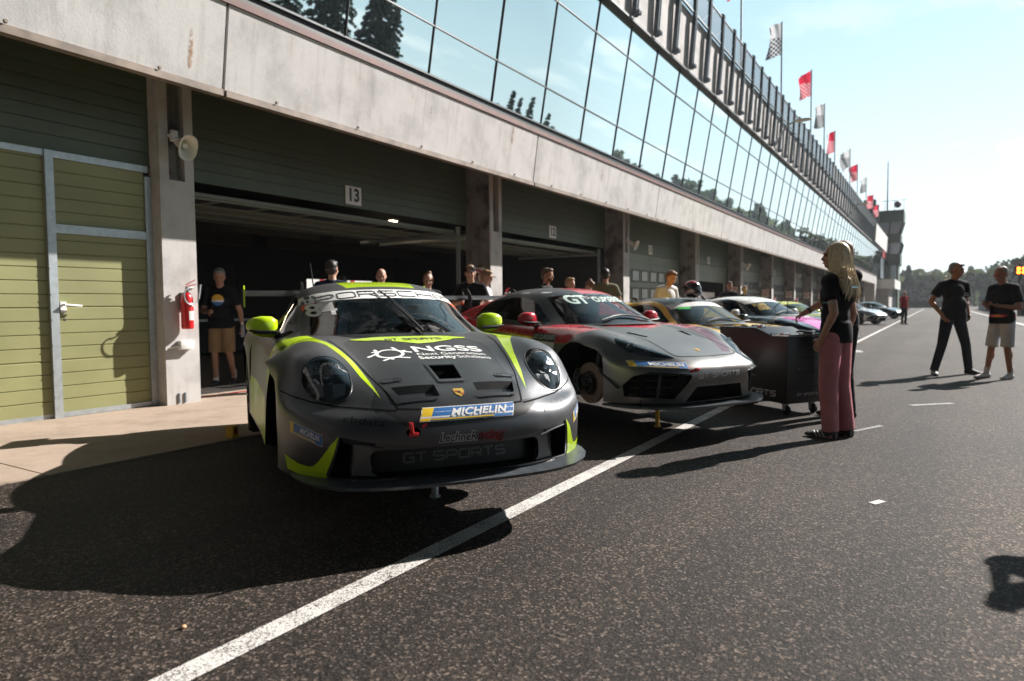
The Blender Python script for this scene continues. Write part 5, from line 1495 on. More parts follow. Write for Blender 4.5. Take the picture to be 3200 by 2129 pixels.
        for (u, v, r) in ((-.032, .052, .024), (.045, .052, .022)):
            c = on(u, v, .022); mb.tube([c + Vector((.0, r * math.cos(a), r * math.sin(a))) for a in np.linspace(0, 2 * math.pi, 15)], .004, 6)
            mb.ball(c - Vector((.008, 0, 0)), (.008, r * .7, r * .7), 10, 6)
        c = on(0, .0, .03); mb.tube([c + Vector((0, u, v)) for u, v in rrect(-.034, .034, -.026, .026, .018, 3)] + [c + Vector((0, .034, .008))], .0035, 6)
        mb.ball(c - Vector((.01, 0, 0)), (.012, .026, .02), 12, 7)
        mb.build('lamp_projector', CM['led'], hd, 40)
        mb = MB(); pts = []
        for u, v in HL[s] + HL[s][:1]:
            h, n, fi, d = bvh.ray_cast(Vector((1, u, v)), Vector((-1, 0, 0))); pts.append(h + Vector((.001, 0, 0)))
        mb.tube(pts, .0045, 6); mb.build('lamp_bezel', CM['lampdk'], hd, 40)
    # inner bumper: surround with the meshed centre intake, and the daytime lamps in the side slots
    def nose_b(y, z, back=0):
        h, n, fi, d = bvh.ray_cast(Vector((1, y, z)), Vector((-1, 0, 0)))
        return (-h.x if h is not None else .1) + back
    sur = grid_bm([[(-(nose_b(y * (1 + .05 * 0), z, .105 - .085 * (1 - (z - .215) / .21) ** 1.5)), y, z) for y in np.linspace(-.56, .56, 41)] for z in np.linspace(.215, .44, 9)])
    sb = bm_bvh(sur)
    hole = smooth_poly([(-.445, .245), (-.40, .232), (0, .222), (.40, .232), (.445, .245), (.468, .29), (.468, .335), (.445, .368), (.30, .373), (0, .368), (-.30, .373), (-.405, .372), (-.445, .34), (-.46, .29)], 2)
    hole = [p for p in rrect(-.462, .462, .238, .368, .04, 4)]
    cut_opening(sur, hole, (1, 2), lambda c: True, (-.05, 0, 0), 1, .985, False)
    # side returns
    me = bpy.data.meshes.new('s'); sur.to_mesh(me); sur.free()
    so = finish('intake_surround', me, [CM['char'], M['black']], root, 40, 0, False)
    sol = so.modifiers.new('t', 'SOLIDIFY'); sol.thickness = .03; sol.offset = -1
    mb = MB()
    G_ = [[(-(nose_b(y, .30, .15)), y, z) for y in np.linspace(-.475, .475, 25)] for z in (.23, .375)]
    mb.grid(G_); gr = mb.build('intake_mesh', CM['hexm'], root, 60)
    gbm = bmesh.new(); gbm.from_mesh(gr.data); gv = bm_bvh(gbm); gbm.free()
    for wd, u0, ww in (('GT', -.225, .115), ('SPORTS', .075, .40)):
        t = wide_text(wd, ww, .045, .011); decal('mesh_lettering', shift2d(t, u0, .306), gv, RAYF, CM['hexl'], gr, .002, .05)
    for s in (-1, 1):
        mb = MB(); pts = [(.455, .433), (.50, .443), (.56, .450), (.60, .455)]
        mb.tube([(-(nose_b(s * u, v, .012)), s * u, v - .014) for u, v in pts], [.010, .013, .013, .009], 8)
        mb.build('daytime_lamp', CM['lampdk'], root, 50)
        mb = MB(); mb.tube([(-(nose_b(s * u, v, -.002)), s * u, v - .026) for u, v in [(.42, .428)] + pts], .004, 6); mb.build('lamp_trim', CM['carbon'], root, 50)
    # splitter
    mb = MB(); out = []
    for r_ in rows[0]: pass
    ys = [0, .22, .39, .52, .64, .735, .795, .825, .838, .842]; bs = [-.055, -.05, -.03, .005, .06, .135, .23, .34, .48, .62]
    pl = [(-b, y) for b, y in zip(bs, ys)] + [(-.62, .60), (-.75, .55), (-.75, 0)]
    full = pl + [(x, -y) for x, y in pl[::-1] if y > 0]
    def edge(x, y): return max(0, (-x - .05) * .10 if abs(y) > .5 else 0)
    top = [(x, y, .222 + (.03 * max(0, (abs(y) - .55) / .32) ** 2 if abs(y) > .55 else 0)) for x, y in full]
    bot_ = [(x * 1.0 - (.008 if x > -.6 else 0), y * .99, .205 + (.03 * max(0, (abs(y) - .55) / .32) ** 2 if abs(y) > .55 else 0)) for x, y in full]
    mb.v = top + bot_; k = len(full)
    cx = len(mb.v); mb.v += [(-.4, 0, .222), (-.4, 0, .205)]
    for i in range(k):
        j = (i + 1) % k
        mb.f += [(i, j, cx), (k + j, k + i, cx + 1), (i, k + i, k + j, j)]; mb.m += [0, 0, 0]
    mb.build('splitter', CM['dirtycarbon'], root, 30)
    # tow loop
    mb = MB(); x0 = -nose_b(-.277, .47) + .004
    mb.box(x0 - .02, x0 + .008, -.300, -.252, .452, .470); mb.bar((x0 + .004, -.284, .466), (x0 + .025, -.298, .524), .02, .008)
    mb.build('tow_loop', M['red'], root, 30, .002)
    # mirrors, wheels, underbody, jacks
    rot_mirror(root, -1, CM['green'], (1.94, -.875, .946), .95); rot_mirror(root, 1, CM['green'], (1.94, .865, .95), .95)
    for s in (-1, 1):
        wheel(root, 3.42, s * .80, .30, .345, .30, s)
        mb = MB(); c = Vector((-.985, s * .70, .36)); Mx = Matrix.Translation(c) @ Matrix.Rotation(R(90), 4, 'X')
        mb.lathe([(.08, -.02), (.185, -.02), (.185, .02), (.08, .02)], Mx, 32)
        d = mb.build('brake_disc', CM['disc'], root, 35)
        mb = MB(); mb.lathe([(.001, -s * .09), (.05, -s * .09), (.06, -s * .02), (.10, 0), (.10, s * .05)], Mx, 20); mb.box(c.x - .22, c.x - .10, c.y - .05, c.y + .05, c.z - .10, c.z + .10)
        mb.build('wheel_hub', CM['hub'], root, 35)
    mb = MB(); mb.box(-4.25, -.35, -.52, .52, .19, .55); mb.box(-3.0, -1.42, -.86, .86, .19, .24); mb.box(-4.25, -3.85, -.8, .8, .25, .6); mb.box(-.62, -.30, -.70, .70, .215, .50)
    mb.build('underbody_light_block', M['blackm'], root, 0)  # floor plate plus black boxes added inside the shell to block light
    mb = MB()
    for b, y in ((.90, .08), (3.75, -.35), (3.75, .35)):
        mb.cone((-b, y, .22), (-b, y, -lift + .012), .022, .022, 14); mb.cone((-b, y, -lift + .012), (-b, y, -lift), .035, .035, 14)
    mb.build('air_jack', M['galv'], root, 40)
    interior(root, 1.25, 2.55, .32, 1.235, .60)
    rear_wing(root, 4.33, 1.225, .93, CM['mblack'], 4.2, plate=CM['green'])
    mb = MB(); mb.tube([(-2.75, -.42, 1.24), (-2.80, -.44, 1.46)], [.006, .003], 6); mb.build('aerial', M['black'], root, 30)
    return root
# ---------------------------------------------------------------- mid-engined coupes
def build_coupe(loc, psi, lift, label, st):
    root = empty('race_car', (loc[0], loc[1], lift), psi, label, 'race car')
    low = st.get('low', False)
    Y = [0, .22, .385, .50, .615, .73, .805, .85, .868]
    def row(bz, ys=Y): return [(b, y, z) for (b, z), y in zip(bz, ys)]
    rows = [
     row([(.08, .225), (.085, .225), (.105, .225), (.145, .225), (.215, .225), (.325, .225), (.43, .225), (.51, .225), (.58, .225)]),
     row([(.05, .325), (.055, .325), (.075, .325), (.115, .325), (.18, .325), (.30, .325), (.415, .325), (.505, .325), (.58, .325)]),
     row([(.015, .43), (.02, .43), (.04, .43), (.08, .43), (.155, .43), (.285, .43), (.41, .435), (.505, .44), (.58, .44)]),
     row([(.02, .515), (.026, .515), (.05, .515), (.10, .52), (.18, .525), (.31, .535), (.425, .545), (.51, .56), (.58, .57)]),
     row([(.09, .583), (.095, .583), (.13, .583), (.19, .58), (.29, .583), (.40, .59), (.48, .60), (.54, .605), (.59, .61)]),
     row([(.25, .650), (.25, .650), (.26, .650), (.31, .655), (.39, .665), (.48, .660), (.54, .645), (.58, .64), (.61, .635)]),
     row([(.5, .735), (.5, .735), (.505, .733), (.52, .735), (.555, .748), (.60, .742), (.64, .71), (.66, .69), (.67, .67)]),
     row([(.75, .79), (.75, .79), (.755, .788), (.765, .80), (.78, .825), (.81, .812), (.83, .77), (.84, .74), (.85, .71)], [0, .22, .39, .51, .64, .77, .85, .885, .895]),
     row([(1.0, .835), (1.0, .833), (1.0, .828), (1.0, .838), (1.0, .855), (1.0, .832), (1.0, .78), (1.0, .745), (1.0, .72)], [0, .22, .39, .52, .645, .77, .855, .89, .905]),
     row([(1.22, .87), (1.22, .868), (1.22, .86), (1.22, .862), (1.22, .865), (1.22, .83), (1.22, .74), (1.22, .60), (1.22, .26)], [0, .22, .40, .53, .655, .765, .845, .885, .90]),
     row([(1.45, .90), (1.45, .898), (1.45, .89), (1.45, .878), (1.45, .87), (1.45, .83), (1.45, .73), (1.45, .52), (1.45, .18)], [0, .22, .40, .54, .67, .775, .845, .875, .89]),
     row([(2.0, .91), (2.0, .91), (2.0, .90), (2.0, .89), (2.0, .88), (2.0, .835), (2.0, .73), (2.0, .52), (2.0, .17)], [0, .22, .40, .56, .70, .79, .85, .87, .885]),
     row([(2.6, .94), (2.6, .94), (2.6, .93), (2.6, .91), (2.6, .90), (2.6, .855), (2.6, .745), (2.6, .53), (2.6, .17)], [0, .22, .40, .58, .73, .82, .87, .885, .91]),
     row([(3.05, .97), (3.05, .97), (3.05, .96), (3.05, .945), (3.05, .935), (3.05, .885), (3.05, .77), (3.05, .58), (3.05, .20)], [0, .22, .42, .60, .75, .865, .92, .93, .93]),
     row([(3.4, .99), (3.4, .99), (3.4, .98), (3.4, .96), (3.4, .945), (3.4, .895), (3.4, .79), (3.4, .62), (3.4, .28)], [0, .22, .42, .60, .76, .87, .925, .935, .93]),
     row([(3.85, .97), (3.85, .97), (3.85, .965), (3.85, .95), (3.85, .93), (3.85, .875), (3.85, .77), (3.85, .62), (3.85, .32)], [0, .22, .42, .60, .74, .85, .905, .915, .90]),
     row([(4.2, .90), (4.2, .90), (4.2, .898), (4.2, .89), (4.2, .87), (4.2, .81), (4.2, .72), (4.2, .60), (4.2, .33)], [0, .22, .42, .58, .70, .79, .84, .85, .83]),
     row([(4.36, .80), (4.36, .80), (4.355, .798), (4.34, .79), (4.32, .77), (4.30, .71), (4.28, .65), (4.26, .55), (4.25, .36)], [0, .22, .42, .56, .66, .74, .78, .79, .78]),
     row([(4.30, .33), (4.30, .33), (4.29, .33), (4.28, .33), (4.26, .33), (4.24, .33), (4.22, .33), (4.21, .33), (4.20, .33)], [0, .22, .38, .5, .6, .65, .68, .70, .72]),
    ]
    nr, nc = (4, 4) if low else (6, 6)
    G = net_surface(rows, nr, nc); bm = grid_bm(G, lambda i, j, c: 0, nr, nc); bvh = bm_bvh(bm)
    P = poly2d
    # painted fields: 3 hood, 4 side upper, 5 side lower, 6 cowl field, 7 stripe
    if 'hood' in st:
        hd = [(.30, .185), (.07, .148), (-.236, .150), (-.385, .20), (-.385, .38), (-.375, .59), (-.42, .9), (-.46, 1.3), (.46, 1.3), (.42, .9), (.375, .59), (.375, .33)]
        paint_region(bm, [(-v, u) for u, v in hd], (0, 1), lambda c: c.z > .55 and abs(c.y) < .6, 3)
    if 'cowl' in st:
        paint_region(bm, [(-v, u) for u, v in st.get('cowl_poly', [(-.34, 1.19), (-.27, 1.36), (.25, 1.36), (.43, 1.18), (.09, .99)])], (0, 1), lambda c: c.z > .55 and abs(c.y) < .7, 6)
    if 'stripe' in st:
        paint_region(bm, [(-v, u) for u, v in [(.57, 1.25), (.72, 1.25), (.60, .67), (.42, .33), (.325, .20), (.235, .22), (.437, .625)]], (0, 1), lambda c: c.z > .55 and c.y > .1, 7)
    for s in (-1, 1):
        sd = lambda c, s=s: c.y * s > .52
        paint_region(bm, [(-.80, 1.0), (-.80, .885), (-.97, .815), (-1.10, .715), (-1.30, .705), (-1.75, .735), (-2.4, .785), (-3.0, .80), (-4.5, .80), (-4.5, 1.0)], (0, 2), sd, 4)
        paint_region(bm, [(-1.10, .714), (-1.30, .704), (-1.75, .734), (-2.4, .784), (-3.0, .80), (-4.5, .80), (-4.5, .1), (-1.10, .1)], (0, 2), sd, 5)
    HL = {}
    base = [(.672, .775), (.60, .742), (.50, .680), (.405, .610), (.50, .602), (.60, .614), (.68, .648), (.718, .70), (.712, .748)]
    for s in (-1, 1):
        HL[s] = [(s * u, v) for u, v in smooth_poly(base, 3)]
        cut_opening(bm, HL[s], (1, 2), lambda c, s=s: c.x > -.85 and c.y * s > .3, (-.09, 0, 0), 1, .86)
        cut_opening(bm, [(-p[0], p[1]) for p in ellipse(.955, .345, .378, .39, 36)], (0, 2), lambda c, s=s: c.y * s > .52, (0, -s * .34, 0), 2, 1.0, False)
        cut_opening(bm, [(-p[0], p[1]) for p in ellipse(3.38, .345, .375, .39, 36)], (0, 2), lambda c, s=s: c.y * s > .6, (0, -s * .34, 0), 2, 1.0, False)
        cut_opening(bm, [(s * u, v) for u, v in [(.345, .46), (.40, .485), (.66, .500), (.755, .46), (.80, .38), (.79, .285), (.47, .265)]], (1, 2), lambda c, s=s: c.x > -.6 and c.y * s > .2, (-.13, 0, 0), 2, .92)
        cut_opening(bm, [(-v, s * u) for u, v in [(.375, .85), (.315, .88), (.26, .66), (.30, .645)]], (0, 1), lambda c, s=s: c.z > .5 and c.y * s > .1, (.0, 0, -.05), 2, .9)
        for k in range(4):
            b = .98 + .055 * k
            cut_opening(bm, [(-b, s * .56), (-b - .03, s * .56), (-b - .015, s * .70), (-b + .015, s * .70)], (0, 1), lambda c, s=s: c.z > .6 and c.y * s > .3, (0, 0, -.03), 2, .9)
        # side intake ahead of the rear wheel
        cut_opening(bm, [(-2.72, .80), (-2.95, .72), (-2.93, .56), (-2.70, .66)], (0, 2), lambda c, s=s: c.y * s > .6, (.03, -s * .10, 0), 2, .9)
    cut_opening(bm, [(-.275, .365), (.275, .365), (.36, .235), (-.36, .235)], (1, 2), lambda c: c.x > -.5, (-.15, 0, 0), 2, .95)
    me = bpy.data.meshes.new('body'); bm.to_mesh(me); bm.free()
    bod = st['body']
    body = finish('body', me, [bod, CM['lampbowl'], M['blackm'], st.get('hood', bod), st.get('side_up', bod), st.get('side_low', bod), st.get('cowl', bod), st.get('stripe', bod)], root, 32, 0, False)
    g = [
     [(1.16, 0, .875), (1.18, .25, .873), (1.29, .45, .868), (1.53, .655, .862), (1.57, .71, .855), (1.60, .765, .835)],
     [(1.48, 0, 1.03), (1.50, .24, 1.025), (1.59, .43, 1.01), (1.78, .59, .985), (1.84, .68, .92), (1.90, .775, .84)],
     [(1.85, 0, 1.195), (1.87, .22, 1.19), (1.92, .38, 1.173), (2.03, .525, 1.135), (2.1, .65, 1.02), (2.15, .78, .845)],
     [(2.25, 0, 1.262), (2.25, .22, 1.258), (2.27, .37, 1.242), (2.32, .52, 1.195), (2.35, .65, 1.06), (2.38, .79, .85)],
     [(2.75, 0, 1.262), (2.75, .22, 1.257), (2.75, .36, 1.238), (2.75, .51, 1.18), (2.75, .655, 1.05), (2.75, .81, .865)],
     [(3.2, 0, 1.19), (3.2, .215, 1.185), (3.2, .35, 1.165), (3.2, .49, 1.12), (3.2, .64, 1.04), (3.2, .80, .90)],
     [(3.65, 0, 1.08), (3.65, .20, 1.075), (3.65, .34, 1.065), (3.65, .48, 1.045), (3.65, .60, 1.0), (3.65, .72, .93)],
     [(4.1, 0, .96), (4.1, .2, .955), (4.1, .33, .95), (4.1, .44, .93), (4.1, .55, .90), (4.1, .65, .86)],
    ]
    gn, gc = (5, 4) if low else (8, 6)
    GG = net_surface(g, gn, gc)
    def gm(i, j, c):
        if i < 2 and j < 2.78: return 2 if (j > 2.62 or i < .12) else 1
        if .5 < i < 4.75 and 3.3 < j < 4.72 and (c.z - .86) > 0: return 3
        if 4.7 < i < 6.3 and j < 2.2: return 3
        if j > 3.25 and i < 4.8: return 5
        if j > 2.78 and i < 4.6: return 5
        if i >= 4.4 and j > 2.2: return 6
        if -.12 < c.y < .42 and st.get('roof_c'): return 4
        return 0
    gb = grid_bm(GG, gm, gn, gc); gbvh = bm_bvh(gb)
    ws = split_bm(gb, [1, 2], 'windshield', [CM['glass'], CM['dblack']], root)
    split_bm(gb, [3], 'side_window', [CM['sglass']], root)
    me = bpy.data.meshes.new('roof'); gb.to_mesh(me); gb.free()
    rf = st.get('roof', bod)
    roof = finish('roof', me, [rf, rf, rf, rf, st.get('roof_c') or rf, st.get('pillar', rf), st.get('quarter', bod)], root, 40, 0, False)
    def nb(y, z, back=0):
        h, n, fi, d = bvh.ray_cast(Vector((1, y, z)), Vector((-1, 0, 0)))
        return (-h.x if h is not None else .1) + back
    for s in (-1, 1):
        hd = bpy.data.objects.new('headlamp', None); link(hd, root)
        lens_patch('headlamp_lens', HL[s], bvh, RAYF, .010, CM['lens'], hd, 4)
        mb = MB()
        for (u, v, r) in ((.635, .695, .042), (.55, .655, .026)):
            c = Vector((-nb(s * u, v, .03), s * u, v)); mb.tube([c + Vector((0, r * math.cos(a), r * math.sin(a))) for a in np.linspace(0, 2 * math.pi, 15)], .006, 6)
            mb.ball(c - Vector((.01, 0, 0)), (.015, r * .75, r * .75), 12, 7)
        mb.build('lamp_projector', CM['led'], hd, 40)
        if not low:
            decal('panel_gap', stroke2d([[(s * p[0], p[1]) for p in herm(np.array([(0, .146, 0), (.236, .16, 0), (.36, .19, 0), (.392, .24, 0), (.39, .38, 0), (.378, .59, 0), (.42, .9, 0), (.45, 1.12, 0)]), 4)]], .008), bvh, RAYT, CM['gap'], body, .0018, .05)
            mb = MB()
            for k in range(3):
                z = .30 + .06 * k; mb.bar((-nb(s * .50, z, .05), s * .45, z), (-nb(s * .74, z, .05), s * .76, z), .012, .006)
            mb.bar((-nb(s * .60, .3, .03), s * .585, .27), (-nb(s * .60, .45, .03), s * .575, .47), .014, .02)
            mb.build('intake_vane', M['black'], root, 30)
            mb = MB(); mb.tube([(-nb(s * u, v, -.004), s * u, v) for u, v in ((.36, .47), (.45, .482), (.60, .489), (.70, .480))], [.006, .010, .010, .005], 8); mb.build('daytime_lamp', CM['lampdk'], root, 40)
            # dive plane and flap ahead of the wheel
            mb = MB(); G2 = [[(-nb(s * .80, .40) + .03 - .25 * t, s * (.845 + .045 * w), .36 + .13 * t + .004) for w in (0, 1)] for t in np.linspace(0, 1, 7)]
            mb.grid(G2); o = mb.build('dive_plane', CM['carbon'], root, 40); sd_ = o.modifiers.new('t', 'SOLIDIFY'); sd_.thickness = .006
        rot_mirror(root, s, st.get('mirror', bod), (1.80, s * .85, .925), .92)
        wheel(root, 3.38, s * .76, .335 - (lift if not st.get('jacked') else .03), .335, .29, s, st.get('rim', 'hub'))
        if not st.get('jacked'):
            wheel(root, .955, s * .755, .335 - lift, .335, .26, s, st.get('rim', 'hub'))
        else:
            mb = MB(); c = Vector((-.955, s * .70, .345)); Mx = Matrix.Translation(c) @ Matrix.Rotation(R(90), 4, 'X')
            mb.lathe([(.115, -.016), (.19, -.016), (.19, .016), (.115, .016), (.115, -.016)], Mx, 40)
            mb.build('brake_disc', CM['disc'], root, 35)
            mb = MB(); q = -s
            mb.lathe([(.001, q * .085), (.03, q * .085), (.034, q * .05), (.075, q * .045), (.085, q * .015), (.125, q * .012), (.125, q * -.02)], Mx, 24)
            for k in range(5):
                a = k * 2 * math.pi / 5
                p = Mx @ Vector((.058 * math.cos(a), .058 * math.sin(a), q * .045)); mb.cone(p, p + Vector((0, s * .035, 0)), .009, .009, 8)
            mb.build('wheel_hub', CM['hub'], root, 35)
            mb = MB()
            mb.grid([[(c.x - r * math.cos(a), c.y + s * w, c.z + r * math.sin(a)) for r, w in ((.12, -.05), (.12, .065), (.16, .075), (.20, .065), (.215, 0), (.20, -.05))] for a in np.linspace(R(-38), R(38), 9)], 0, True)
            for k in range(3):
                a = R(-24 + 24 * k); mb.cone((c.x - .16 * math.cos(a), c.y + s * .06, c.z + .16 * math.sin(a)), (c.x - .16 * math.cos(a), c.y + s * .083, c.z + .16 * math.sin(a)), .022, .02, 12)
            mb.build('brake_caliper', M['darkmetal'], root, 40)
            mb = MB()
            for dz in (-.12, .13): mb.bar((-.90, s * .66, .345 + dz * .8), (-.96, s * .40, .345 + dz), .03, .022)
            mb.tube([(-.99, s * .55, .70), (-.97, s * .62, .40)], .03, 10); mb.build('suspension_arm', M['darkmetal'], root, 40)
    # splitter, underbody
    mb = MB(); ys = [0, .22, .38, .50, .61, .70, .77, .82, .85, .86]; bs = [-.055, -.05, -.03, .005, .06, .135, .23, .33, .46, .60]
    pl = [(-b, y) for b, y in zip(bs, ys)] + [(-.62, .60), (-.75, .55), (-.75, 0)]; full = pl + [(x, -y) for x, y in pl[::-1] if y > 0]
    mb.prism(full, lambda u, v, k: (u, v, .208 - .018 * k)); mb.build('splitter', st.get('splitter', CM['dirtycarbon']), root, 30)
    mb = MB(); mb.box(-4.15, -.35, -.50, .50, .19, .55); mb.box(-3.0, -1.42, -.84, .84, .18, .22); mb.box(-.58, -.28, -.70, .70, .20, .50); mb.box(-4.15, -3.8, -.75, .75, .25, .6)
    mb.build('underbody_light_block', M['blackm'], root, 0)  # black boxes added under the skin so no light shows through
    interior(root, 1.22, 2.42, .30, 1.21, .58, not low)
    if st.get('wing', True): rear_wing(root, 4.12, st.get('wz', 1.20), .84, st.get('wingm', M['black']), 4.0, plate=st.get('plate'))
    if st.get('jacked'):
        for b, y in ((.86, .05), (3.6, .3)):
            mb = MB(); mb.cone((-b, y, .22), (-b, y, -lift + .012), .022, .022, 14); mb.cone((-b, y, -lift + .012), (-b, y, -lift), .035, .035, 14)
            mb.build('air_jack', CM['gold'] if b < 2 else M['galv'], root, 40)
    if not low:
        mb = MB(); pts = []
        for i in range(8):
            u = .30 - .62 * i / 7; v = .905 + .05 * math.sin(i / 7 * 3.1)
            h, n, fi, d = gbvh.ray_cast(Vector((1, u, v)), Vector((-1, 0, 0)))
            if h is not None: pts.append(h + Vector((.02, 0, .012)))
        mb.tube(pts, .010, 6); mb.build('wiper', M['black'], root, 40)
    return root, body, bvh, gbvh, ws, roof

def sun_strip(ws, gbvh, mat, top=1.195, bot=1.135, fall=.055, half=.50):
    us = np.linspace(-half, half, 13)
    f = lambda u: fall * (abs(u) / half) ** 2.2
    decal('sun_strip', poly2d([(u, top - f(u)) for u in us] + [(u, bot - f(u)) for u in us[::-1]]), gbvh, RAYF, mat, ws, .0015, .04)
    return f

def cars():
    build_911((2.769, 1.988), R(-125.433), .1158)
    # charcoal and red car
    root, body, bvh, gbvh, ws, roof = build_coupe((5.986, 1.568), R(-116.23), .1319, 'grey and red racing coupe with its front wheel off and number 37 on the door',
        dict(body=CM['grey2'], side_up=CM['wred'], side_low=CM['mblack'], cowl=CM['wred'], stripe=CM['maroon'], roof=CM['mblack'], roof_c=CM['wred'], pillar=CM['mblack'], quarter=CM['wred'], mirror=CM['wred'], jacked=True, wz=1.17))
    tyre_sticker(root, bvh, RAYF, -.557, .557, .40, .050, -.2, -.05)
    t = wide_text('GT SPORTS', .50, .036, .0085, .3, .15); decal('lettering', shift2d(t, -.025, .462, R(1)), bvh, RAYF, CM['dwhite'], body, .002, .03)
    mb = MB(); x0 = -.05
    mb.bar((-.06, -.31, .49), (.01, -.325, .525), .05, .02); mb.bar((-.06, -.335, .492), (-.02, -.36, .51), .03, .02); mb.build('tow_loop', M['red'], root, 30, .003)
    decal('arrow_sticker', stroke2d([[(-.424, .558), (-.35, .532)], [(-.372, .546), (-.35, .532), (-.375, .532)]], .008), bvh, RAYF, M['redm'], body, .002, .03)
    crest(root, bvh, RAYT, -.03, .27, .04)
    for s, ray in ((-1, RAYR), (1, RAYL)):
        decal('number_plate', poly2d([(1.33, .71), (1.73, .72), (1.72, .42), (1.34, .41)]), bvh, ray, CM['dwhite'], body, .002, .06)
        decal('number_plate_head', poly2d([(1.33, .785), (1.725, .795), (1.73, .725), (1.33, .715)]), bvh, ray, CM['dblack'], body, .002, .06)
        fl = -1 if s < 0 else 1
        # read from outside: forward is to the viewer's right on this car's right-hand side
        t = text2d('37', .20, .02, 0, 1.0, 1.0); decal('number', ([(1.53 - u * (1 if s < 0 else -1), .60 + v) for u, v in t[0]], t[1]), bvh, ray, CM['dblack'], body, .004, .06)
        t = text2d('GT CUPSERIES', .058, .015, .1, 1.0, 1.0); decal('lettering', ([(1.53 - u * (1 if s < 0 else -1), .755 + v) for u, v in t[0]], t[1]), bvh, ray, CM['dlgreen'], body, .004, .06)
    t = text2d('GT', .125, .03, .2, .95, 1.35); decal('sun_strip_lettering', shift2d(t, -.285, 1.125), gbvh, RAYF, CM['dlgreen'], ws, .002, .04)
    t = text2d('CUPSERIES', .075, .025, .15, 1.05, 1.25); decal('sun_strip_lettering', shift2d(t, .13, 1.128), gbvh, RAYF, CM['dlgreen'], ws, .002, .04)
    t = text2d('L. Neumaier  R. Kollmann', .03, 0, 0, 1.0, 1.0) if False else None
    for k, (wd, u0) in enumerate(((.20, 2.3), (.13, 2.05))):
        decal('driver_name', stroke2d([[(u0 + wd * i / 10, 1.205 + .006 * (i % 2)) for i in range(8)]], .010), gbvh, RAYR, CM['dsilver'], roof, .003, .03)
    # amber car
    root, body, bvh, gbvh, ws, roof = build_coupe((9.25, 1.55), R(-124), .04, 'amber yellow racing coupe with a black roof and a crash helmet lying on it',
        dict(body=CM['amber'], hood=CM['gloss'], cowl=CM['amber'], cowl_poly=[(.05, 1.36), (.05, 1.05), (.40, 1.05), (.45, 1.3)], side_low=CM['gloss'], roof=CM['mblack'], pillar=CM['amber'], quarter=CM['amber'], mirror=CM['gloss'], wingm=CM['amber'], wz=1.16))
    f = sun_strip(ws, gbvh, CM['dwhite'], 1.20, 1.14)
    t = text2d('GT CUPSERIES', .045, .01, .1, 1.1, 1.3); decal('lettering', ([(u, 1.165 + v - f(u)) for u, v in dice2d(t, .04)[0]], dice2d(t, .04)[1]), gbvh, RAYF, CM['dlgreen'], ws, .003, 0)
    decal('sticker', poly2d([(-.43, 1.115), (-.27, 1.127), (-.27, 1.098), (-.43, 1.086)]), gbvh, RAYF, CM['dgreen'], ws, .002, .04)
    decal('lettering', stroke2d([[(-.30 + .12 * i, 2.18), (-.24 + .12 * i, 2.30)] for i in range(5)], .02), gbvh, RAYT, CM['dsilver'], roof, .002, .04)
    mb = MB(); mb.tube([(-2.3, .35, .86), (-2.0, .30, 1.02), (-1.9, .28, 1.08)], .012, 6); mb.build('harness_strap', CM['dyel'], root, 40)
    # pink car
    root, body, bvh, gbvh, ws, roof = build_coupe((13.7, 1.42), R(-120), .09, 'magenta and black racing coupe with yellow number 267 on its windshield',
        dict(body=CM['gloss'], hood=CM['pink'], side_up=CM['gloss'], side_low=CM['gloss'], roof=CM['pwhite'], pillar=CM['gloss'], quarter=CM['gloss'], mirror=CM['pwhite'], cowl=CM['pwhite'], cowl_poly=[(-.6, 1.36), (-.6, 1.12), (.6, 1.05), (.6, 1.36)], stripe=CM['gloss'], splitter=CM['pwhite']))
    paint = None
    f = sun_strip(ws, gbvh, CM['dwhite'], 1.20, 1.155)
    for bold, mat, off in ((.06, CM['dyel'], .002), (.0, CM['dblack'], .0035)):
        t = text2d('267', .14, bold, .1, 1.0, 1.1); decal('number', shift2d(t, -.32, 1.05, R(4)), gbvh, RAYF, mat, ws, off, .04)
    mb = MB(); mb.tube([(-1.62, -.15, .93), (-1.30, -.05, 1.20), (-1.22, .02, 1.22)], .008, 6); mb.tube([(-1.25, -.02, .92), (-1.24, -.02, 1.18)], .008, 6); mb.build('wiper', M['black'], root, 40)
    # far cars along the row
    root, *_ = build_coupe((21.5, 2.1), R(-122), 0, 'lime yellow racing coupe half hidden behind the woman', dict(body=CM['lime'], roof=CM['lime'], wingm=CM['lime'], low=True, wz=1.22))
    root, *_ = build_coupe((42.5, 2.5), R(-120), 0, 'silver nosed black coupe, nearer of two parked far down the row', dict(body=CM['silver'], side_up=CM['gloss'], side_low=CM['gloss'], roof=CM['gloss'], low=True, wing=False, mirror=CM['gloss']))
    root, *_ = build_coupe((57.5, 2.3), R(-120), 0, 'dark teal coupe, farthest car parked down the row', dict(body=CM['teal'], roof=CM['teal'], low=True, wing=False))
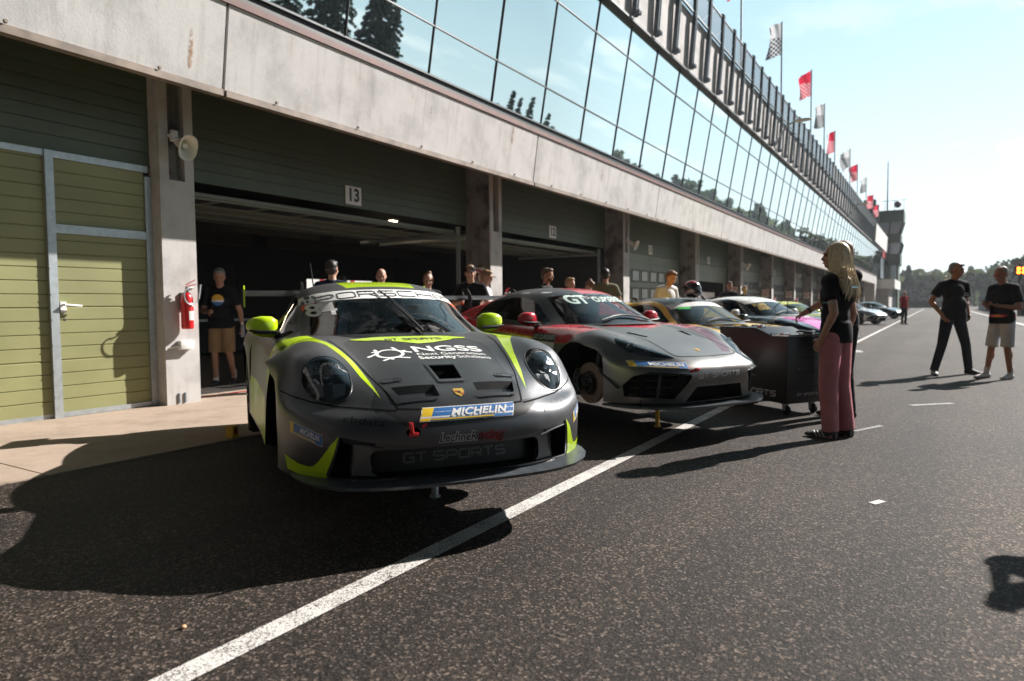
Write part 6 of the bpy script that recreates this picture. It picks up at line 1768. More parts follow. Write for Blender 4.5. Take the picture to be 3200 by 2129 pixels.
# ---------------------------------------------------------------- people
HAIRM = dict(brown=pbr('brown_hair', (.075, .042, .022), .6, var=.3, vs=60), dark=pbr('dark_hair', (.018, .013, .010), .55), grey=pbr('grey_hair', (.22, .21, .20), .6, var=.3, vs=60),
             blond=pbr('blond_hair', (.70, .58, .40), .42, var=.25, vs=45), auburn=pbr('auburn_hair', (.16, .065, .025), .55, var=.3, vs=60), sand=pbr('sandy_hair', (.30, .19, .10), .6, var=.3, vs=60))
CL = dict(black=mat_cloth('black_cotton', (.010, .010, .012)), navy=mat_cloth('navy_cotton', (.012, .018, .045)), white=mat_cloth('white_cotton', (.74, .74, .74)), olive=mat_cloth('olive_cotton', (.17, .17, .11)),
          jeans=mat_cloth('dark_jeans', (.018, .022, .030)), pinkt=mat_cloth('pink_trousers_cloth', (.62, .235, .265), .75, .8, 6), tan=mat_cloth('tan_cotton', (.30, .19, .10)), pale=mat_cloth('pale_shorts_cloth', (.74, .76, .80)),
          red=mat_cloth('red_cotton', (.42, .012, .02)), grey=mat_cloth('grey_cotton', (.12, .12, .13)), charcoal=mat_cloth('charcoal_cotton', (.022, .023, .026)))
SHOE = dict(black=pbr('black_shoe', (.012, .012, .013), .6), white=pbr('white_shoe', (.66, .66, .66), .6), dark=pbr('dark_trainer', (.03, .025, .035), .6))
EYEM = pbr('eye', (.02, .015, .012), .2); LIPM = pbr('lip', (.36, .13, .11), .5)

def union(name, mb, voxel, mats, parent, it=3):
    me = mb.mesh('u'); o = bpy.data.objects.new('u', me); COL.objects.link(o)
    m = o.modifiers.new('r', 'REMESH'); m.mode = 'VOXEL'; m.voxel_size = voxel; m.use_smooth_shade = True
    s = o.modifiers.new('s', 'SMOOTH'); s.factor = .5; s.iterations = it
    dg = bpy.context.evaluated_depsgraph_get(); dg.update()
    m2 = bpy.data.meshes.new_from_object(o.evaluated_get(dg)); m2.name = name
    bpy.data.objects.remove(o); bpy.data.meshes.remove(me)
    return finish(name, m2, mats, parent, 0, 0, False) if m2.polygons else None
def smooth_obj(o):
    if o: o.data.shade_smooth()
    return o
def caps(mb, p, q, r0, r1, ball0=True, ball1=True, n=14):
    mb.cone(p, q, r0, r1, n)
    if ball0: mb.ball(p, r0, n, 8)
    if ball1: mb.ball(q, r1, n, 8)

def person(label, loc, yaw, H=1.76, pose=None, shirt='black', trousers='jeans', shoes='black', hair='brown', skin='skin', tlen='long', sleeve=.55, cap=None, style='short', belly=0.0, head=(0, 0), voxel=.013, female=False, polo=False, grp=None, sock=None, wide=1.0, beard=False):
    r = empty('person', (loc[0], loc[1], 0), yaw, label, 'person', grp)
    k = H / 1.76; J = dict(
        hipL=(0, .092, .92), hipR=(0, -.092, .92), kneeL=(.025, .10, .50), kneeR=(.025, -.10, .50), ankL=(-.02, .105, .085), ankR=(-.02, -.105, .085),
        shL=(-.01, .178, 1.425), shR=(-.01, -.178, 1.425), elL=(-.035, .235, 1.14), elR=(-.035, -.235, 1.14), wrL=(.04, .245, .89), wrR=(.04, -.245, .89),
        fL=(.10, .12), fR=(.10, -.12), lean=(0, 0))
    J.update(pose or {})
    if female:
        for s_, sg in (('L', 1), ('R', -1)):
            if not pose or 'sh' + s_ not in pose: J['sh' + s_] = (-.01, sg * .160, 1.425)
    V = lambda p: Vector(p) * k
    lx, ly = J['lean']
    T = lambda x, y, z: Vector((x + lx * max(0, z - .95), y + ly * max(0, z - .95), z)) * k
    Sk = M[skin]
    hv = Vector((.012 + lx * .66, ly * .66, 1.52)) * k     # neck pivot
    Mh = Matrix.Translation(hv) @ Matrix.Rotation(head[0], 4, 'Z') @ Matrix.Rotation(head[1], 4, 'Y') @ Matrix.Scale(k, 4)
    hp = lambda x, y, z: Mh @ Vector((x, y, z - 1.52))
    R3 = (Matrix.Rotation(head[0], 3, 'Z') @ Matrix.Rotation(head[1], 3, 'Y'))
    # --- body (one surface)
    b = MB()
    def ell(mb, c, rr, g=0, n=18):
        mb.ball(T(*c), tuple((x + g) * k for x in rr), n, 10)
    w = .93 if female else 1.0
    for c, rr in (((0, 0, .98), (.105, .155, .12)), ((.01 + belly * .3, 0, 1.12), (.10 + belly, .135 * w + belly * .5, .14)), ((0, 0, 1.30), (.115, .158 * w, .16))): ell(b, c, rr)
    for s_ in 'LR':
        sg = 1 if s_ == 'L' else -1
        sh, el, wr = T(*J['sh' + s_]), V(J['el' + s_]), V(J['wr' + s_])
        caps(b, T(0, sg * .06, 1.455), sh, .062 * k, .056 * k); caps(b, sh, el, .052 * k * w, .040 * k * w); caps(b, el, wr, .041 * k * w, .027 * k)
        b.ball(el.lerp(wr, .25), .043 * k * w, 12, 8)
        hip, kn, an = V(J['hip' + s_]), V(J['knee' + s_]), V(J['ank' + s_])
        caps(b, hip, kn, .082 * k, .052 * k); caps(b, kn, an, .052 * k, .036 * k); b.ball(kn.lerp(an, .28) + Vector((-.018, 0, 0)) * k, (.055 * k, .05 * k, .10 * k), 14, 8)
        fx, fy = J['f' + s_]; f = Vector((fx, fy, .035)) * k
        caps(b, an, an + Vector((0, 0, -.05)) * k, .036 * k, .036 * k)
        caps(b, an + Vector((-.02, 0, -.05)) * k, Vector((f.x, f.y, .03 * k)), .034 * k, .03 * k)
        # hand: palm, four bent fingers, thumb
        d = (wr - el).normalized(); hd = Vector(J['hand' + s_]).normalized() if 'hand' + s_ in J else d
        pn = Vector(J.get('palm' + s_, (0, -sg, 0)));  pn = (pn - hd * pn.dot(hd)).normalized(); sd = hd.cross(pn).normalized()
        pc = wr + hd * .048 * k
        caps(b, wr, wr + hd * .03 * k, .026 * k, .027 * k)
        for o_ in (-.026, -.009, .009, .026): caps(b, wr + hd * .015 * k + sd * o_ * .6 * k, wr + hd * .088 * k + sd * o_ * k, .0135 * k, .011 * k, n=8)
        cu = J.get('curl' + s_, .5)
        fb = min(voxel * .62, .0085) if voxel < .011 else .0095
        for i_, (o_, L_) in enumerate(((-.029, .066), (-.010, .078), (.010, .074), (.029, .058))):
            p0 = wr + hd * .086 * k + sd * o_ * k; a = cu * .8
            d1 = (hd * math.cos(a) + pn * math.sin(a)); d2 = (hd * math.cos(a * 2.4) + pn * math.sin(a * 2.4))
            p1 = p0 + d1 * L_ * .55 * k; p2 = p1 + d2 * L_ * .5 * k
            caps(b, p0, p1, fb * k, fb * .95 * k, n=8); caps(b, p1, p2, fb * .95 * k, fb * .8 * k, n=8)
        th = J.get('thumb' + s_, 1)
        p0 = wr + hd * .03 * k + sd * th * -.026 * k; p1 = p0 + (hd * .6 + sd * th * -.75 + pn * .35).normalized() * .040 * k; p2 = p1 + (hd * .9 + sd * th * -.2 + pn * .5 * (cu + .3)).normalized() * .032 * k
        caps(b, p0, p1, .0125 * k, .011 * k, n=8); caps(b, p1, p2, .011 * k, .0085 * k, n=8)
    caps(b, T(-.012, 0, 1.44), hp(.012, 0, 1.58), .058 * k * w, .054 * k * w)
    Rm = R3.copy()
    b.ball(hp(.010, 0, 1.690), (.096 * k, .076 * k, .092 * k), 20, 12, M=None)
    b.ball(hp(.030, 0, 1.625), (.074 * k, .063 * k, .085 * k), 18, 10)
    b.ball(hp(.072, 0, 1.575), (.028 * k, .034 * k, .022 * k), 12, 8)                 # chin
    caps(b, hp(.098, 0, 1.668), hp(.116, 0, 1.634), .010 * k, .0155 * k, n=10)         # nose
    b.ball(hp(.090, 0, 1.685), (.020 * k, .052 * k, .012 * k), 12, 6)                  # brow
    b.ball(hp(.096, 0, 1.600), (.014 * k, .026 * k, .012 * k), 10, 6)                  # mouth
    for sg in (-1, 1):
        b.ball(hp(.004, sg * .077, 1.648), (.022 * k, .012 * k, .034 * k), 10, 8); b.ball(hp(.075, sg * .040, 1.632), (.025 * k, .022 * k, .026 * k), 10, 6)
    body = smooth_obj(union('body', b, voxel * .8, Sk, r, 2))
    e = MB()
    for sg in (-1, 1): e.ball(hp(.0955, sg * .031, 1.664), (.007 * k, .0145 * k, .0075 * k), 10, 6)
    e.build('eye', EYEM, body, 60)
    e = MB(); e.ball(hp(.1055, 0, 1.598), (.006 * k, .022 * k, .006 * k), 10, 6); e.build('lip', LIPM, body, 60)
    # --- hair or cap
    h = MB(); hm = HAIRM[hair] if hair else None
    if hair:
        if style == 'short':
            h.ball(hp(-.010, 0, 1.708), (.097 * k, .083 * k, .088 * k), 20, 12); h.ball(hp(-.030, 0, 1.665), (.080 * k, .081 * k, .085 * k), 18, 10)
            h.ball(hp(.055, 0, 1.752), (.055 * k, .062 * k, .036 * k), 14, 8)
        elif style == 'receding':
            h.ball(hp(-.022, 0, 1.702), (.086 * k, .080 * k, .083 * k), 20, 12); h.ball(hp(-.032, 0, 1.660), (.073 * k, .0785 * k, .072 * k), 18, 10)
        elif style == 'bun':
            h.ball(hp(-.012, 0, 1.705), (.098 * k, .084 * k, .088 * k), 20, 12); h.ball(hp(-.06, 0, 1.70), (.07 * k, .07 * k, .07 * k), 14, 8); h.ball(hp(-.02, .02, 1.79), (.045 * k, .045 * k, .035 * k), 12, 8)
            for sg in (-1, 1): caps(h, hp(.055, sg * .07, 1.70), hp(.05, sg * .078, 1.60), .018 * k, .010 * k)
        elif style == 'long':
            h.ball(hp(-.012, 0, 1.705), (.100 * k, .086 * k, .090 * k), 20, 12); h.ball(hp(-.045, 0, 1.655), (.07 * k, .082 * k, .095 * k), 18, 10)
        if beard:
            h.ball(hp(.055, 0, 1.585), (.052 * k, .055 * k, .036 * k), 14, 8)
        ho = smooth_obj(union('hair', h, voxel * .75, hm, body, 2))
        if style == 'long':
            rnd = random.Random(3); s = MB()
            for i in range(190):
                a = rnd.uniform(-2.5, 2.5) + math.pi; zc = rnd.uniform(1.62, 1.785)
                rr = math.sqrt(max(.04, 1 - ((zc - 1.70) / .095) ** 2))
                p0 = hp(-.012 + .100 * rr * math.cos(a), .087 * rr * math.sin(a), zc)
                out = Vector((math.cos(a), math.sin(a), 0)); out = R3 @ out
                zl = rnd.uniform(1.24, 1.36) if math.cos(a) < .2 else rnd.uniform(1.36, 1.5)
                wv = rnd.uniform(-.02, .02)
                q1 = p0 + out * .018 + Vector((0, 0, -.10)); 
                yb = max(-.17, min(.17, (p0.y - hp(0, 0, 1.7).y) * 1.55 + wv)); xb = -.135 + rnd.uniform(-.035, .02) + .03 * abs(yb) / .15
                q2 = Vector((q1.x * .45 + (xb + lx * .5) * k * .55, q1.y * .5 + yb * .5 * k, 1.49 * k)); q3 = Vector(((xb + lx * .4) * k, yb * k, (zl + .06) * k)); q4 = Vector(((xb + .01) * k, yb * k * 1.03 + wv * .4, zl * k))
                P4 = herm(np.array([p0, q1, q2, q3, q4]), 3)
                s.tube([tuple(x) for x in P4], [.006, .008, .009, .009, .010, .010, .010, .010, .009, .008, .007, .005, .002], 5)
            s.build('hair_strands', hm, body, 60)
    if cap:
        c = MB(); G = []
        for i in range(8):
            a = R(90) * i / 7; row = []
            for q in range(22):
                t = 2 * math.pi * q / 22; row.append(hp(-.004 + .106 * math.sin(a + .0001) * math.cos(t), .091 * math.sin(a + .0001) * math.sin(t), 1.690 + .112 * math.cos(a)))
            G.append(row)
        c.grid(G, 0, True); br = []
        for i in range(5):
            t = i / 4; row = []
            for q in np.linspace(-1, 1, 11):
                row.append(hp(.04 + (.055 + .085 * t) * math.sqrt(max(.05, 1 - (q * .85) ** 2)), q * .080, 1.705 - .012 * t - .018 * q * q))
            br.append(row)
        co = None
        c.grid(br, 0); co = c.build('cap', cap, body, 60); sm = co.modifiers.new('t', 'SOLIDIFY'); sm.thickness = .004
    # --- shirt
    if shirt:
        s = MB(); g = .020
        for c, rr in (((0, 0, 1.00), (.108, .158, .10)), ((.01 + belly * .3, 0, 1.12), (.10 + belly, .137 * w + belly * .5, .14)), ((0, 0, 1.30), (.117, .160 * w, .16))): ell(s, c, rr, g)
        pr = [(.001, .875), (1, .875), (1.02, .95), (.96, 1.06), (.5, 1.10), (.001, 1.1)]
        Mx = Matrix.Translation(Vector((belly * .25 * k, 0, 0))) @ Matrix.Diagonal((.128 * k + belly * .6 * k, .178 * k * (w + .01) + belly * .3 * k, k, 1))
        s.lathe(pr, Mx, 26)
        for s_ in 'LR':
            sg = 1 if s_ == 'L' else -1
            sh, el = T(*J['sh' + s_]), V(J['el' + s_]); wr = V(J['wr' + s_])
            caps(s, T(0, sg * .05, 1.452), sh, .072 * k, .072 * k)
            if sleeve <= 1:
                q = sh.lerp(el, sleeve + .1); caps(s, sh, q, .070 * k * w, .074 * k * w, True, False)
            else:
                caps(s, sh, el, .068 * k, .056 * k); caps(s, el, el.lerp(wr, .9), .056 * k, .04 * k, True, False)
        s.cone(T(-.012, 0, 1.44), T(-.006, 0, 1.505), .085 * k, .066 * k, 18)
        so = smooth_obj(union('shirt', s, voxel, CL[shirt] if isinstance(shirt, str) else shirt, body, 3))
    # --- trousers or shorts
    t = MB(); g = .016
    ell(t, (0, 0, .985), (.105, .155, .115), g)
    for s_ in 'LR':
        hip, kn, an = V(J['hip' + s_]), V(J['knee' + s_]), V(J['ank' + s_])
        if tlen == 'long':
            caps(t, hip, kn, .098 * k, .070 * k * wide); caps(t, kn, an + Vector((0, 0, -.02)) * k, .070 * k * wide, .060 * k * wide, True, False)
        else:
            q = hip.lerp(kn, .98); caps(t, hip, q, .100 * k, .094 * k, True, False)
    smooth_obj(union('trousers' if tlen == 'long' else 'shorts', t, voxel, CL[trousers] if isinstance(trousers, str) else trousers, body, 3))
    # --- shoes
    for s_ in 'LR':
        an = V(J['ank' + s_]); fx, fy = J['f' + s_]; tip = Vector((fx * 1.35 + .02, fy, 0)) * k
        m = MB(); dx = (Vector((tip.x, tip.y, 0)) - Vector((an.x, an.y, 0)));  L = dx.length; u = dx.normalized(); sdv = Vector((-u.y, u.x, 0))
        base = Vector((an.x, an.y, 0)) - u * .055 * k
        prof = [(0, .030, .075, .0), (.06, .040, .095, .0), (.11, .040, .090, 0), (.17, .044, .065, 0), (.225, .046, .050, 0), (.265, .036, .040, .004), (.285, .012, .022, .008)]
        G = []
        for d_, w_, h_, z_ in prof:
            row = []
            for q in range(14):
                a = 2 * math.pi * q / 14; row.append(base + u * d_ * k + sdv * math.cos(a) * w_ * k + Vector((0, 0, (z_ + max(0, h_ / 2 + math.sin(a) * h_ / 2)) * k + .002)))
            G.append(row)
        m.grid(G, 0, True); m.f += [tuple(range(13, -1, -1)), tuple(range(6 * 14, 7 * 14))]; m.m += [0, 0]
        so = m.build('shoe', SHOE[shoes], body, 60)
        m = MB(); G = [[base + u * d_ * k + sdv * math.cos(2 * math.pi * q / 14) * (w_ + .004) * k + Vector((0, 0, .001 + zz)) for q in range(14)] for zz in (0, .018 * k) for d_, w_ in ((0, 0),)]
        if sock:
            m = MB(); m.cone(an + Vector((0, 0, -.01)), an + Vector((0, 0, .10)) * k, .042 * k, .040 * k, 14); m.build('sock', CL[sock], body, 60)
    return r, body, hp, V

def hold_can(r, body, p, mat, name='drink_can', label=''):
    c = empty(name, p, 0, label, 'can' if 'can' in name else 'bottle')
    mb = MB(); mb.lathe([(.001, 0), (.022, .0), (.026, .008), (.026, .135), (.021, .148), (.001, .148)], None, 18); mb.build('can_body', mat, c, 50)
    mb = MB(); mb.lathe([(.001, .1485), (.021, .1485), (.022, .151), (.001, .151)], None, 18); mb.build('can_lid', M['chrome'], c, 50)
    return c

def W(r, p):  # local -> world for an upright person
    a = r.rotation_euler.z; return (r.location.x + p[0] * math.cos(a) - p[1] * math.sin(a), r.location.y + p[0] * math.sin(a) + p[1] * math.cos(a), p[2])

def people():
    cam_dir = math.atan2(-.528, -.848)     # yaw that faces the camera
    # woman in pink trousers, seen from behind left
    r, body, hp, V = person('blond woman in black t-shirt and pink trousers with a hand in her pocket', (6.67, .76), R(70), 1.71,
        dict(elL=(-.09, .225, 1.15), wrL=(.035, .195, .915), handL=(.55, -.12, -.8), palmL=(0, -1, 0), curlL=.4, kneeL=(.02, .09, .50), ankL=(-.01, .10, .085), kneeR=(.0, -.09, .50), ankR=(-.06, -.10, .085), fL=(.12, .12), fR=(.07, -.12)),
        'black', 'pinkt', 'dark', 'blond', 'skin', 'long', .52, style='long', female=True, voxel=.0095, wide=1.22, head=(R(34), R(-2)))
    m = MB()
    for i in range(8): m.box(-.055 + .014 * i, -.047 + .014 * i, .2255, .227, 1.235, 1.247)
    for q in m.v[:]: pass
    m.v = [tuple(V((x - .05, y + .03, z - .0))) for x, y, z in m.v]; m.build('sleeve_lettering', pbr('pale_blue_print', (.25, .55, .65), .6), body, 0)
    m = MB(); m.box(-.158, -.150, -.06, .06, 1.330, 1.344); m.build('back_lettering', pbr('pale_blue_print2', (.25, .45, .55), .6), body, 0)
    for s_ in 'L':
        m = MB()
        for q in range(3): m.bar(V((.02 + .035 * q, .150, .02)), V((.055 + .035 * q, .148, .07)), .012, .004)
        m.build('shoe_stripe', M['white'], body, 0)
    # companion beyond her reaching to the cart
    r, body, hp, V = person('man in dark clothes behind the blond woman, reaching out to the black cart', (7.945, .835), R(124), 1.82,
        dict(elL=(.25, .25, 1.22), wrL=(.50, .21, 1.07), curlL=.9, handL=(.8, -.3, -.5), palmL=(0, 0, -1), elR=(-.06, -.24, 1.15), wrR=(.02, -.24, .90)), 'black', 'charcoal', 'black', 'auburn', 'skin2', voxel=.0105, head=(R(10), R(4)))
    m = MB(); a = V((.475, .214, 1.085)); q = V((.455, .218, 1.097)); m.cone(a, q, .034, .034, 14); m.build('wristwatch', M['darkmetal'], body, 40)
    # man with legs apart
    r, body, hp, V = person('stout man in black t-shirt and jeans standing with legs apart, hands in pockets', (13.42, -.22), R(-140), 1.83,
        dict(hipL=(0, .10, .90), hipR=(0, -.10, .90), kneeL=(.03, .21, .48), kneeR=(.03, -.21, .48), ankL=(-.01, .31, .085), ankR=(-.01, -.31, .085), fL=(.11, .36), fR=(.09, -.40), elL=(-.10, .31, 1.165), elR=(-.10, -.31, 1.165), wrL=(.045, .235, .96), wrR=(.045, -.235, .96), handL=(.4, -.3, -.85), handR=(.4, .3, -.85), shL=(-.01, .20, 1.42), shR=(-.01, -.20, 1.42)),
        'black', 'jeans', 'black', 'grey', 'skin2', belly=.045, style='receding', head=(R(28), R(6)), voxel=.0115)
    m = MB()
    for i in range(2): m.box(.168, .174, .05 - .012 * i, .12, 1.335 - .03 * i, 1.345 - .03 * i)
    m.build('chest_lettering', M['whitec'], body, 0)
    m = MB()
    for sg in (-1, 1): m.box(.068, .094, sg * .034 - .026, sg * .034 + .026, 1.728, 1.756)
    m.v = [tuple(hp(x, y, z)) for x, y, z in m.v]; m.build('sunglasses', M['black'], body, 0)
    # man in polo and pale shorts with phone
    r, body, hp, V = person('bald man in black polo shirt and pale shorts looking at his phone', (13.03, -.86), R(140), 1.73,
        dict(elL=(-.02, .25, 1.12), wrL=(.24, .10, 1.16), elR=(-.02, -.25, 1.12), wrR=(.24, -.08, 1.16), handL=(1, -.3, .15), handR=(1, .3, .15), palmL=(0, 0, 1), palmR=(0, 0, 1), kneeL=(.03, .11, .50), ankL=(-.05, .11, .085), kneeR=(.06, -.12, .50), ankR=(.10, -.16, .085), fR=(.26, -.20), fL=(.08, .13)),
        'black', 'pale', 'white', 'grey', 'skin2', 'short', .62, style='receding', belly=.03, head=(R(-2), R(14)), voxel=.0115, sock='white')
    m = MB(); m.cone(V((0, 0, .985)), V((0, 0, 1.02)), .001, .001, 8)
    m = MB(); m.lathe([(1, .965), (1, 1.0)], Matrix.Diagonal((.155, .182, 1, 1)), 26); m.build('belt', M['red'], body, 60)
    m = MB()
    for sg in (-1, 1):
        pts = [hp(.106, sg * .031 + .024 * math.cos(a), 1.664 + .018 * math.sin(a)) for a in np.linspace(0, 2 * math.pi, 13)]; m.tube(pts, .003, 5); m.tube([hp(.10, sg * .056, 1.668), hp(.0, sg * .082, 1.67)], .003, 5)
    m.build('glasses', M['red'], body, 40)
    p = W(r, tuple(V((.345, .01, 1.215)))); c = empty('phone', p, R(140), 'dark phone held by the man in pale shorts', 'phone'); m = MB(); m.box(-.07, .07, -.036, .036, -.004, .004, 0, Matrix.Rotation(R(-25), 4, 'Y')); m.build('case', M['black'], c, 0, .002)
    m = MB(); m.box(-.066, .066, -.033, .033, .0042, .005, 0, Matrix.Rotation(R(-25), 4, 'Y')); m.build('screen', mat_mirror_glass('phone_glass'), c, 0)
    # far man in red
    person('man in a red shirt standing far down the lane', (43.0, 1.55), cam_dir + .2, 1.80, None, 'red', 'charcoal', 'black', None, 'skin2', voxel=.016)
    # people between the cars and the garages
    r, body, hp, V = person('man in printed black t-shirt and tan shorts inside the dark garage, holding a bottle', (6.60, 9.42), cam_dir + R(8), 1.80,
        dict(elR=(-.02, -.26, 1.14), wrR=(.22, -.12, 1.12), handR=(.9, .4, .1), elL=(-.03, .27, 1.13), wrL=(.05, .32, .90), curlL=1.0, kneeL=(.03, .11, .50), ankL=(-.25, .10, .12), fL=(-.12, .11)), 'black', 'tan', 'dark', 'grey', 'skin2', 'short', .6, style='short', belly=.03, head=(R(10), R(18)), sock='white')
    # round sunset print
    m = MB(); n = 20
    for z0, z1, mi in ((0, .085, 0), (-.03, 0, 1), (-.085, -.03, 2)):
        row = [[(.0, y, z) for y in np.linspace(-math.sqrt(max(0, .0075 - z * z)), math.sqrt(max(0, .0075 - z * z)), 7)] for z in np.linspace(z0, z1, 6)]; m.grid(row, mi)
    m.v = [tuple(V((.150 + .016 * (1 - (y / .09) ** 2), y, 1.30 + z))) for x, y, z in m.v]
    m.build('shirt_print', [M['yellow'], M['white'], CM['dblue']], body, 0)
    p = W(r, tuple(V((.075, .325, .74)))); c = empty('water_bottle', p, 0, 'clear water bottle held by the man in tan shorts', 'bottle')
    m = MB(); m.lathe([(.001, 0), (.032, 0), (.033, .14), (.014, .19), (.014, .21), (.001, .21)], None, 16); m.build('bottle_body', pbr('bottle_plastic', (.35, .42, .48), .1, alpha=.6), c, 60)
    m = MB(); m.lathe([(.016, .20), (.016, .225), (.001, .225)], None, 14); m.build('bottle_cap', M['white'], c, 60)
    person('person in navy overalls turned away at the garage mouth', (7.2, 7.62), R(48), 1.87, None, 'navy', 'navy', 'black', 'dark', 'skin', head=(R(-28), 0))
    person('dark haired person bent low beside the navy overalls', (9.2, 9.4), R(60), 1.78, dict(lean=(.25, 0)), 'black', 'jeans', 'black', 'dark', 'skin')
    person('bald man in a pale shirt behind the green striped roof', (8.70, 8.03), cam_dir + R(4), 1.83, None, 'white', 'jeans', 'black', None, 'skin', head=(R(12), R(12)))
    person('woman with pinned up auburn hair behind the charcoal roof', (9.05, 7.3), cam_dir + R(5), 1.74, None, 'charcoal', 'jeans', 'black', 'auburn', 'skin', style='bun', female=True, head=(R(5), R(10)))
    r, body, hp, V = person('man in black cap and black t-shirt holding a red can', (9.28, 6.58), cam_dir + R(-6), 1.86,
        dict(elR=(.0, -.28, 1.17), wrR=(.25, -.13, 1.20), handR=(.6, .75, .1), palmR=(.6, -.5, .3), curlR=1.0, elL=(-.02, .27, 1.15), wrL=(.08, .28, .92)), 'black', 'jeans', 'black', 'sand', 'skin', cap=CL['black'], head=(R(4), R(6)), voxel=.0115)
    m = MB(); m.tube([V((.085 * math.cos(a) - .01, .085 * math.sin(a), 1.475 - .02 * math.cos(a))) for a in np.linspace(-1.6, 1.6, 15)], .003, 5); m.build('necklace', M['chrome'], body, 40)
    hold_can(r, body, W(r, tuple(V((.315, -.085, 1.16)))), M['red'], label='red drink can held by the man in the black cap')
    r, body, hp, V = person('man in beige cap and white t-shirt beside the black capped man', (10.2, 6.93), R(-75), 1.82,
        dict(elL=(-.0, .27, 1.17), wrL=(.24, .17, 1.10), handL=(.9, -.3, .2), elR=(0, -.27, 1.16), wrR=(.22, -.2, 1.05)), 'white', 'jeans', 'black', 'sand', 'skin', cap=CL['tan'], head=(R(0), R(8)), voxel=.0115)
    hold_can(r, body, W(r, tuple(V((.315, .12, 1.08)))), M['red'], label='red drink can held by the man in the white t-shirt')
    r, body, hp, V = person('bearded man in dark t-shirt with a red lanyard behind the red roof', (10.81, 6.01), R(-85), 1.85, None, 'charcoal', 'jeans', 'black', 'brown', 'skin2', beard=True, head=(R(0), R(4)), voxel=.0115)
    m = MB()
    for sg in (-1, 1): m.tube([V((-.02, sg * .075, 1.50)), V((.075, sg * .06, 1.44)), V((.145, sg * .02, 1.30)), V((.150, 0, 1.16))], .008, 6)
    m.build('lanyard', M['red'], body, 40)
    person('short haired boy just visible over the red roof', (12.5, 6.4), R(-95), 1.74, None, 'charcoal', 'jeans', 'black', 'sand', 'skin')
    person('man in dark cap and olive t-shirt with his back turned', (12.9, 5.78), R(35), 1.92, dict(elR=(-.02, -.28, 1.17), wrR=(.2, -.25, 1.05)), 'olive', 'jeans', 'black', 'dark', 'skin2', cap=CL['black'], head=(R(-25), R(2)), voxel=.0115)
    person('person half hidden left of the olive t-shirt', (13.7, 6.5), R(80), 1.72, None, 'charcoal', 'jeans', 'black', 'auburn', 'skin', style='bun')
    person('man in a white polo shirt looking down behind the yellow car', (12.71, 4.45), R(-118), 1.83, dict(lean=(.12, 0), elR=(.02, -.25, 1.15), wrR=(.2, -.15, .95), elL=(.02, .25, 1.15), wrL=(.2, .15, .95)), 'white', 'charcoal', 'black', 'auburn', 'skin', head=(R(4), R(24)), voxel=.0115)
    person('boy in black behind the magenta car', (21.4, 5.45), cam_dir, 1.86, None, 'black', 'jeans', 'black', 'brown', 'skin2', voxel=.016)
    person('fair haired person farther behind the magenta car', (24.6, 5.75), cam_dir + .3, 1.80, None, 'charcoal', 'jeans', 'black', 'sand', 'skin', voxel=.016)
    # someone just outside the picture whose head and camera cast a shadow into it
    person('photographer outside the right edge of the picture', (5.62, -1.37), R(160), 1.76, dict(elR=(.10, -.22, 1.36), wrR=(.16, -.06, 1.60), elL=(.10, .22, 1.36), wrL=(.16, .06, 1.60)), 'black', 'jeans', 'black', 'dark', 'skin', voxel=.016)
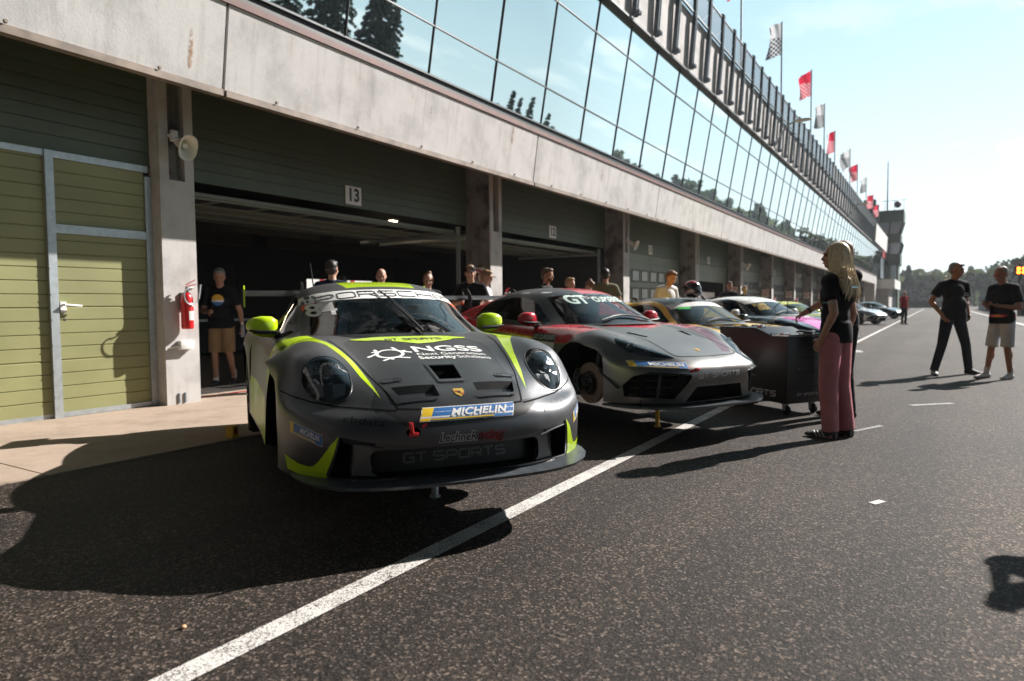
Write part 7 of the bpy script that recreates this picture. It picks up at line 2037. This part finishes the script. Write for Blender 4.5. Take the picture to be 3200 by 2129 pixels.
# ---------------------------------------------------------------- loose things
def cart():
    a = math.atan2(.82, .57)                       # long axis
    r = empty('tool_cart', (7.66, 1.34, 0), a, 'black wheeled tool cart with a stepped top in front of the yellow car', 'cart')
    # local: x along the long side, y to the left; the short face is x = 0, width runs to -y
    Wd, L = .54, 1.06
    prof = [(0, .13), (L, .13), (L, .935), (.46, .935), (.22, .85), (0, .85)]
    mb = MB(); mb.prism(prof, lambda u, v, k: (u, -Wd * k, v)); mb.build('cabinet', mat_paint('cart_black_powder_coat', (.005, .005, .005), .36, 0, 0, .2), r, 30, .006)
    mb = MB()
    for z in (.30, .46, .62): mb.box(-.004, .0, -Wd + .03, -.03, z, z + .004)
    for y in (-.16, -.36): mb.box(-.012, 0, y - .012, y + .012, .5, .508, 1)
    mb.build('drawer_front', [CM['gap'], M['chrome']], r, 0)
    mb = MB(); mb.box(.0, .02, -Wd + .005, -.005, .852, .868); mb.box(.03, .21, -Wd + .03, -.03, .853, .862); mb.build('work_top', pbr('brushed_tray', (.5, .5, .5), .25, .9), r, 0)
    rnd = random.Random(4); names = ['bare metal', 'black', 'blue handled', 'red handled']; mats = [M['chrome'], M['black'], CM['dblue'], M['red']]
    ca, sa = math.cos(a), math.sin(a); WP = lambda x, y, z: (7.66 + ca * x - sa * y, 1.34 + sa * x + ca * y, z)
    for k in range(14):
        x = rnd.uniform(.05, .20); y = -rnd.uniform(.06, .48); z = .872
        if k > 8: x = rnd.uniform(.5, .9); z = .942
        d = rnd.uniform(0, 6.28); L_ = rnd.uniform(.10, .2)
        o = empty('hand_tool', WP(x, y, z), d, '%s hand tool lying on the black cart' % names[k % 4], 'tool', 'hand tools on the cart')
        mb = MB(); mb.cone((0, 0, 0), (L_ * .5, 0, .004), .012, .010, 8); mb.build('grip', mats[k % 4], o, 40)
        mb = MB(); mb.cone((L_ * .5, 0, .004), (L_, 0, .0), .005, .004, 8); mb.cone((L_ * .97, 0, 0), (L_ * 1.1, 0, 0), .011, .009, 6); mb.build('shank', M['chrome'], o, 40)
    o = empty('air_hose', WP(.12, -.38, .88), 0, 'coiled black hose ring lying on the front of the black cart', 'hose')
    mb = MB(); mb.tube([(.085 * math.cos(t), .085 * math.sin(t), .012 + .004 * math.sin(3 * t)) for t in np.linspace(0, 2 * math.pi, 24)], .012, 8); mb.build('coil', M['black'], o, 40)
    mb = MB(); mb.cone((.085, 0, .012), (.15, .04, .012), .012, .009, 8); mb.build('coupling', M['chrome'], o, 40)
    for x in (.10, L - .1):
        for y in (-.08, -Wd + .08):
            mb = MB(); mb.box(x - .03, x + .03, y - .04, y + .04, .115, .13); mb.box(x - .02, x + .02, y - .026, y - .02, .05, .12); mb.box(x - .02, x + .02, y + .02, y + .026, .05, .12); c = mb.build('caster', M['galv'], r, 0)
            mb = MB(); Mx = Matrix.Translation((x - .02, y, .05)) @ Matrix.Rotation(R(90), 4, 'X'); mb.lathe([(.001, -.018), (.04, -.018), (.05, -.012), (.05, .012), (.04, .018), (.001, .018)], Mx, 22); mb.build('caster_wheel', M['rubber'], c, 40)
    t = wide_text('GT SPORTS', .30, .022, .0055, .3, .15); mb = MB(); mb.add([(-.0045, -.29 - u, .225 + v) for u, v in t[0]], t[1]); mb.build('lettering', CM['dsilver'], r, 0)
    t = wide_text('GT SPORTS', .80, .055, .013, .3, .15); mb = MB(); mb.add([(.56 - u, .004, .225 + v) for u, v in t[0]], t[1]); mb.build('lettering', CM['dsilver'], r, 0)
    mb = MB(); mb.tube([(L + .02, -.05, .80), (L + .08, -.05, .80), (L + .08, -Wd + .05, .80), (L + .02, -Wd + .05, .80)], .012, 8); mb.build('push_handle', M['chrome'], r, 40)

def block():
    r = empty('wheel_chock', (3.93, 5.50, .012), R(20), 'small orange yellow block standing on the apron by the rear wheel', 'chock')
    mb = MB(); mb.prism([(-.045, 0), (.045, 0), (.042, .105), (-.036, .112)], lambda u, v, k: (u, -.04 + .08 * k, v)); mb.build('wedge', M['yellow'], r, 0, .006)
    mb = MB(); mb.box(-.018, .018, -.042, -.0405, .03, .08); mb.build('warning_label', M['red'], r, 0)

def helmet():
    r = empty('crash_helmet', (10.42, 3.22, 1.292), R(-100), 'black and red crash helmet resting on the yellow car roof', 'helmet')
    mb = MB(); mb.ball((0, 0, .145), (.145, .125, .135), 24, 14); mb.ball((.06, 0, .08), (.105, .105, .075), 20, 10)
    o = smooth_obj(union('shell', mb, .009, mat_paint('helmet_gloss', (.02, .02, .022), .12, 0, 1, .05), r, 2))
    bm = bmesh.new(); bm.from_mesh(o.data); hb = bm_bvh(bm); bm.free()
    decal('visor', poly2d([(-.10, .19), (.10, .19), (.112, .14), (.09, .105), (-.09, .105), (-.112, .14)]), hb, RAYF, CM['gloss'], r, .003, .02)
    for s in (-1, 1):
        decal('stripe', poly2d([(s * .02, -.12), (s * .09, -.05), (s * .10, .10), (s * .06, .06), (s * .04, -.02)]), hb, RAYT, CM['dred'], r, .002, .02)
        decal('stripe', poly2d([(-.10, .10), (.06, .06), (.08, .085), (-.08, .15)]), hb, RAYL if s > 0 else RAYR, CM['dsilver'], r, .002, .02)

def garage_fittings():
    # things standing in the dark garage behind the first car
    r = empty('workbench', (9.6, 15.6, .014), 0, 'long dark workbench with a silver edge at the back of the garage', 'bench')
    mb = MB(); mb.box(-3.0, 2.2, 0, .8, .06, .86, 0); mb.build('cabinet', M['room'], r, 0)
    mb = MB(); mb.box(-3.1, 2.3, -.06, .86, .86, .91); mb.build('worktop', M['galv'], r, 0)
    r = empty('shelving', (6.3, 13.4, .014), 0, 'dark shelf unit with pale boxes at the left garage wall', 'shelf')
    mb = MB()
    for z in (.1, .7, 1.3, 1.9): mb.box(-.6, .6, 0, .45, z, z + .03)
    for x in (-.6, .57): mb.box(x, x + .03, 0, .45, 0, 2.0)
    mb.build('shelf_frame', M['darkmetal'], r, 0)
    # sunlit backdrop beyond the open rear door of the next garage: hoarding with red print
    r = empty('hoarding', (24, 40, 0), 0, 'sunlit white hoarding with red print seen through the garage', 'hoarding')
    mb = MB(); mb.box(-14, 26, 0, .1, 0, 4); mb.build('boards', M['white'], r, 0)
    mb = MB()
    for k in range(12): mb.box(-13 + 3.2 * k, -12.6 + 3.2 * k, -.03, 0, 0, 4, 0); mb.box(-12 + 3.2 * k, -10.4 + 3.2 * k, -.03, 0, 2.2, 2.5, 1); mb.box(-12 + 3.2 * k, -10.9 + 3.2 * k, -.03, 0, 1.7, 1.9, 0)
    mb.build('print', [M['redm'], CM['dblack']], r, 0)
# ---------------------------------------------------------------- light, sky, camera
SUN_EL, SUN_AZ = R(34.5), R(-25.8)     # azimuth from +x
def setup_light():
    d = Vector((math.cos(SUN_EL) * math.cos(SUN_AZ), math.cos(SUN_EL) * math.sin(SUN_AZ), math.sin(SUN_EL)))
    L = bpy.data.lights.new('sun', 'SUN'); L.energy = 5.0; L.angle = R(.5); L.color = (1, .945, .885)
    o = bpy.data.objects.new('sun', L); COL.objects.link(o)
    o.rotation_euler = (-d).to_track_quat('-Z', 'Y').to_euler()
    w = bpy.data.worlds.new('World'); scene.world = w; w.use_nodes = True
    nodes, links = w.node_tree.nodes, w.node_tree.links
    bg = nodes['Background']
    sky = N(nodes, 'ShaderNodeTexSky', sky_type='NISHITA'); sky.sun_disc = False
    sky.sun_elevation = SUN_EL; sky.sun_rotation = R(90) - SUN_AZ
    sky.air_density = 1.0; sky.dust_density = .6; sky.ozone_density = 1.6; sky.altitude = 300
    # high thin clouds drawn by noise over direction
    tc = N(nodes, 'ShaderNodeTexCoord'); sx = N(nodes, 'ShaderNodeSeparateXYZ'); links.new(tc.outputs['Generated'], sx.inputs[0])
    mz = N(nodes, 'ShaderNodeMath', operation='MAXIMUM'); mz.inputs[1].default_value = .02; links.new(sx.outputs[2], mz.inputs[0])
    ad = N(nodes, 'ShaderNodeMath', operation='ADD'); ad.inputs[1].default_value = .12; links.new(mz.outputs[0], ad.inputs[0])
    cb = N(nodes, 'ShaderNodeCombineXYZ')
    for k in (0, 1):
        dv = N(nodes, 'ShaderNodeMath', operation='DIVIDE'); links.new(sx.outputs[k], dv.inputs[0]); links.new(ad.outputs[0], dv.inputs[1]); links.new(dv.outputs[0], cb.inputs[k])
    no = N(nodes, 'ShaderNodeTexNoise', i_Scale=.85, i_Detail=9.0, i_Roughness=.58, i_Distortion=.25); links.new(cb.outputs[0], no.inputs['Vector'])
    cr = ramp(nodes, links, no.outputs['Fac'], [(.56, (0, 0, 0)), (.72, (.8, .8, .8))])
    fade = N(nodes, 'ShaderNodeMapRange'); fade.inputs[1].default_value = .45; fade.inputs[2].default_value = .22; links.new(sx.outputs[2], fade.inputs[0])
    mm = N(nodes, 'ShaderNodeMath', operation='MULTIPLY'); links.new(cr.outputs[0], mm.inputs[0]); links.new(fade.outputs[0], mm.inputs[1])
    tint = N(nodes, 'ShaderNodeMix', data_type='RGBA'); tint.inputs[0].default_value = .65; links.new(sky.outputs[0], tint.inputs[6]); tint.inputs[7].default_value = (5.4, 8.3, 9.2, 1)
    hz = N(nodes, 'ShaderNodeMapRange'); hz.inputs[1].default_value = .42; hz.inputs[2].default_value = .0; hz.interpolation_type = 'SMOOTHSTEP'; links.new(sx.outputs[2], hz.inputs[0])
    h2 = N(nodes, 'ShaderNodeMath', operation='MULTIPLY'); h2.inputs[1].default_value = .9; links.new(hz.outputs[0], h2.inputs[0])
    m2 = N(nodes, 'ShaderNodeMix', data_type='RGBA'); links.new(h2.outputs[0], m2.inputs[0]); links.new(tint.outputs[2], m2.inputs[6]); m2.inputs[7].default_value = (8.2, 9.2, 9.5, 1)
    mx = N(nodes, 'ShaderNodeMix', data_type='RGBA'); links.new(mm.outputs[0], mx.inputs[0]); links.new(m2.outputs[2], mx.inputs[6]); mx.inputs[7].default_value = (14, 13.6, 13.2, 1)
    # bright haze low down towards the sun side, a weaker band round the horizon, deep dark blue elsewhere
    def lobe(v, lo, hi):
        dt = N(nodes, 'ShaderNodeVectorMath', operation='DOT_PRODUCT'); dt.inputs[1].default_value = v; links.new(tc.outputs['Generated'], dt.inputs[0])
        g = N(nodes, 'ShaderNodeMapRange'); g.interpolation_type = 'SMOOTHSTEP'; g.inputs[1].default_value = lo; g.inputs[2].default_value = hi; links.new(dt.outputs['Value'], g.inputs[0]); return g
    def mth(op, a, b):
        n = N(nodes, 'ShaderNodeMath', operation=op)
        for k, x in enumerate((a, b)):
            if isinstance(x, float): n.inputs[k].default_value = x
            else: links.new(x, n.inputs[k])
        return n.outputs[0]
    ga_, ge_ = R(9), R(13)
    l1 = lobe((math.cos(ge_) * math.cos(ga_), math.cos(ge_) * math.sin(ga_), math.sin(ge_)), .50, .86)
    l2 = lobe(tuple(d), .0, .55)
    bd = N(nodes, 'ShaderNodeMapRange'); bd.interpolation_type = 'SMOOTHSTEP'; bd.inputs[1].default_value = .58; bd.inputs[2].default_value = .14; links.new(sx.outputs[2], bd.inputs[0])
    t2 = mth('MULTIPLY', mth('MULTIPLY', l2.outputs[0], bd.outputs[0]), .92)
    t1 = mth('MULTIPLY', l1.outputs[0], 1.18)
    ga = mth('ADD', mth('MAXIMUM', t1, t2), .032)
    m3 = N(nodes, 'ShaderNodeVectorMath', operation='SCALE'); links.new(mx.outputs[2], m3.inputs[0]); links.new(ga, m3.inputs['Scale'])
    links.new(m3.outputs[0], bg.inputs[0]); bg.inputs[1].default_value = .05
    scene.view_settings.view_transform = 'Standard'; scene.view_settings.look = 'None'
    scene.view_settings.exposure = 1.1; scene.view_settings.gamma = 1
def setup_camera():
    cd = bpy.data.cameras.new('camera'); cam = bpy.data.objects.new('camera', cd); COL.objects.link(cam)
    cd.sensor_width = 36; cd.lens = 24; cd.clip_end = 3000; cd.clip_start = .05
    Rm = [(.5285078, -.0474862, .8475993), (-.848884, -.0193424, .5282252), (-.0086888, -.9986846, -.0505329)]
    right = Vector((Rm[0][0], Rm[1][0], Rm[2][0])); dn = Vector((Rm[0][1], Rm[1][1], Rm[2][1])); fw = Vector((Rm[0][2], Rm[1][2], Rm[2][2]))
    fw.normalize(); up = (-dn - fw * (-dn).dot(fw)).normalized(); right = fw.cross(up)
    cam.matrix_world = Matrix(((right.x, up.x, -fw.x, 0), (right.y, up.y, -fw.y, 0), (right.z, up.z, -fw.z, 1.2), (0, 0, 0, 1)))
    cd.dof.use_dof = True; cd.dof.focus_distance = 4.35; cd.dof.aperture_fstop = 2.0
    scene.camera = cam
    scene.cycles.use_denoising = True
    scene.cycles.max_bounces = 8; scene.cycles.transparent_max_bounces = 12
    scene.cycles.sample_clamp_indirect = 6.0
    scene.cycles.caustics_reflective = False; scene.cycles.caustics_refractive = False

def haze():
    mb = MB(); mb.box(-45, 430, -345, 345, -1.0, 34)
    m = bpy.data.materials.new('haze'); nodes, links = nt(m); nodes.remove(nodes['Principled BSDF'])
    v = N(nodes, 'ShaderNodeVolumePrincipled'); v.inputs['Color'].default_value = (.86, .93, 1, 1); v.inputs['Density'].default_value = .0003; v.inputs['Anisotropy'].default_value = .3
    links.new(v.outputs[0], nodes['Material Output'].inputs['Volume'])
    o = mb.build('haze', m, None, 0); tag(o, kind='stuff')
ground(); building(); tower(); flags(); lamps(); wall_things(); far_things(); trees()
cars(); cart(); block(); helmet(); garage_fittings(); people()
setup_light(); setup_camera(); haze()
bpy.context.view_layer.update()
